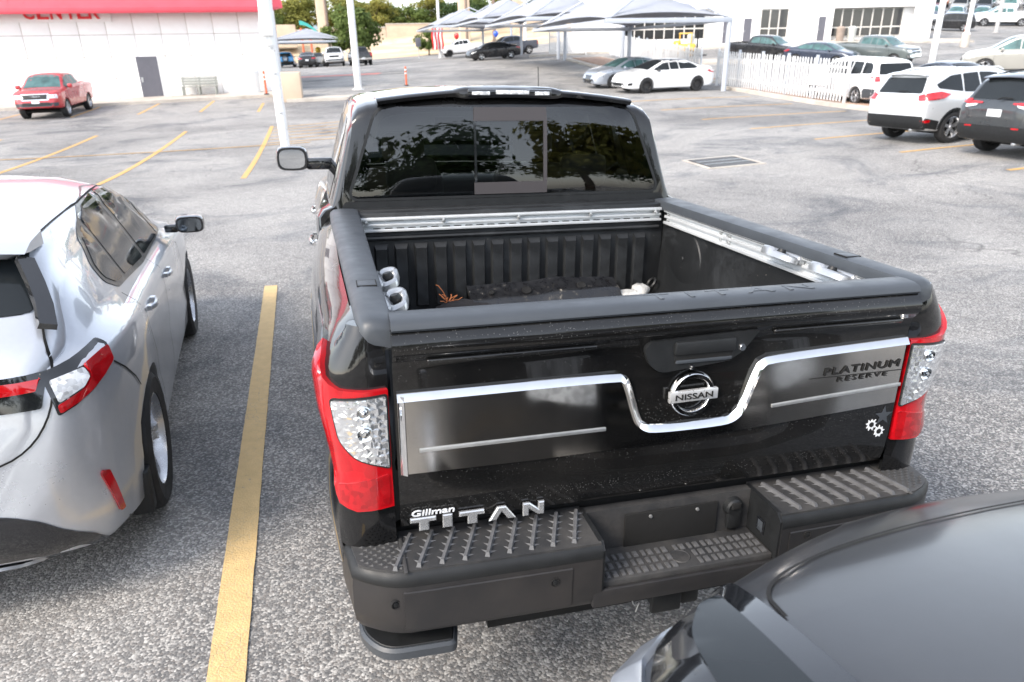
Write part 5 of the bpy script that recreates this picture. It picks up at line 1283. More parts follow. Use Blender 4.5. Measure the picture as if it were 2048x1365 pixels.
SPH['panels'] = [
  ('window_trim', 'right', rnd_poly([(.98, .945), (.62, 1.235), (.32, 1.335), (-.1, 1.372), (-.6, 1.352), (-1.02, 1.275), (-1.24, 1.155), (-1.25, 1.08), (-1.1, 1.015), (-.3, .955)], [.02, .1, .08, .06, .08, .08, .06, .04, .05, .03]), 'dark_rim', .003),
  ('side_window', 'right', rnd_poly([(-.22, .975), (-.22, 1.350), (-.6, 1.332), (-.80, 1.295), (-.84, 1.015)], .03), 'glass', .006),
  ('side_window', 'right', rnd_poly([(-.13, .972), (-.13, 1.350), (.30, 1.315), (.58, 1.215), (.62, .958)], [.02, .03, .05, .05, .03]), 'glass', .006),
  ('side_window', 'right', rnd_poly([(-.90, 1.020), (-.86, 1.280), (-1.0, 1.25), (-1.19, 1.145), (-1.20, 1.09), (-1.08, 1.035)], .03), 'glass', .006),
  ('side_window', 'right', rnd_poly([(.66, .96), (.64, 1.185), (.92, .965)], .02), 'glass', .006),
  ('windscreen', 'top', rnd_poly([(-.68, 1.12), (.68, 1.12), (.52, .40), (.3, .34), (-.3, .34), (-.52, .40)], .08), 'glass', .004),
  ('rear_window', 'rear', rnd_poly([(-.66, 1.115), (.66, 1.115), (.60, 1.30), (-.60, 1.30)], [.06, .06, .02, .02]), 'glass', .005),
  ('tail_light_bezel', 'rr', rnd_poly([(-.105, .800), (.02, .845), (.165, .905), (.185, .970), (.165, .985), (-.105, .950)], [.01, .02, .02, .02, .03, .01]), 'gloss_black', .006),
  ('tail_light_bezel', 'rl', rnd_poly(mirror_poly([(-.185, .795), (.02, .845), (.205, .905), (.225, .955), (.20, .968), (-.185, .905)]), [.01, .03, .02, .02, .02, .01]), 'gloss_black', .006),
  ('tail_light', 'rr', rnd_poly([(-.098, .808), (.02, .853), (.158, .911), (.174, .958), (.13, .958), (.030, .944), (.035, .905), (.005, .875), (-.098, .838)], .010), 'red_lens', .014),
  ('tail_light', 'rl', rnd_poly(mirror_poly([(-.175, .803), (.015, .852), (.198, .908), (.213, .945), (.16, .943), (.05, .930), (.045, .900), (-.06, .868), (-.17, .838)]), .012), 'red_lens', .014),
  ('reversing_lens', 'rr', rnd_poly([(-.092, .845), (-.002, .880), (.026, .908), (.020, .936), (-.092, .918)], .01), 'clear_lens', .013),
  ('inner_light_bezel', 'rear', rnd_poly([(-.66, .835), (.66, .835), (.69, .955), (.2, .945), (-.2, .945), (-.69, .955)], .01), 'gloss_black', .006),
  ('inner_light', 'rear', rnd_poly([(-.65, .895), (.65, .895), (.665, .935), (.2, .928), (-.2, .928), (-.665, .935)], .008), 'red_lens', .012),
  ('diffuser', 'rear', rnd_poly([(-.76, .215), (.76, .215), (.74, .29), (.56, .46), (.40, .50), (-.40, .50), (-.56, .46), (-.74, .29)], [.03, .03, .03, .06, .05, .05, .06, .03]), 'gloss_black', .006),
  ('diffuser_blade', 'rear', rnd_poly([(-.62, .20), (.62, .20), (.40, .275), (-.40, .275)], .03), 'paint', .022),
  ('reflector', 'rr', rnd_poly([(.045, .325), (.072, .325), (.030, .520), (.0, .530), (-.008, .515)], .008), 'red_lens', .010),
  ('reflector', 'rl', rnd_poly(mirror_poly([(-.045, .285), (-.012, .285), (-.045, .515), (-.078, .525), (-.085, .505)]), .008), 'red_lens', .010),
  ('licence_plate', 'rear', [(-.16, .67), (.16, .67), (.16, .81), (-.16, .81)], 'plate', .01),
  ('headlight', 'right', rnd_poly([(2.08, .60), (1.85, .70), (1.62, .76), (1.75, .66), (2.05, .56)], .03), 'clear_lens', .006)]
SPH['seams'] = [('side', [(.80, .90), (.92, .6), (.86, .25)]), ('side', [(-.18, .95), (-.20, .5), (-.28, .24)]), ('side', [(-1.15, 1.0), (-1.10, .80), (-.92, .52), (-.88, .24)]),
                ('rr', [(.175, .90), (.25, .84), (.33, .76), (.37, .70)]), ('rear', smooth_line([(.66, 1.09), (.705, .96), (.69, .82), (.60, .69), (.46, .645), (0, .63), (-.46, .645), (-.60, .69), (-.69, .82), (-.705, .96), (-.66, 1.09)])),
                ('top', [(.585, -1.46), (.60, -.6), (.57, .3)]), ('top', [(-.585, -1.46), (-.60, -.6), (-.57, .3)])]
SPH['handles'] = [(-.02, .83), (-.92, .88)]
HM = TRUCK_M @ Matrix.Translation((-2.735, 1.66, 0)) @ Matrix.Rotation(R(6.0), 4, 'Z') @ Matrix.Scale(1.04, 4) @ Matrix.Translation((0, 1.32, 0))
def hatch_extra(root, bv):
    rg = []
    for x in [-.63, -.625, -.56, -.3, 0, .3, .56, .625, .63]:
        c = 1-(x/.60)**4; y0 = -1.80+.06*(abs(x)/.6)**2; z = 1.335+.035*(1-(x/.6)**2); e = 1 if abs(x) < .595 else .4
        rg.append([(x, -1.46, z+.024), (x, y0+.10, z+.010), (x, y0, z-.016), (x, y0+.012, z-.036*e-.0), (x, -1.66, z-.055*e), (x, -1.46, z-.03)])
    sp_ = MB().rings(rg).build('roof_spoiler', M['silver'], root, 40)
    for s in (-1, 1):
        MB().rings([[(s*a, y, z), (s*(a+.055), y, z-.012), (s*(a+.05), y-.004, z-.03), (s*(a-.01), y, z-.02)] for a, y, z in ((.60, -1.72, 1.31), (.63, -1.77, 1.23), (.655, -1.83, 1.16), (.67, -1.90, 1.10))]).build('window_fin', M['gloss_black'], root, 40)
    for s in (1, -1):
        mirror_part(root, .90, .74, .985, M['gloss_black'], .20, .125, s, M['dark_mirror'], .11, .07)
    MB().box(-.09, .09, -2.075, -2.055, .80, .82, b=.004).build('hatch_badge', M['chrome'], root)
    for s in (-1, 1): MB().box(*sorted((s*.80, s*.885)), -1.72, -1.64, .16, .36, b=.01).build('mud_flap', M['plastic'], root)
build_car('silver_hatchback', SPH, M['silver'], 'silver hatchback parked across the yellow line from the black pickup', 'car', None, HM, 1.0, None, M['rim'], lo=False, extra=hatch_extra)

# ------------------------------------------------------------------ dark grey pickup nosing in at the lower right
SPF = spec_pickup()
SPF.update(track=.92, r=.40, tw=.27, tumble=.34, shoulder=.07)
SPF['top'] = [(-2.9, .8), (-2.88, 1.25), (-2.8, 1.30), (-1.1, 1.31), (-.98, 1.32), (-.95, 1.40), (-.86, 1.76), (-.80, 1.82), (-.5, 1.87), (.1, 1.88), (.45, 1.84), (.7, 1.74), (1.05, 1.46), (1.30, 1.275), (1.42, 1.245), (1.9, 1.205), (2.25, 1.155), (2.42, 1.11), (2.50, 1.07), (2.545, 1.0), (2.565, .86), (2.58, .68)]
SPF['belt'] = [(-2.9, .74), (-2.8, 1.22), (-1.1, 1.25), (0, 1.25), (1.2, 1.19), (1.6, 1.15), (2.1, 1.10), (2.4, 1.0), (2.52, .90), (2.58, .56)]
SPF['width'] = [(-2.9, .86), (-2.86, .94), (-2.6, .96), (-1.6, .945), (0, .93), (1.4, .93), (1.75, .925), (2.05, .935), (2.20, .91), (2.29, .865), (2.335, .79), (2.372, .71), (2.42, .62), (2.47, .52), (2.52, .42), (2.56, .34), (2.58, .30)]
SPF['panels'] = [q for q in SPF['panels'] if q[0] not in ('headlight', 'grille', 'front_bumper', 'windscreen', 'licence_plate')]
HLP = [(-.16, .80), (.22, .84), (.30, .92), (.16, .985), (-.16, 1.0)]
SPF['panels'] += [
  ('windscreen', 'top', rnd_poly([(-.78, 1.27), (.78, 1.27), (.62, .62), (-.62, .62)], .08), 'glass', .004),
  ('grille', 'front', rnd_poly([(-.34, .66), (.34, .66), (.34, .96), (-.34, .96)], .05), 'gloss_black', .010),
  ('headlight_top', 'top', rnd_poly([(-.622, 2.345), (-.70, 2.352), (-.795, 2.275), (-.855, 2.19), (-.885, 1.93), (-.63, 1.90)], .03), 'gloss_black', .007), ('headlight_window', 'top', rnd_poly([(-.675, 2.295), (-.715, 2.285), (-.775, 2.215), (-.80, 2.10), (-.80, 1.96), (-.69, 1.95)], .045), 'glass', .012), ('lit_fender_edge', 'top', rnd_poly([(-.712, 2.368), (-.862, 2.288), (-.905, 2.20), (-.93, 1.93), (-.895, 1.93), (-.868, 2.185), (-.828, 2.258), (-.706, 2.342)], .012), 'silver2', .012),  # pale outer strip paints the light on the fender edge
  ('headlight_top', 'top', rnd_poly(mirror_poly([(-.622, 2.345), (-.70, 2.352), (-.795, 2.275), (-.855, 2.19), (-.885, 1.93), (-.63, 1.90)]), .03), 'gloss_black', .007), ('headlight_window', 'top', rnd_poly(mirror_poly([(-.675, 2.295), (-.715, 2.285), (-.775, 2.215), (-.80, 2.10), (-.80, 1.96), (-.69, 1.95)]), .045), 'glass', .012), ('lit_fender_edge', 'top', rnd_poly(mirror_poly([(-.712, 2.368), (-.862, 2.288), (-.905, 2.20), (-.93, 1.93), (-.895, 1.93), (-.868, 2.185), (-.828, 2.258), (-.706, 2.342)]), .012), 'silver2', .012),
  ('headlamp', 'front', rnd_poly([(-.60, .86), (-.36, .85), (-.36, .94), (-.58, .955)], .02), 'clear_lens', .014), ('headlamp', 'front', rnd_poly([(.36, .85), (.60, .86), (.58, .955), (.36, .94)], .02), 'clear_lens', .014),
  ('grille_bar', 'front', [(-.32, .78), (.32, .78), (.32, .80), (-.32, .80)], 'chrome', .018), ('grille_bar', 'front', [(-.32, .84), (.32, .84), (.32, .86), (-.32, .86)], 'chrome', .018), ('grille_bar', 'front', [(-.32, .90), (.32, .90), (.32, .92), (-.32, .92)], 'chrome', .018),
  ('grille_surround', 'front', rnd_poly([(-.48, .60), (.48, .60), (.50, .655), (-.50, .655)], .02), 'chrome', .014)]
SPF['seams'] = SPF['seams'][:0]+[('top', smooth_line([(-.615, 2.20), (-.60, 2.28), (-.50, 2.335), (-.36, 2.365), (-.2, 2.38), (.2, 2.38), (.36, 2.365), (.50, 2.335), (.60, 2.28), (.615, 2.20)])), ('top', [(-.64, 1.90), (-.80, 1.80), (-.86, 1.38)]), ('top', [(.64, 1.90), (.80, 1.80), (.86, 1.38)]),
                ('side', [(1.2, 1.2), (1.22, .8), (1.15, .46)])]
PLANES['fl'] = corner_plane(-.65, 2.40, 125); PLANES['fr'] = corner_plane(.65, 2.40, 55)
FM = TRUCK_M @ Matrix.Translation((.455, -3.075, .01)) @ Matrix.Rotation(R(2.4), 4, 'Z')
build_car('dark_grey_pickup', SPF, M['grey_paint'], 'dark grey vehicle with only its bonnet corner showing at the lower right', 'pickup truck', None, FM, 1.0, None, M['rim'], lo=False)

# ------------------------------------------------------------------ parked cars in the lot
SD, SU, PU, VN = spec_sedan(), spec_suv(), spec_pickup(), spec_van()
def red_extra(root, bv):
    patch('grille_surround', bv, 'front', rnd_poly([(-.52, .79), (.52, .79), (.54, 1.04), (-.54, 1.04)], .04), M['chrome'], root, .004)
    patch('number_band', bv, 'front', rnd_poly([(-.6, .58), (.6, .58), (.5, .70), (-.5, .70)], .03), M['plastic'], root, .014)
build_car('red_pickup', PU, M['red_paint'], 'red crew cab pickup parked facing out beside the white building', 'pickup truck', None, pose(-12.95, 37.4, 180), 1.03, M['teal_glass'], M['rim'], key='pickup', extra=red_extra)
SDW = dict(SD); SDW['black_mirror'] = True; SDW['spokes'] = 9
def camry_extra(root, bv):
    patch('black_roof', bv, 'top', rnd_poly([(-.50, -.88), (.50, -.88), (.50, .34), (-.50, .34)], .06), M['gloss_black'], root, .003)
    patch('lower_intake', bv, 'right', rnd_poly([(2.30, .34), (2.12, .36), (2.1, .48), (2.3, .46)], .02), M['gloss_black'], root, .006); patch('lower_intake', bv, 'left', rnd_poly([(2.30, .34), (2.12, .36), (2.1, .48), (2.3, .46)], .02), M['gloss_black'], root, .006)
build_car('white_sedan', SDW, M['white_paint'], 'white sedan with black roof and black wheels under the nearest shade canopy', 'car', None, pose(15.9, 33.15, 262), 1.06, None, M['dark_rim'], key='sedan', extra=camry_extra)
def lexus_extra(root, bv):
    patch('spindle_grille', bv, 'front', rnd_poly([(-.30, .28), (.30, .28), (.22, .44), (.34, .64), (-.34, .64), (-.22, .44)], .03), M['gloss_black'], root, .01)
build_car('silver_sedan', SD, M['silver2'], 'silver sedan half hidden behind the white sedan under the canopy', 'car', None, pose(15.5, 36.4, 262), 1.04, M['teal_glass'], None, key='sedan', extra=lexus_extra)
def rav(lens_pts, white):
    def ex(root, bv):
        for s in (1, -1):
            f = (lambda q: q) if s > 0 else mirror_poly
            if white:
                patch('tail_light', bv, 'rr' if s > 0 else 'rl', rnd_poly(f([(-.26, 1.00), (.24, 1.04), (.40, 1.12), (.16, 1.19), (-.14, 1.16), (-.28, 1.11)]), .025), M['red_lens'], root, .02)
                patch('tail_light_inner', bv, 'rear', rnd_poly(f([(.40, 1.04), (.66, 1.02), (.66, 1.12), (.42, 1.08)]), .02), M['clear_lens'], root, .012)
                patch('reflector', bv, 'rr' if s > 0 else 'rl', rnd_poly(f([(-.16, .50), (.02, .52), (.02, .58), (-.18, .57)]), .01), M['red_lens'], root, .012)
            else:
                patch('tail_light', bv, 'rr' if s > 0 else 'rl', rnd_poly(f([(-.26, 1.08), (.20, 1.07), (.24, 1.12), (-.26, 1.16)]), .02), M['red_lens'], root, .02)
                patch('tail_light_inner', bv, 'rear', rnd_poly(f([(.34, 1.08), (.72, 1.06), (.74, 1.13), (.34, 1.11)]), .015), M['red_lens'], root, .016)
                patch('reversing_lens', bv, 'rear', rnd_poly(f([(.48, 1.03), (.72, .99), (.72, 1.05), (.44, 1.07)]), .012), M['clear_lens'], root, .014)
                patch('reflector', bv, 'rear', rnd_poly(f([(.46, .62), (.62, .62), (.62, .65), (.46, .65)]), .006), M['red_lens'], root, .02)
        for s in (1, -1):
            MB().tube([(s*.60, .30, 1.60), (s*.615, .15, 1.655), (s*.625, -.5, 1.685), (s*.61, -1.3, 1.665), (s*.60, -1.62, 1.61)], .018, 8).build('roof_rail', M['white_paint'] if white else M['plastic'], root, 60)
        rg = []
        for x in (-.58, -.57, -.3, 0, .3, .57, .58):
            z = 1.605+.03*(1-(x/.58)**2); e = .5 if abs(x) > .575 else 1
            rg.append([(x, -1.80, z+.012), (x, -2.02, z-.02), (x, -2.08, z-.045), (x, -2.06, z-.065*e), (x, -1.82, z-.06*e)])
        MB().rings(rg).build('rear_spoiler', M['white_paint'] if white else M['gloss_black'], root, 40)
        MB().tube([(.0, -2.245, 1.17), (.10, -2.225, 1.21), (.30, -2.215, 1.20)], .012, 6).build('rear_wiper', M['gap'], root)
        if white:
            for pl_ in ('right', 'left'):
                arc = [(-1.33+.47*math.cos(t), .345+.47*math.sin(t)) for t in [math.pi*i/14 for i in range(15)]]; arc2 = [(-1.33+.415*math.cos(t), .345+.415*math.sin(t)) for t in [math.pi*i/14 for i in range(15)]]
                patch('wheel_arch_trim', bv, pl_, arc+arc2[::-1], M['plastic'], root, .008, .06)
                patch('lower_cladding', bv, pl_, rnd_poly([(-2.22, .40), (-1.82, .34), (-1.80, .54), (-2.2, .62)], .02), M['plastic'], root, .01)
        MB().box(.45, .55, -2.2, -2.0, .30, .36, b=.02).build('exhaust', M['galv'], root)
    return ex
build_car('white_suv', SU, M['silver_white'], 'white compact SUV with black rear bumper parked nose in on the right', 'suv', None, pose(15.75, 14.45, 86), 1.05, None, M['rim'], key='suv', extra=rav(None, True))
build_car('grey_suv', SU, M['dkgrey_paint'], 'dark grey SUV at the right edge, rear end towards the lot', 'suv', None, pose(15.5, 11.2, 88), 1.05, None, M['dark_rim'], key='suv', extra=rav(None, False))
build_car('white_minivan', VN, M['white_paint'], 'white minivan behind the right end of the picket fence', 'minivan', None, pose(21.75, 26.3, 4), 1.05, None, None, key='van')
build_car('dark_sedan', SD, M['navy'], 'dark sedan of which only the roof shows behind the white SUV', 'car', None, pose(25.6, 25.4, 5), 1.06, None, None, key='sedan')
SUT = dict(SU)
build_car('tan_suv', SU, M['tan_car'], 'tan SUV side on at the right edge, behind the white and grey SUVs', 'suv', None, pose(37.9, 32.9, 314), 1.26, M['teal_glass'], None, key='suv')
def chrome_front(root, bv):
    patch('chrome_grille', bv, 'front', rnd_poly([(-.55, .90), (.55, .90), (.55, .95), (-.55, .95)], .01), M['chrome'], root, .014)
    patch('chrome_bumper', bv, 'front', rnd_poly([(-.80, .58), (.80, .58), (.82, .72), (-.82, .72)], .02), M['chrome'], root, .018)
build_car('green_grey_pickup', PU, M['greengrey'], 'grey green older pickup with chrome grille standing behind the fence', 'pickup truck', None, pose(36.9, 43.2, 158), 1.06, M['teal_glass'], None, key='pickup', extra=chrome_front)
build_car('navy_sedan', SD, M['navy'], 'dark blue sedan with pale windscreen shade behind the picket fence', 'car', None, pose(33.6, 44.6, 152), 1.05, M['teal_glass'], None, key='sedan')
build_car('dark_pickup', PU, M['blackcar'], 'black pickup behind the fence, left of the dark blue sedan', 'pickup truck', None, pose(31.6, 48.6, 150), 1.03, M['teal_glass'], None, key='pickup')
build_car('black_sedan', SD, M['blackcar'], 'black sedan with bright wheels parked beyond the canopies', 'car', None, pose(14.9, 66.6, 262), 1.04, None, M['rim'], key='sedan')
build_car('slate_pickup', PU, M['navy'], 'slate blue pickup just behind the black sedan', 'pickup truck', None, pose(18.6, 74.5, 262), 1.05, None, None, key='pickup')
build_car('white_pickup', PU, M['white_paint'], 'white pickup facing left at the far edge of the lot', 'pickup truck', None, pose(17.4, 95.5, 268), 1.10, None, M['dark_rim'], key='pickup')
def spare(root, bv):
    o = link('spare_wheel', tyre_mesh(.36, .22, True), root); o.location = (0, -2.34, .95); o.rotation_euler = (0, 0, -math.pi/2)
    link('rim', rim_mesh(.36, .22, M['rim'], 5, True), o)
build_car('blue_suv', SU, M['bluecar'], 'bright blue SUV with a spare wheel on its tailgate, far left', 'suv', None, pose(-4.5, 94.5, 2), 1.05, None, None, key='suv', extra=spare)
build_car('far_black_sedan', SD, M['blackcar'], 'black sedan seen from behind between the blue SUV and white pickup', 'car', None, pose(-1.9, 86.5, 2), 1.12, None, None, key='sedan')
build_car('far_white_pickup', PU, M['white_paint'], 'white pickup facing the camera under the far left canopy', 'pickup truck', None, pose(1.0, 84.5, 182), 1.12, None, M['dark_rim'], key='pickup')
build_car('beige_car', SD, M['tan_car'], 'beige car mostly hidden left of the far white pickup', 'car', None, pose(-.9, 88.5, 184), 1.05, None, None, key='sedan')
build_car('far_black_pickup', PU, M['blackcar'], 'black pickup seen from behind, right of the far light pole', 'pickup truck', None, pose(3.4, 78.5, 355), 1.02, None, None, key='pickup')
# rows of stock on the rise at the top right
ROWS = [('small_suv', SU, 'blackcar', 65.2, 66.6, 312, 'black small SUV beside the traffic cone on the far rise', 'suv', 'suv', 1.05),
  ('stock_pickup', PU, 'white_paint', 74.6, 69.0, 308, 'white pickup side on, nearest on the far rise at right', 'pickup truck', 'pickup', 1.12),
  ('stock_sedan', SD, 'white_paint', 66.4, 72.6, 312, 'white sedan just clear of the white building corner', 'car', 'sedan', 1.05),
  ('stock_suv', SU, 'white_paint', 70.2, 78.5, 223, 'white SUV facing the camera, left end of the second row on the rise', 'suv', 'suv', 1.07),
  ('stock_sedan', SD, 'navy', 72.1, 76.8, 225, 'navy sedan facing the camera, second in the second row on the rise', 'car', 'sedan', 1.07),
  ('stock_sedan', SD, 'silver2', 74.0, 75.0, 227, 'silver sedan facing the camera right behind the black small SUV', 'car', 'sedan', 1.07),
  ('stock_sedan', SD, 'navy', 75.9, 73.2, 229, 'dark sedan facing the camera, right end of the second row', 'car', 'sedan', 1.07),
  ('stock_pickup', PU, 'navy', 74.9, 82.9, 225, 'dark blue pickup at the left end of the third row', 'pickup truck', 'pickup', 1.07),
  ('stock_suv', SU, 'burgundy', 76.8, 81.2, 227, 'burgundy SUV second from left in the third row', 'suv', 'suv', 1.07),
  ('stock_suv', SU, 'tan_car', 78.7, 79.4, 229, 'tan SUV third from left in the third row', 'suv', 'suv', 1.07),
  ('stock_suv', SU, 'blackcar', 80.6, 77.6, 231, 'black SUV fourth from left in the third row', 'suv', 'suv', 1.07),
  ('stock_pickup', PU, 'white_paint', 82.5, 75.9, 226, 'white pickup fifth from left in the third row', 'pickup truck', 'pickup', 1.07),
  ('stock_suv', SU, 'silver2', 84.4, 74.1, 228, 'silver SUV at the right end of the third row', 'suv', 'suv', 1.07),
  ('stock_sedan', SD, 'white_paint', 79.6, 87.3, 222, 'white sedan at the left end of the topmost row', 'car', 'sedan', 1.07),
  ('stock_pickup', PU, 'orange_paint', 81.5, 85.6, 224, 'orange vehicle in the topmost row on the rise', 'pickup truck', 'pickup', 1.07),
  ('stock_suv', SU, 'silver2', 83.4, 83.8, 226, 'silver SUV right of the orange vehicle in the topmost row', 'suv', 'suv', 1.07),
  ('stock_pickup', PU, 'blackcar', 85.3, 82.0, 228, 'black pickup in the middle of the topmost row', 'pickup truck', 'pickup', 1.07),
  ('stock_suv', SU, 'white_paint', 87.2, 80.3, 223, 'white SUV second from right in the topmost row', 'suv', 'suv', 1.07),
  ('stock_sedan', SD, 'navy', 89.1, 78.5, 225, 'navy sedan at the right end of the topmost row', 'car', 'sedan', 1.07)]
for nm, sp_, pm_, x, y, h, lb, ct, ky, sc_ in ROWS:
    build_car(nm, sp_, M[pm_], lb, ct, 'stock parked on the far rise', pose(x, y, h), sc_, M['teal_glass'] if pm_ in ('silver2', 'white_paint', 'navy') else None, None, key=ky)
# ------------------------------------------------------------------ buildings and lot furniture
k = N('white_wall'); p = k.pos(False)
k.set(Base_Color=k.mix(k.ramp(k.noise(p, .6, 6, .7), [(.55, 0.0), (.85, .18)]), k.ramp(k.noise(p, 2.5, 5), [(.3, (.80, .79, .78)), (.7, (.84, .835, .83))]), (.68, .65, .61)), Roughness=.8); k.bump(k.noise(p, 40, 4), .15, .004); M['wall'] = k.m
M['steel_door'] = plain('grey_door_paint', (.105, .105, .125), .5, 0, 0, .08, 3)
M['red_metal'] = plain('red_metal_roof', (.56, .060, .085), .42, 0, .2, .1, 1.2)
M['red_sign'] = plain('red_sign_letter', (.75, .02, .03), .5, 0, 0, .05, 2)
M['shade'] = plain('grey_shade_cloth', (.30, .315, .35), .85, 0, 0, .05, 1.5)
M['post'] = plain('painted_steel_post', (.40, .43, .48), .5, 0, 0, .06, 3)
k = N('white_pole_paint'); p = k.pos()
k.set(Base_Color=k.mix(k.ramp(k.noise(p, 9, 5, .7), [(.62, 0.0), (.68, 1.0)]), k.ramp(k.noise(p, 2, 4), [(.3, (.72, .71, .69)), (.7, (.82, .81, .80))]), (.30, .20, .14)), Roughness=.6); M['pole'] = k.m
M['wood'] = plain('old_timber', (.20, .15, .12), .85, 0, 0, .3, 6, .4)
M['orange'] = plain('orange_plastic', (.72, .13, .05), .5, 0, 0, .1, 5)
M['picket'] = plain('white_vinyl_picket', (.60, .61, .62), .5, 0, 0, .05, 5)
M['bench'] = plain('grey_painted_timber', (.27, .28, .255), .7, 0, 0, .12, 8, .2)
M['bin'] = plain('pale_bin', (.50, .51, .48), .7, 0, 0, .12, 4)
M['win_dark'] = plain('dark_window_pane', (.030, .031, .033), .08, 0, .5, .2, .8)
M['frame_w'] = plain('pale_window_frame', (.62, .59, .55), .6, 0, 0, .06, 3)
M['beige'] = plain('beige_concrete', (.56, .44, .33), .85, 0, 0, .1, .8)
M['teal'] = plain('teal_plastic', (.05, .38, .34), .5, 0, 0, .1, 2)
M['yellow_machine'] = plain('yellow_machine_paint', (.70, .42, .06), .5, 0, 0, .1, 2)

def left_building():
    b = empty('service_building', (0, 0, 0)); tag(b, 'long white panelled building with a red metal eave on the left', 'building')
    Y = 43.2; x0, x1 = -33.0, -3.55; z0, z1 = -.1, 7.2
    MB().box(x0, x1, Y+.03, Y+14, z0-.3, z1).build('wall_core', M['concrete'], b)
    # facing panels with recessed joints
    nx = 22; ny = 5; W = (x1-x0)/nx; hs = [.0, 1.15, 2.25, 3.35, 4.45, 5.6]
    DX0, DX1, DZ = -10.42, -9.36, 2.30
    for i in range(nx):
        for j in range(ny):
            a, c = x0+i*W+.016, x0+(i+1)*W-.016; za, zc = hs[j]+.016+.05, hs[j+1]-.016+.05
            rects = [(a, c, za, zc)]
            if c > DX0-.05 and a < DX1+.05 and za < DZ:
                rects = []
                if a < DX0-.06: rects.append((a, DX0-.05, za, zc))
                if c > DX1+.06: rects.append((DX1+.05, c, za, zc))
                if zc > DZ+.06: rects.append((max(a, DX0-.05), min(c, DX1+.05), DZ+.05, zc))
            for (p0, p1, q0, q1) in rects:
                MB().box(p0, p1, Y+.018, Y+.029, q0, q1, b=.004).build('wall_panel', M['wall'], b)
    for i in range(10): MB().box(x1-.03, x1+.012, Y+.05+i*1.3, Y+1.32+i*1.3, .05, 5.6).build('wall_panel', M['wall'], b)
    d = MB().box(DX0, DX1, Y-.03, Y+.02, .16, DZ).build('door', M['steel_door'], b)
    MB().box(DX0+.10, DX0+.16, Y-.10, Y-.03, 1.08, 1.14, b=.01).build('handle', M['galv'], d)
    MB().box(DX0+.08, DX0+.18, Y-.04, Y-.03, 1.0, 1.24).build('lock_plate', M['galv'], d)
    for s0, s1, q0, q1 in ((DX0-.05, DX0, .16, DZ+.05), (DX1, DX1+.05, .16, DZ+.05), (DX0, DX1, DZ, DZ+.05)): MB().box(s0, s1, Y-.02, Y+.03, q0, q1).build('door_frame', M['wall'], b)
    # red eave: sloping fascia with standing seams
    ys, zs = (42.15, 44.6), (4.60, 7.5)
    r = MB().add([(x0, ys[0], zs[0]), (x1+.55, ys[0], zs[0]+.06), (x1+.1, ys[1], zs[1]), (x0, ys[1], zs[1]), (x0, ys[0]+.02, zs[0]-.16), (x1+.55, ys[0]+.02, zs[0]-.10), (x1+.1, ys[1], zs[1]-.2), (x0, ys[1], zs[1]-.2), ], [(0, 1, 2, 3), (7, 6, 5, 4), (0, 4, 5, 1), (1, 5, 6, 2), (2, 6, 7, 3), (3, 7, 4, 0)]).build('red_roof', M['red_metal'], b, 0)
    e = MB().box(x0, x1+.62, ys[0]-.06, ys[0]+.05, zs[0]-.20, zs[0]+.05, b=.02).build('roof_gutter', M['red_metal'], r); e.rotation_euler = (0, R(-.10), 0)
    MB().add([(x1+.56, ys[0], zs[0]-.14), (x1+1.15, ys[0]+.5, zs[0]+.02), (x1+.8, ys[1], zs[1]), (x1+.1, ys[1], zs[1]), (x1+.56, ys[0], zs[0]+.06)], [(0, 1, 2, 3, 4)]).build('roof_hip', M['red_metal'], r, 0)
    for i in range(40):
        x = x0+.6+i*.73
        if x < x1: MB().cyl((x, ys[0], zs[0]+.01), (x, ys[1], zs[1]+.01), .022, n=6).build('roof_seam', M['red_metal'], r)
    sx = -17.3
    MB().box(-20, -11.2, Y-.07, Y-.02, 4.02, 4.95).build('sign_band', M['white_plain'], b)
    for ch, x in zip('SCENTER', (-16.55, -14.95, -14.30, -13.68, -13.0, -12.42, -11.88)):
        me = fit_text(text_mesh('sign_letter', ch, 1, .03, M['red_sign'], .012), .52 if ch != 'S' else .5, .72)
        link('sign_letter', me, b, Matrix.Translation((x-.35, Y-.10, 4.17)) @ Matrix.Rotation(math.pi/2, 4, 'X'))
left_building()

def bench():
    x, y = -7.35, 42.55; z = HT(x, y)+.14
    b = empty('park_bench', (x, y, z)); tag(b, 'grey slatted bench against the white wall right of the grey door', 'bench')
    for i in range(5): MB().box(-.95, .95, -.22+i*.11, -.13+i*.11, .43, .465, b=.008).build('seat_slat', M['bench'], b)
    for i in range(3):
        o = MB().box(-.95, .95, -.018, .018, -.055, .055, b=.008).build('back_slat', M['bench'], b); o.location = (0, .33+i*.03, .58+i*.135); o.rotation_euler = (R(-12), 0, 0)
    for px in (-.85, 0, .85):
        MB().box(px-.04, px+.04, -.24, -.16, 0, .43, b=.006).build('leg', M['bench'], b); 
        MB().add([(px-.04, .26, 0), (px+.04, .26, 0), (px+.04, .34, 0), (px-.04, .34, 0), (px-.04, .36, .95), (px+.04, .36, .95), (px+.04, .44, .95), (px-.04, .44, .95)], [(0, 1, 2, 3), (4, 7, 6, 5), (0, 4, 5, 1), (1, 5, 6, 2), (2, 6, 7, 3), (3, 7, 4, 0)]).build('leg', M['bench'], b)
bench()
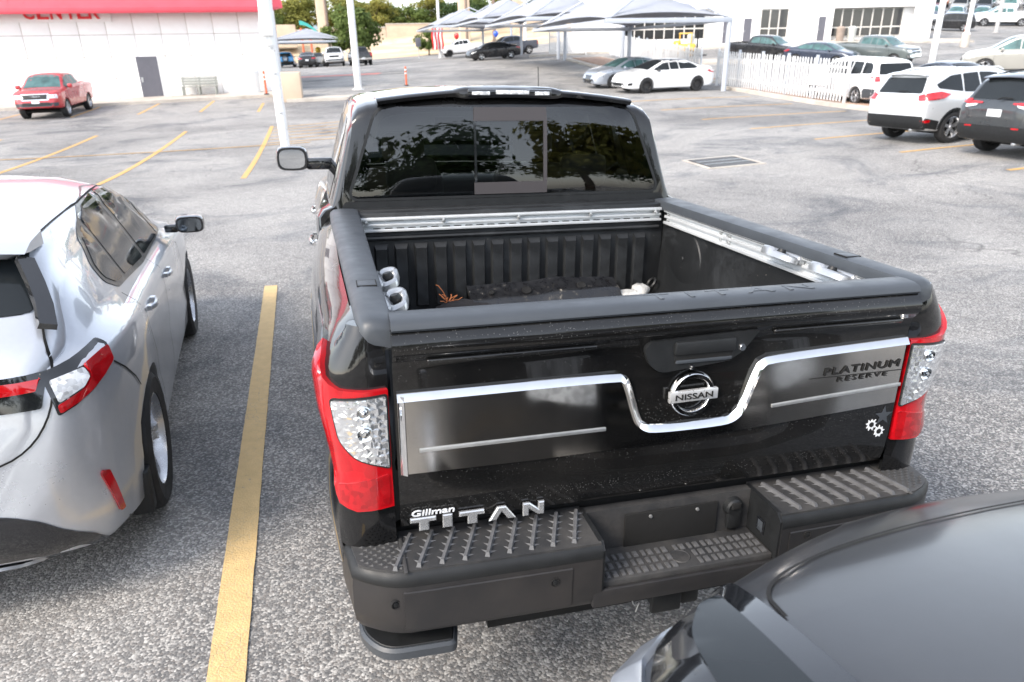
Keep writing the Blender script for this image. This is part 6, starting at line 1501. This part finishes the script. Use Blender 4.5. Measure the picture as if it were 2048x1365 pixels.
def litter_bin(x, y, label, mat, s=1.0):
    b = empty('litter_bin', (x, y, HT(x, y)+.13)); tag(b, label, 'bin')
    rg = [[(math.cos(a)*r*s, math.sin(a)*r*s, z*s) for a in [2*math.pi*i/16 for i in range(16)]] for r, z in ((.27, 0), (.29, .06), (.33, .9), (.34, .92), (.33, .96))]
    MB().rings(rg).build('body', mat, b, 50)
    MB().rings([[(math.cos(a)*r*s, math.sin(a)*r*s, z*s) for a in [2*math.pi*i/16 for i in range(16)]] for r, z in ((.35, .965), (.35, 1.0), (.30, 1.08), (.16, 1.14), (.02, 1.15))]).build('lid', mat, b, 50)
litter_bin(-4.5, 42.5, 'white round litter bin at the right end of the white wall', M['white_plain'], 1.12)
MB_ = MB(); MB_.prism([(-.16, -.16), (.16, -.16), (.16, .16), (-.16, .16)], 0, .05, None, .02)
def bollard(x, y, h, label, lift=0.0):
    b = empty('safety_bollard', (x, y, HT(x, y)+lift)); tag(b, label, 'bollard')
    MB().cyl((0, 0, .0), (0, 0, h), .055, n=12).build('post', M['orange'], b); MB().cyl((0, 0, 0), (0, 0, .06), .16, .12, n=14).build('base', M['plastic'], b)
    for z in (.62, .80): MB().cyl((0, 0, h*z), (0, 0, h*z+.07), .057, n=12).build('reflective_band', M['white_plain'], b)
bollard(4.15, 43.4, 1.08, 'orange delineator post standing in the lane behind the truck cab')
bollard(-3.75, 40.75, 1.2, 'slim orange bollard at the corner of the pavement by the white wall', .14)
bollard(63.8, 62.9, .75, 'orange cone beside the black SUV on the far rise')
blk = MB().box(-.62, .62, -1.4, 1.4, -.2, 1.32, b=.03).build('concrete_planter', M['beige']); blk.location = (-2.45, 39.0, HT(-2.4, 39)); tag(blk, 'beige concrete block wall beside the big white pole', 'planter')

def pole(name, x, y, r, h, label, mat, cat='light pole', base=None, box=False, taper=.9, top=True):
    b = empty(name, (x, y, HT(x, y))); tag(b, label, cat)
    MB().cyl((0, 0, base or -.1), (0, 0, h), r, r*taper, n=16).build('shaft', mat, b, 50)
    if base:
        MB().cyl((0, 0, -.1), (0, 0, base), r*2.1, r*1.9, n=16).build('concrete_base', M['concrete'], b, 50); MB().cyl((0, 0, base), (0, 0, base+.18), r*1.9, r*1.1, n=16).build('base_cover', mat, b, 50)
    else: MB().cyl((0, 0, 0), (0, 0, .05), r*1.7, n=16).build('base_plate', mat, b)
    if box:
        MB().box(-.26, .10, -.30, -.10, 3.25, 3.62, b=.02).build('junction_box', M['white_plain'], b); MB().cyl((-.08, 0, 3.0), (.0, 0, 4.6), r*1.5, n=14).build('sleeve', M['white_plain'], b)
        MB().tube([(-.12, -.2, 3.25), (-.13, -.18, 2.2), (-.12, -.15, .4)], .018, 6).build('conduit', M['white_plain'], b)
        for z, a in ((2.2, .4), (1.1, .6), (2.9, -.5)): MB().box(-.04, .04, -r-.02, -r+.01, z, z+.05).build('bracket', M['galv'], b)
    if top:
        MB().box(-.9, .9, -.05, .05, h, h+.10).build('arm', mat, b)
        for s in (-1, 1): MB().box(s*.9-.35, s*.9+.35, -.18, .18, h-.02, h+.10, b=.04).build('lamp_head', M['galv'], b)
    return b
pole('light_pole', -2.1, 21.6, .135, 8.5, 'thick white light pole rising behind the truck wing mirror', M['pole'], box=True)
pole('light_pole', 1.25, 42.5, .20, 9, 'white light pole behind the left corner of the truck roof', M['pole'])
pole('light_pole', 39.9, 41.3, .20, 9, 'white light pole right of the grey green pickup', M['pole'])
pole('light_pole', 51.4, 50.3, .17, 9, 'white light pole on a concrete plinth, right of the white building', M['pole'], base=.95)
pole('utility_pole', 67.4, 62.6, .20, 10, 'weathered grey timber pole beside the far white pickup', plain('grey_timber', (.42, .41, .40), .85, 0, 0, .15, 5), 'utility pole', top=False)
pole('light_pole', 14.0, 92.0, .17, 10, 'slender white pole by the far white pickup', M['pole'])
pole('light_pole', 25.0, 92.0, .20, 10, 'white pole rising behind the shade canopies', M['pole'])
pole('utility_pole', .9, 105, .20, 11, 'brown timber utility pole by the teal arch', M['wood'], 'utility pole', top=False)
pole('utility_pole', 27.5, 120, .28, 11, 'brown timber pole in front of the far trees, above the canopies', M['wood'], 'utility pole', top=False)
pole('utility_pole', -7.2, 118, .17, 12, 'thin dark pole at the upper left beside the red eave', M['wood'], 'utility pole', top=False)
pole('utility_pole', 22.0, 115, .22, 12, 'thin brown pole between the two far beige pillars', M['wood'], 'utility pole', top=False)

# right building
def right_building():
    ang = R(-18); T = Matrix.Translation((24.0, 65.7, 0)) @ Matrix.Rotation(ang, 4, 'Z')
    b = empty('workshop_building', mat=T); tag(b, 'white ribbed metal building with dark windows behind the picket fence', 'building')
    z0, z1 = 2.42, 8.2; holes = [(3.2, 11.34, 3.0, 5.5), (15.51, 18.04, 2.94, 5.38), (22.0, 29.1, 2.60, 5.32)]
    # wall pieces around the openings
    xs = [-1.5]; rect = []
    prev = -1.5
    for (a, c, q0, q1) in holes:
        rect += [(prev, a, z0-1.2, z1), (a, c, q1, z1), (a, c, z0-1.2, q0)]; prev = c
    rect.append((prev, 30.75, z0-1.2, z1))
    for (a, c, q0, q1) in rect: MB().box(a, c, 0, .12, q0, q1).build('wall_section', M['wall'], b)
    MB().box(-1.5, 30.75, .70, 16, z0-1.2, z1).build('inner_block', M['wall'], b)
    MB().box(30.62, 30.75, .12, .70, z0-1.2, z1).build('wall_section', M['wall'], b)
    MB().box(-1.5, -1.37, .12, .70, z0-1.2, z1).build('wall_section', M['wall'], b)
    ribm = MB().prism([(-.02, 0), (-.012, -.025), (.012, -.025), (.02, 0)], z0-.1, z1).mesh('wall_rib', M['wall'], 0)
    for i in range(100):
        x = -1.35+i*.32
        if any(a-.05 < x < c+.05 for a, c, _, _ in holes) or x > 30.6: continue
        link('wall_rib', ribm, b).location.x = x
    ribs = MB().prism([(-.02, 0), (-.012, -.025), (.012, -.025), (.02, 0)], 5.56, z1).mesh('wall_rib', M['wall'], 0)
    for i in range(100):
        x = -1.35+i*.32
        if any(a-.05 < x < c+.05 for a, c, _, _ in holes) and x < 30.6: link('wall_rib', ribs, b).location.x = x
    def glazing(a, c, q0, q1, cols, mid, dep):
        w_ = MB().box(a, c, dep+.06, dep+.10, q0, q1).build('window', M['frame_w'], b)
        W = (c-a)/cols
        for i in range(cols):
            for (r0, r1) in ((q0, mid), (mid, q1)): MB().box(a+i*W+.05, a+(i+1)*W-.05, dep+.03, dep+.058, r0+.05, r1-.05).build('pane', M['win_dark'], w_)
        for i in range(cols+1): MB().box(a+i*W-.045, a+i*W+.045, dep, dep+.059, q0, q1).build('mullion', M['frame_w'], w_)
        MB().box(a, c, dep+.001, dep+.059, mid-.045, mid+.045).build('transom', M['frame_w'], w_)
    glazing(3.25, 10.6, 3.0, 5.45, 8, 3.9, .45); glazing(15.56, 18.0, 2.97, 5.35, 3, 3.75, .05); glazing(22.05, 28.3, 2.95, 5.28, 7, 3.7, .45)
    for x0, x1 in ((12.2, 12.88), (14.05, 14.75), (20.72, 21.36)):
        d = MB().box(x0, x1, -.05, -.003, 2.58, 4.63).build('door', M['steel_door'], b); MB().box(x0+.06, x0+.12, -.10, -.05, 3.5, 3.62).build('handle', M['galv'], d)
        for q in ((x0-.07, x0, 2.58, 4.70), (x1, x1+.07, 2.58, 4.70), (x0, x1, 4.63, 4.70)): MB().box(q[0], q[1], -.06, -.003, q[2], q[3]).build('door_frame', M['wall'], b)
    eb = MB().box(19.42, 19.92, -.22, -.003, 3.25, 4.62, b=.02).build('meter_box', M['white_plain'], b)
    MB().box(30.3, 30.9, -.04, .05, 7.9, 8.25).build('roof_trim', M['wall'], b)
right_building()
bx = [(24.0+t*math.cos(R(-18))+.9*math.sin(R(-18)), 65.7+t*math.sin(R(-18))-.9*math.cos(R(-18))) for t in (22.5, 23.5, 9.2)]
litter_bin(bx[0][0], bx[0][1], 'brown bin under the wide dark window of the white metal building', plain('brown_bin', (.30, .24, .20), .8, 0, 0, .2, 3), 1.1)
litter_bin(bx[1][0], bx[1][1], 'pale grey bin next to the brown bin under the wide window', M['bin'], 1.1)
litter_bin(bx[2][0], bx[2][1], 'pale grey bin seen under the canopy beam by the workshop window', M['bin'], 1.0)

# picket fences
pk_pts = [(-.044, 0), (.044, 0), (.044, .93), (.036, .975), (0, 1.0), (-.036, .975), (-.044, .93)]
def picket_mesh(h): return MB().prism([(x, z*h) for x, z in pk_pts], -.011, .011, Matrix.Rotation(math.pi/2, 4, 'X')).mesh('picket', M['picket'], 0)
def fence(a, b, label, h=1.72, pitch=.195, posts=2.05, group=None, lo=False):
    a = Vector(a); b = Vector(b); L = (b-a).length; d = (b-a)/L; ang = math.atan2(d.y, d.x)
    f = empty('picket_fence', (a.x, a.y, 0), ang); tag(f, label, 'fence', group)
    pm_ = picket_mesh(h-.06); n = int(L/pitch)
    for i in range(n):
        q = a+d*(pitch*(i+.5)); z = HT(q.x, q.y)+.12; o = link('picket', pm_, f); o.location = (pitch*(i+.5), -.035, z); o.rotation_euler = (random.uniform(-.02, .02), 0, 0)
    m = int(round(L/posts)); P = []
    for i in range(m+1):
        q = a+d*(L*i/m); z = HT(q.x, q.y); P.append((L*i/m, z))
        o = MB().box(-.055, .055, .016, .115, -.2, h+.16, b=.008).build('post', M['picket'] if i in (0, m) else M['post'], f); o.location = (L*i/m, 0, z)
    for i in range(m):
        for hz in (.42, h*.82):
            (x0, za), (x1, zb) = P[i], P[i+1]
            MB().add([(x0, -.021, za+hz), (x1, -.021, zb+hz), (x1, .014, zb+hz), (x0, .014, za+hz), (x0, -.021, za+hz+.08), (x1, -.021, zb+hz+.08), (x1, .014, zb+hz+.08), (x0, .014, za+hz+.08)], [(0, 1, 2, 3), (4, 7, 6, 5), (0, 4, 5, 1), (1, 5, 6, 2), (2, 6, 7, 3), (3, 7, 4, 0)]).build('rail', M['picket'], f, 0)
fence((20.1, 35.2), (20.3, 25.0), 'white picket fence in front of the white minivan', 1.72)
fence((24.0, 60.5), (20.25, 37.4), 'white picket fence receding under the canopies', 1.75, .16, 2.3)
fence((20.0, 65.5), (22.8, 63.4), 'short white fence panel between the far canopy posts', 1.9, .16, 1.7)
sg = MB().box(-.6, .6, -.012, .012, -.35, .35, b=.01).build('fence_sign', M['white_plain']); sg.location = (20.18, 26.6, HT(20.2, 26.6)+1.02); sg.rotation_euler = (0, 0, R(-88)); tag(sg, 'blank white board hung on the right end of the picket fence', 'sign')

# shade canopies: cantilever posts, beams and stretched cloth
def canopy(x0, x1, y0, y1, label, h=2.75, rise=1.75, sag=.28, posts='right', group=None):
    xc, yc = (x0+x1)/2, (y0+y1)/2; zb = max(HT(x1, y0), HT(x1, y1))*.5+HT(xc, yc)*.5
    c = empty('shade_canopy', (xc, yc, zb)); tag(c, label, 'canopy', group or 'grey shade canopies')
    hx, hy = (x1-x0)/2, (y1-y0)/2; n = 14; V = []; F = []
    for i in range(n+1):
        for j in range(n+1):
            u, v = -1+2*i/n, -1+2*j/n; au, av = abs(u), abs(v)
            ridge = min(1-au, (1-av)*1.6) if True else 0
            z = h+.25+rise*min(1.0, ridge)**1.15
            # scalloped edges pull inwards between the corners
            eu = 1-.10*(1-av*av)*(au**4); ev = 1-.07*(1-au*au)*(av**4)
            e = max(au, av)**6; z += sag*(1-min(au, av)**2)*e*.9
            V.append((u*hx*eu, v*hy*ev, z))
    for i in range(n):
        for j in range(n): F.append((i*(n+1)+j, (i+1)*(n+1)+j, (i+1)*(n+1)+j+1, i*(n+1)+j+1))
    me = bpy.data.meshes.new('cloth'); me.from_pydata(V, [], F); me.materials.append(M['shade']); finish(me, 40)
    cl = link('cloth', me, c)
    sd_ = cl.modifiers.new('t', 'SOLIDIFY'); sd_.thickness = .02
    for yy in (-hy, hy):
        MB().box(-hx, hx, yy-.10, yy+.10, h, h+.22, b=.02).build('beam', M['post'], c)
        sx_ = hx if posts == 'right' else -hx
        MB().cyl((sx_-.12, yy, HT(xc+sx_, yc+yy)-zb-.1), (sx_-.12, yy, h), .13, n=14).build('post', M['post'], c)
        MB().cyl((-sx_, yy, h+.10), (0, yy*.72, h+rise+.2), .05, n=8).build('strut', M['post'], c); MB().cyl((sx_, yy, h+.10), (0, yy*.72, h+rise+.2), .05, n=8).build('strut', M['post'], c)
    for xx in (-hx, hx): MB().box(xx-.06, xx+.06, -hy, hy, h+.03, h+.18).build('side_beam', M['post'], c)
canopy(12.4, 19.0, 32.2, 44.4, 'large grey shade canopy over the white sedan, nearest of the row')
canopy(12.4, 19.2, 46.0, 58.2, 'grey shade canopy second in the row behind the white sedan')
canopy(12.2, 19.2, 60.0, 72.0, 'grey shade canopy third in the row, over the black sedan')
canopy(11.0, 19.2, 76.0, 90.0, 'farthest grey shade canopy at the left end of the row')
canopy(-6.6, 3.0, 90.0, 99.0, 'far left grey canopy over the blue SUV and white pickup', 2.5, 1.3, .28, 'left')

# yellow forklift behind the fence
def forklift():
    f = empty('yellow_forklift', mat=pose(28.4, 55.0, 120) @ Matrix.Scale(.85, 4)); tag(f, 'yellow machine half hidden behind the picket fence by the workshop', 'forklift')
    MB().box(-.55, .55, -1.1, .9, .45, 1.15, b=.12).build('chassis', M['yellow_machine'], f, 50); MB().box(-.5, .5, -1.2, -.5, 1.1, 1.45, b=.1).build('counterweight', M['yellow_machine'], f, 50)
    MB().box(-.52, .52, -.7, .55, 2.05, 2.12, b=.02).build('overhead_guard', M['yellow_machine'], f)
    for x in (-.48, .48):
        for y in (-.62, .48): MB().cyl((x, y, 1.1), (x*.97, y, 2.06), .035, n=8).build('guard_post', M['yellow_machine'], f)
    for x in (-.28, .28): MB().box(x-.06, x+.06, 1.0, 1.12, .1, 2.3).build('mast_rail', M['gap'], f); MB().box(x-.05, x+.05, 1.1, 2.0, .12, .17).build('fork', M['gap'], f)
    add_wheels(f, (-.75, .55), .58, .32, .24, M['yellow_machine'], 5, True)
forklift()

# far background: bank wall, highway piers, teal arch, balloons, flag
def far_wall():
    w_ = empty('retaining_wall', (0, 131, 0)); tag(w_, 'long pale retaining wall below the trees at the far side', 'wall')
    for i in range(24):
        x = -110+i*11; z = HT(x+5.5, 131)
        MB().box(x+.03, x+10.97, -.2, .3, z-1.5, z+1.75).build('wall_panel', M['beige'] if i % 3 else M['concrete'], w_); MB().box(x, x+11, -.3, .4, z+1.752, z+1.95).build('coping', M['concrete'], w_)
far_wall()
for x, y, wd, lb in ((.4, 124, 1.35, 'tall beige highway pier behind the brown utility pole'), (22.9, 121.5, 1.75, 'tall beige highway pier left of the canopies'), (32.6, 124, 1.7, 'tall beige highway pier directly above the canopy peaks')):
    z = HT(x, y); o = MB().prism(rnd_poly([(-wd/2, -.6), (wd/2, -.6), (wd/2, .6), (-wd/2, .6)], .15), z-1, z+13).build('highway_pier', M['beige'], None, 30); o.location = (x, y, 0); tag(o, lb, 'pier')
hb = MB().box(-5.5, 1.5, -2, 2, -1, 2.2).build('pump_house', M['beige']); hb.location = (-5.2, 122, HT(-5.2, 122)+1.6); tag(hb, 'plain beige block structure at the upper left beyond the canopy', 'building')
ta = empty('teal_arch', (-1.8, 109, HT(-1.8, 109)+3.4)); tag(ta, 'teal curved plastic chute rising above the far left canopy', 'chute')
rg = []
for i in range(13):
    t = i/12; a = R(150-125*t); x = -1.0+2.6*t; z = 1.55*math.sin(math.pi*(.5+.48*t))*1.0+.25; wz = .55*(1-.55*t)
    rg.append([(x, -.5, z-wz*.4), (x, -.5, z+wz*.6), (x, .5, z+wz*.6), (x, .5, z-wz*.4)])
MB().rings(rg).build('chute', M['teal'], ta, 60)
for x, z in ((-.85, 1.2), (.3, 1.0)): MB().cyl((x, 0, -3.4), (x, 0, z), .14, n=10).build('leg', M['orange'], ta)
for i, (x, y, z, c, nm) in enumerate(((4.3, 95, 3.9, (.70, .03, .03), 'red balloon right of the far light pole, above the yellow one'), (4.3, 95.2, 3.05, (.75, .50, .03), 'yellow balloon below the red balloon by the far pole'), (1.7, 94, 3.2, (.70, .03, .03), 'red balloon at the right corner of the far left canopy'),
    (-.7, 96, 2.9, (.75, .50, .03), 'yellow balloon above the far black sedan'), (17.6, 100, 4.4, (.70, .03, .03), 'red balloon behind the farthest canopy beam'), (24.0, 104, 4.7, (.03, .10, .55), 'blue balloon hanging beneath the farthest canopy'))):
    b = empty('balloon', (x, y, z)); tag(b, nm, 'balloon', 'balloons tied to the far posts')
    MB().lathe([(.0001, .42), (.20, .38), (.33, .22), (.36, .05), (.30, -.18), (.16, -.36), (.03, -.44), (.0001, -.44)], 16, 'Z').build('skin', plain('balloon_%d' % i, c, .25, 0, .5, .02, 1), b, 180)
    MB().cyl((0, 0, -.44), (.1, 0, -2.4), .012, n=5).build('string', M['white_plain'], b)
fl_ = empty('flag', (13.75, 91.7, HT(13.75, 91.7)+1.0)); tag(fl_, 'red and white striped flag hanging at the foot of the slender pole', 'flag')
for i in range(7):
    pts = [[(-.75+i*.2+.06*math.sin(z*3), -.1+.12*math.sin(i*1.3+z*2), z), (-.75+i*.2+.2+.06*math.sin(z*3), -.1+.12*math.sin((i+1)*1.3+z*2), z), (-.75+i*.2+.2+.06*math.sin(z*3), -.08+.12*math.sin((i+1)*1.3+z*2), z), (-.75+i*.2+.06*math.sin(z*3), -.08+.12*math.sin(i*1.3+z*2), z)] for z in (0, .5, 1.0, 1.5, 2.0, 2.4)]
    MB().rings(pts).build('stripe', M['red_sign'] if i % 2 == 0 else M['white_plain'], fl_, 60)
sgn = empty('lane_sign', (12.3, 99.5, HT(12.3, 99.5))); tag(sgn, 'small dark sign on a post left of the far white pickup', 'sign')
MB().cyl((0, 0, 0), (0, 0, 2.4), .05, n=8).build('post', M['galv'], sgn); MB().box(-.35, .35, -.08, -.05, 1.5, 2.6, b=.02).build('panel', M['steel_door'], sgn)

# ------------------------------------------------------------------ trees
def leaf_mat(name, c0, c1, c2):
    k = N(name); oi = k.n('ShaderNodeObjectInfo'); p = k.pos()
    at = k.n('ShaderNodeAttribute', attribute_name='tone')
    f = k.math('ADD', k.math('MULTIPLY', k.noise(p, .5, 4), .6), k.math('MULTIPLY', at.outputs['Fac'], .4))
    col_ = k.ramp(f, [(.25, c0), (.5, c1), (.78, c2)])
    k.set(Base_Color=col_, Roughness=.65); k.b.inputs['Specular IOR Level'].default_value = .2
    tl = k.n('ShaderNodeBsdfTranslucent'); k.l(col_, tl.inputs[0]); mx = k.n('ShaderNodeMixShader'); mx.inputs[0].default_value = .3
    k.l(k.b.outputs[0], mx.inputs[1]); k.l(tl.outputs[0], mx.inputs[2]); k.l(mx.outputs[0], k.out.inputs[0]); return k.m
M['leaf_a'] = leaf_mat('leaf_olive', (.10, .115, .025), (.20, .205, .05), (.32, .28, .07))
M['leaf_b'] = leaf_mat('leaf_green', (.05, .08, .022), (.10, .14, .036), (.16, .20, .055))
M['leaf_c'] = leaf_mat('leaf_dark', (.02, .04, .015), (.045, .08, .025), (.09, .13, .04))
M['bark'] = plain('bark', (.13, .10, .075), .9, 0, 0, .3, 6, .5)
def crown_mesh(seed, rx, rz, h0, n, leaf, mat):
    rd = random.Random(seed); V = []; F = []; tone = []
    cl = []
    for i in range(26):
        a = rd.uniform(0, 6.283); b = rd.uniform(-.75, 1.0); r = rd.uniform(.35, .92)
        cl.append((math.cos(a)*r*rx*math.sqrt(max(.1, 1-b*b*.7)), math.sin(a)*r*rx*math.sqrt(max(.1, 1-b*b*.7)), h0+b*rz*.82, rd.uniform(.24, .42)*rx, rd.uniform(0, 1)))
    for i in range(n):
        c = cl[i % len(cl)]; 
        while True:
            d = Vector((rd.gauss(0, 1), rd.gauss(0, 1), rd.gauss(0, 1)))
            if d.length > .1: break
        d.normalize(); rr = c[3]*rd.uniform(.55, 1.12)
        p = Vector((c[0], c[1], c[2]))+Vector((d.x*rr, d.y*rr, d.z*rr*.8))
        nrm = (d+Vector((rd.gauss(0, .5), rd.gauss(0, .5), rd.gauss(.3, .5)))).normalized(); t = nrm.orthogonal().normalized(); t = Matrix.Rotation(rd.uniform(0, 6.28), 3, nrm) @ t; q = nrm.cross(t)
        s = leaf*rd.uniform(.6, 1.4); k0 = len(V)
        V += [tuple(p-t*s), tuple(p+q*s*.55), tuple(p+t*s), tuple(p-q*s*.55)]; F.append((k0, k0+1, k0+2, k0+3)); tone.append(min(1, max(0, c[4]*.6+rd.uniform(0, .4))))
    me = bpy.data.meshes.new('crown'); me.from_pydata(V, [], F); me.materials.append(mat)
    at = me.attributes.new('tone', 'FLOAT', 'FACE'); at.data.foreach_set('value', tone)
    return me, cl
def trunk_mesh(seed, h0, rz, cl, r=.22):
    rd = random.Random(seed); m = MB(); top = h0-rz*.25
    m.tube([(0, 0, -.4), (.05, 0, top*.3), (rd.uniform(-.2, .2), rd.uniform(-.2, .2), top*.65), (rd.uniform(-.3, .3), rd.uniform(-.3, .3), top)], [r*1.3, r, r*.85, r*.6], 9)
    for c in cl[:11]: 
        z = top*rd.uniform(.6, 1.0); m.tube([(0, 0, z), (c[0]*.5, c[1]*.5, z+(c[2]-z)*.55+.1), (c[0]*.95, c[1]*.95, c[2])], [r*.45, r*.25, r*.08], 6)
    return m.mesh('trunk', M['bark'], 60)
VAR = []
for i, (rx, rz, h0, mt) in enumerate(((4.2, 3.4, 5.0, 'leaf_a'), (4.6, 3.0, 4.4, 'leaf_b'), (3.6, 3.6, 5.2, 'leaf_a'), (5.0, 3.0, 4.2, 'leaf_c'), (3.4, 2.6, 3.6, 'leaf_b'))):
    cm_, cl = crown_mesh(20+i, rx, rz, h0, 5200, .23, M[mt]); VAR.append((cm_, trunk_mesh(40+i, h0, rz, cl)))
def tree(x, y, v, s, rz, label, group='trees beyond the bank', z=None):
    t = empty('broadleaf_tree', (x, y, HT(x, y) if z is None else z), rz); t.scale = (s, s, s) if y < 120 else (s*1.05, s*1.05, s*.72); tag(t, label, 'tree', group)
    link('crown', VAR[v][0], t); link('trunk', VAR[v][1], t)
spots = [(-16, 146, 0, 1.15), (-10, 141, 1, .95), (-5.5, 150, 2, 1.2), (-1.5, 143, 0, 1.25), (4.5, 147, 2, 1.25), (9.5, 141, 0, 1.1), (13.0, 150, 1, 1.15), (17, 142, 4, 1.1), (21, 150, 0, 1.15), (26, 143, 3, 1.0), (31, 149, 1, 1.1), (36, 142, 2, 1.0), (41.5, 147, 3, 1.05), (47, 143, 0, 1.0), (54, 150, 1, 1.1), (62, 146, 0, 1.1), (-24, 150, 1, 1.2), (72, 150, 2, 1.1), (82, 147, 1, 1.1), (92, 152, 3, 1.1), (-34, 148, 0, 1.2)]
names = ['olive rounded', 'green spreading', 'tall yellow green', 'broad dark', 'small bushy']
ords = ['first', 'second', 'third', 'fourth', 'fifth', 'sixth', 'seventh', 'eighth', 'ninth', 'tenth', 'eleventh', 'twelfth', 'thirteenth', 'fourteenth', 'fifteenth', 'sixteenth', 'seventeenth', 'eighteenth', 'nineteenth', 'twentieth', 'twenty first']
rank = sorted(range(len(spots)), key=lambda i: spots[i][0]/spots[i][1])
random.seed(2)
for i, (x, y, v, s) in enumerate(spots):
    tree(x, y, v, s, random.uniform(0, 6), '%s tree beyond the far wall, %s of the row counted from the left' % (names[v], ords[rank.index(i)]))
tree(3.2, 92.0, 4, 1.0, 1.0, 'dark bushy tree standing in the lot right behind the white light pole', 'trees in the lot')
tree(15.5, 112.0, 4, .55, 2.0, 'small light green tree at the left tip of the farthest canopy', 'trees in the lot')
# trees across the street behind the camera (seen mirrored in the truck's rear window)
for x, y, v, s, q in ((-16, -30, 3, 1.15, 'leftmost'), (-7, -27, 1, 1.2, 'second from left'), (3, -31, 3, 1.25, 'middle'), (11, -26, 2, 1.05, 'second from right'), (20, -31, 3, 1.2, 'rightmost')):
    tree(x, y, v, s, x, '%s leafy tree of the row mirrored in the truck rear window' % q, 'trees mirrored in the rear window')
hl = grid_sheet('far_hills', axis(-400, 700, -400, 700, 20, 0), [420, 480, 560, 640], plain('hazy_hill', (.20, .24, .26), .9, 0, 0, .1, .01), lambda x, y: (8 if y < 430 else (18+7*math.sin(x*.012)+4*math.sin(x*.031+1)) if y < 600 else 10)); tag(hl, kind='structure')
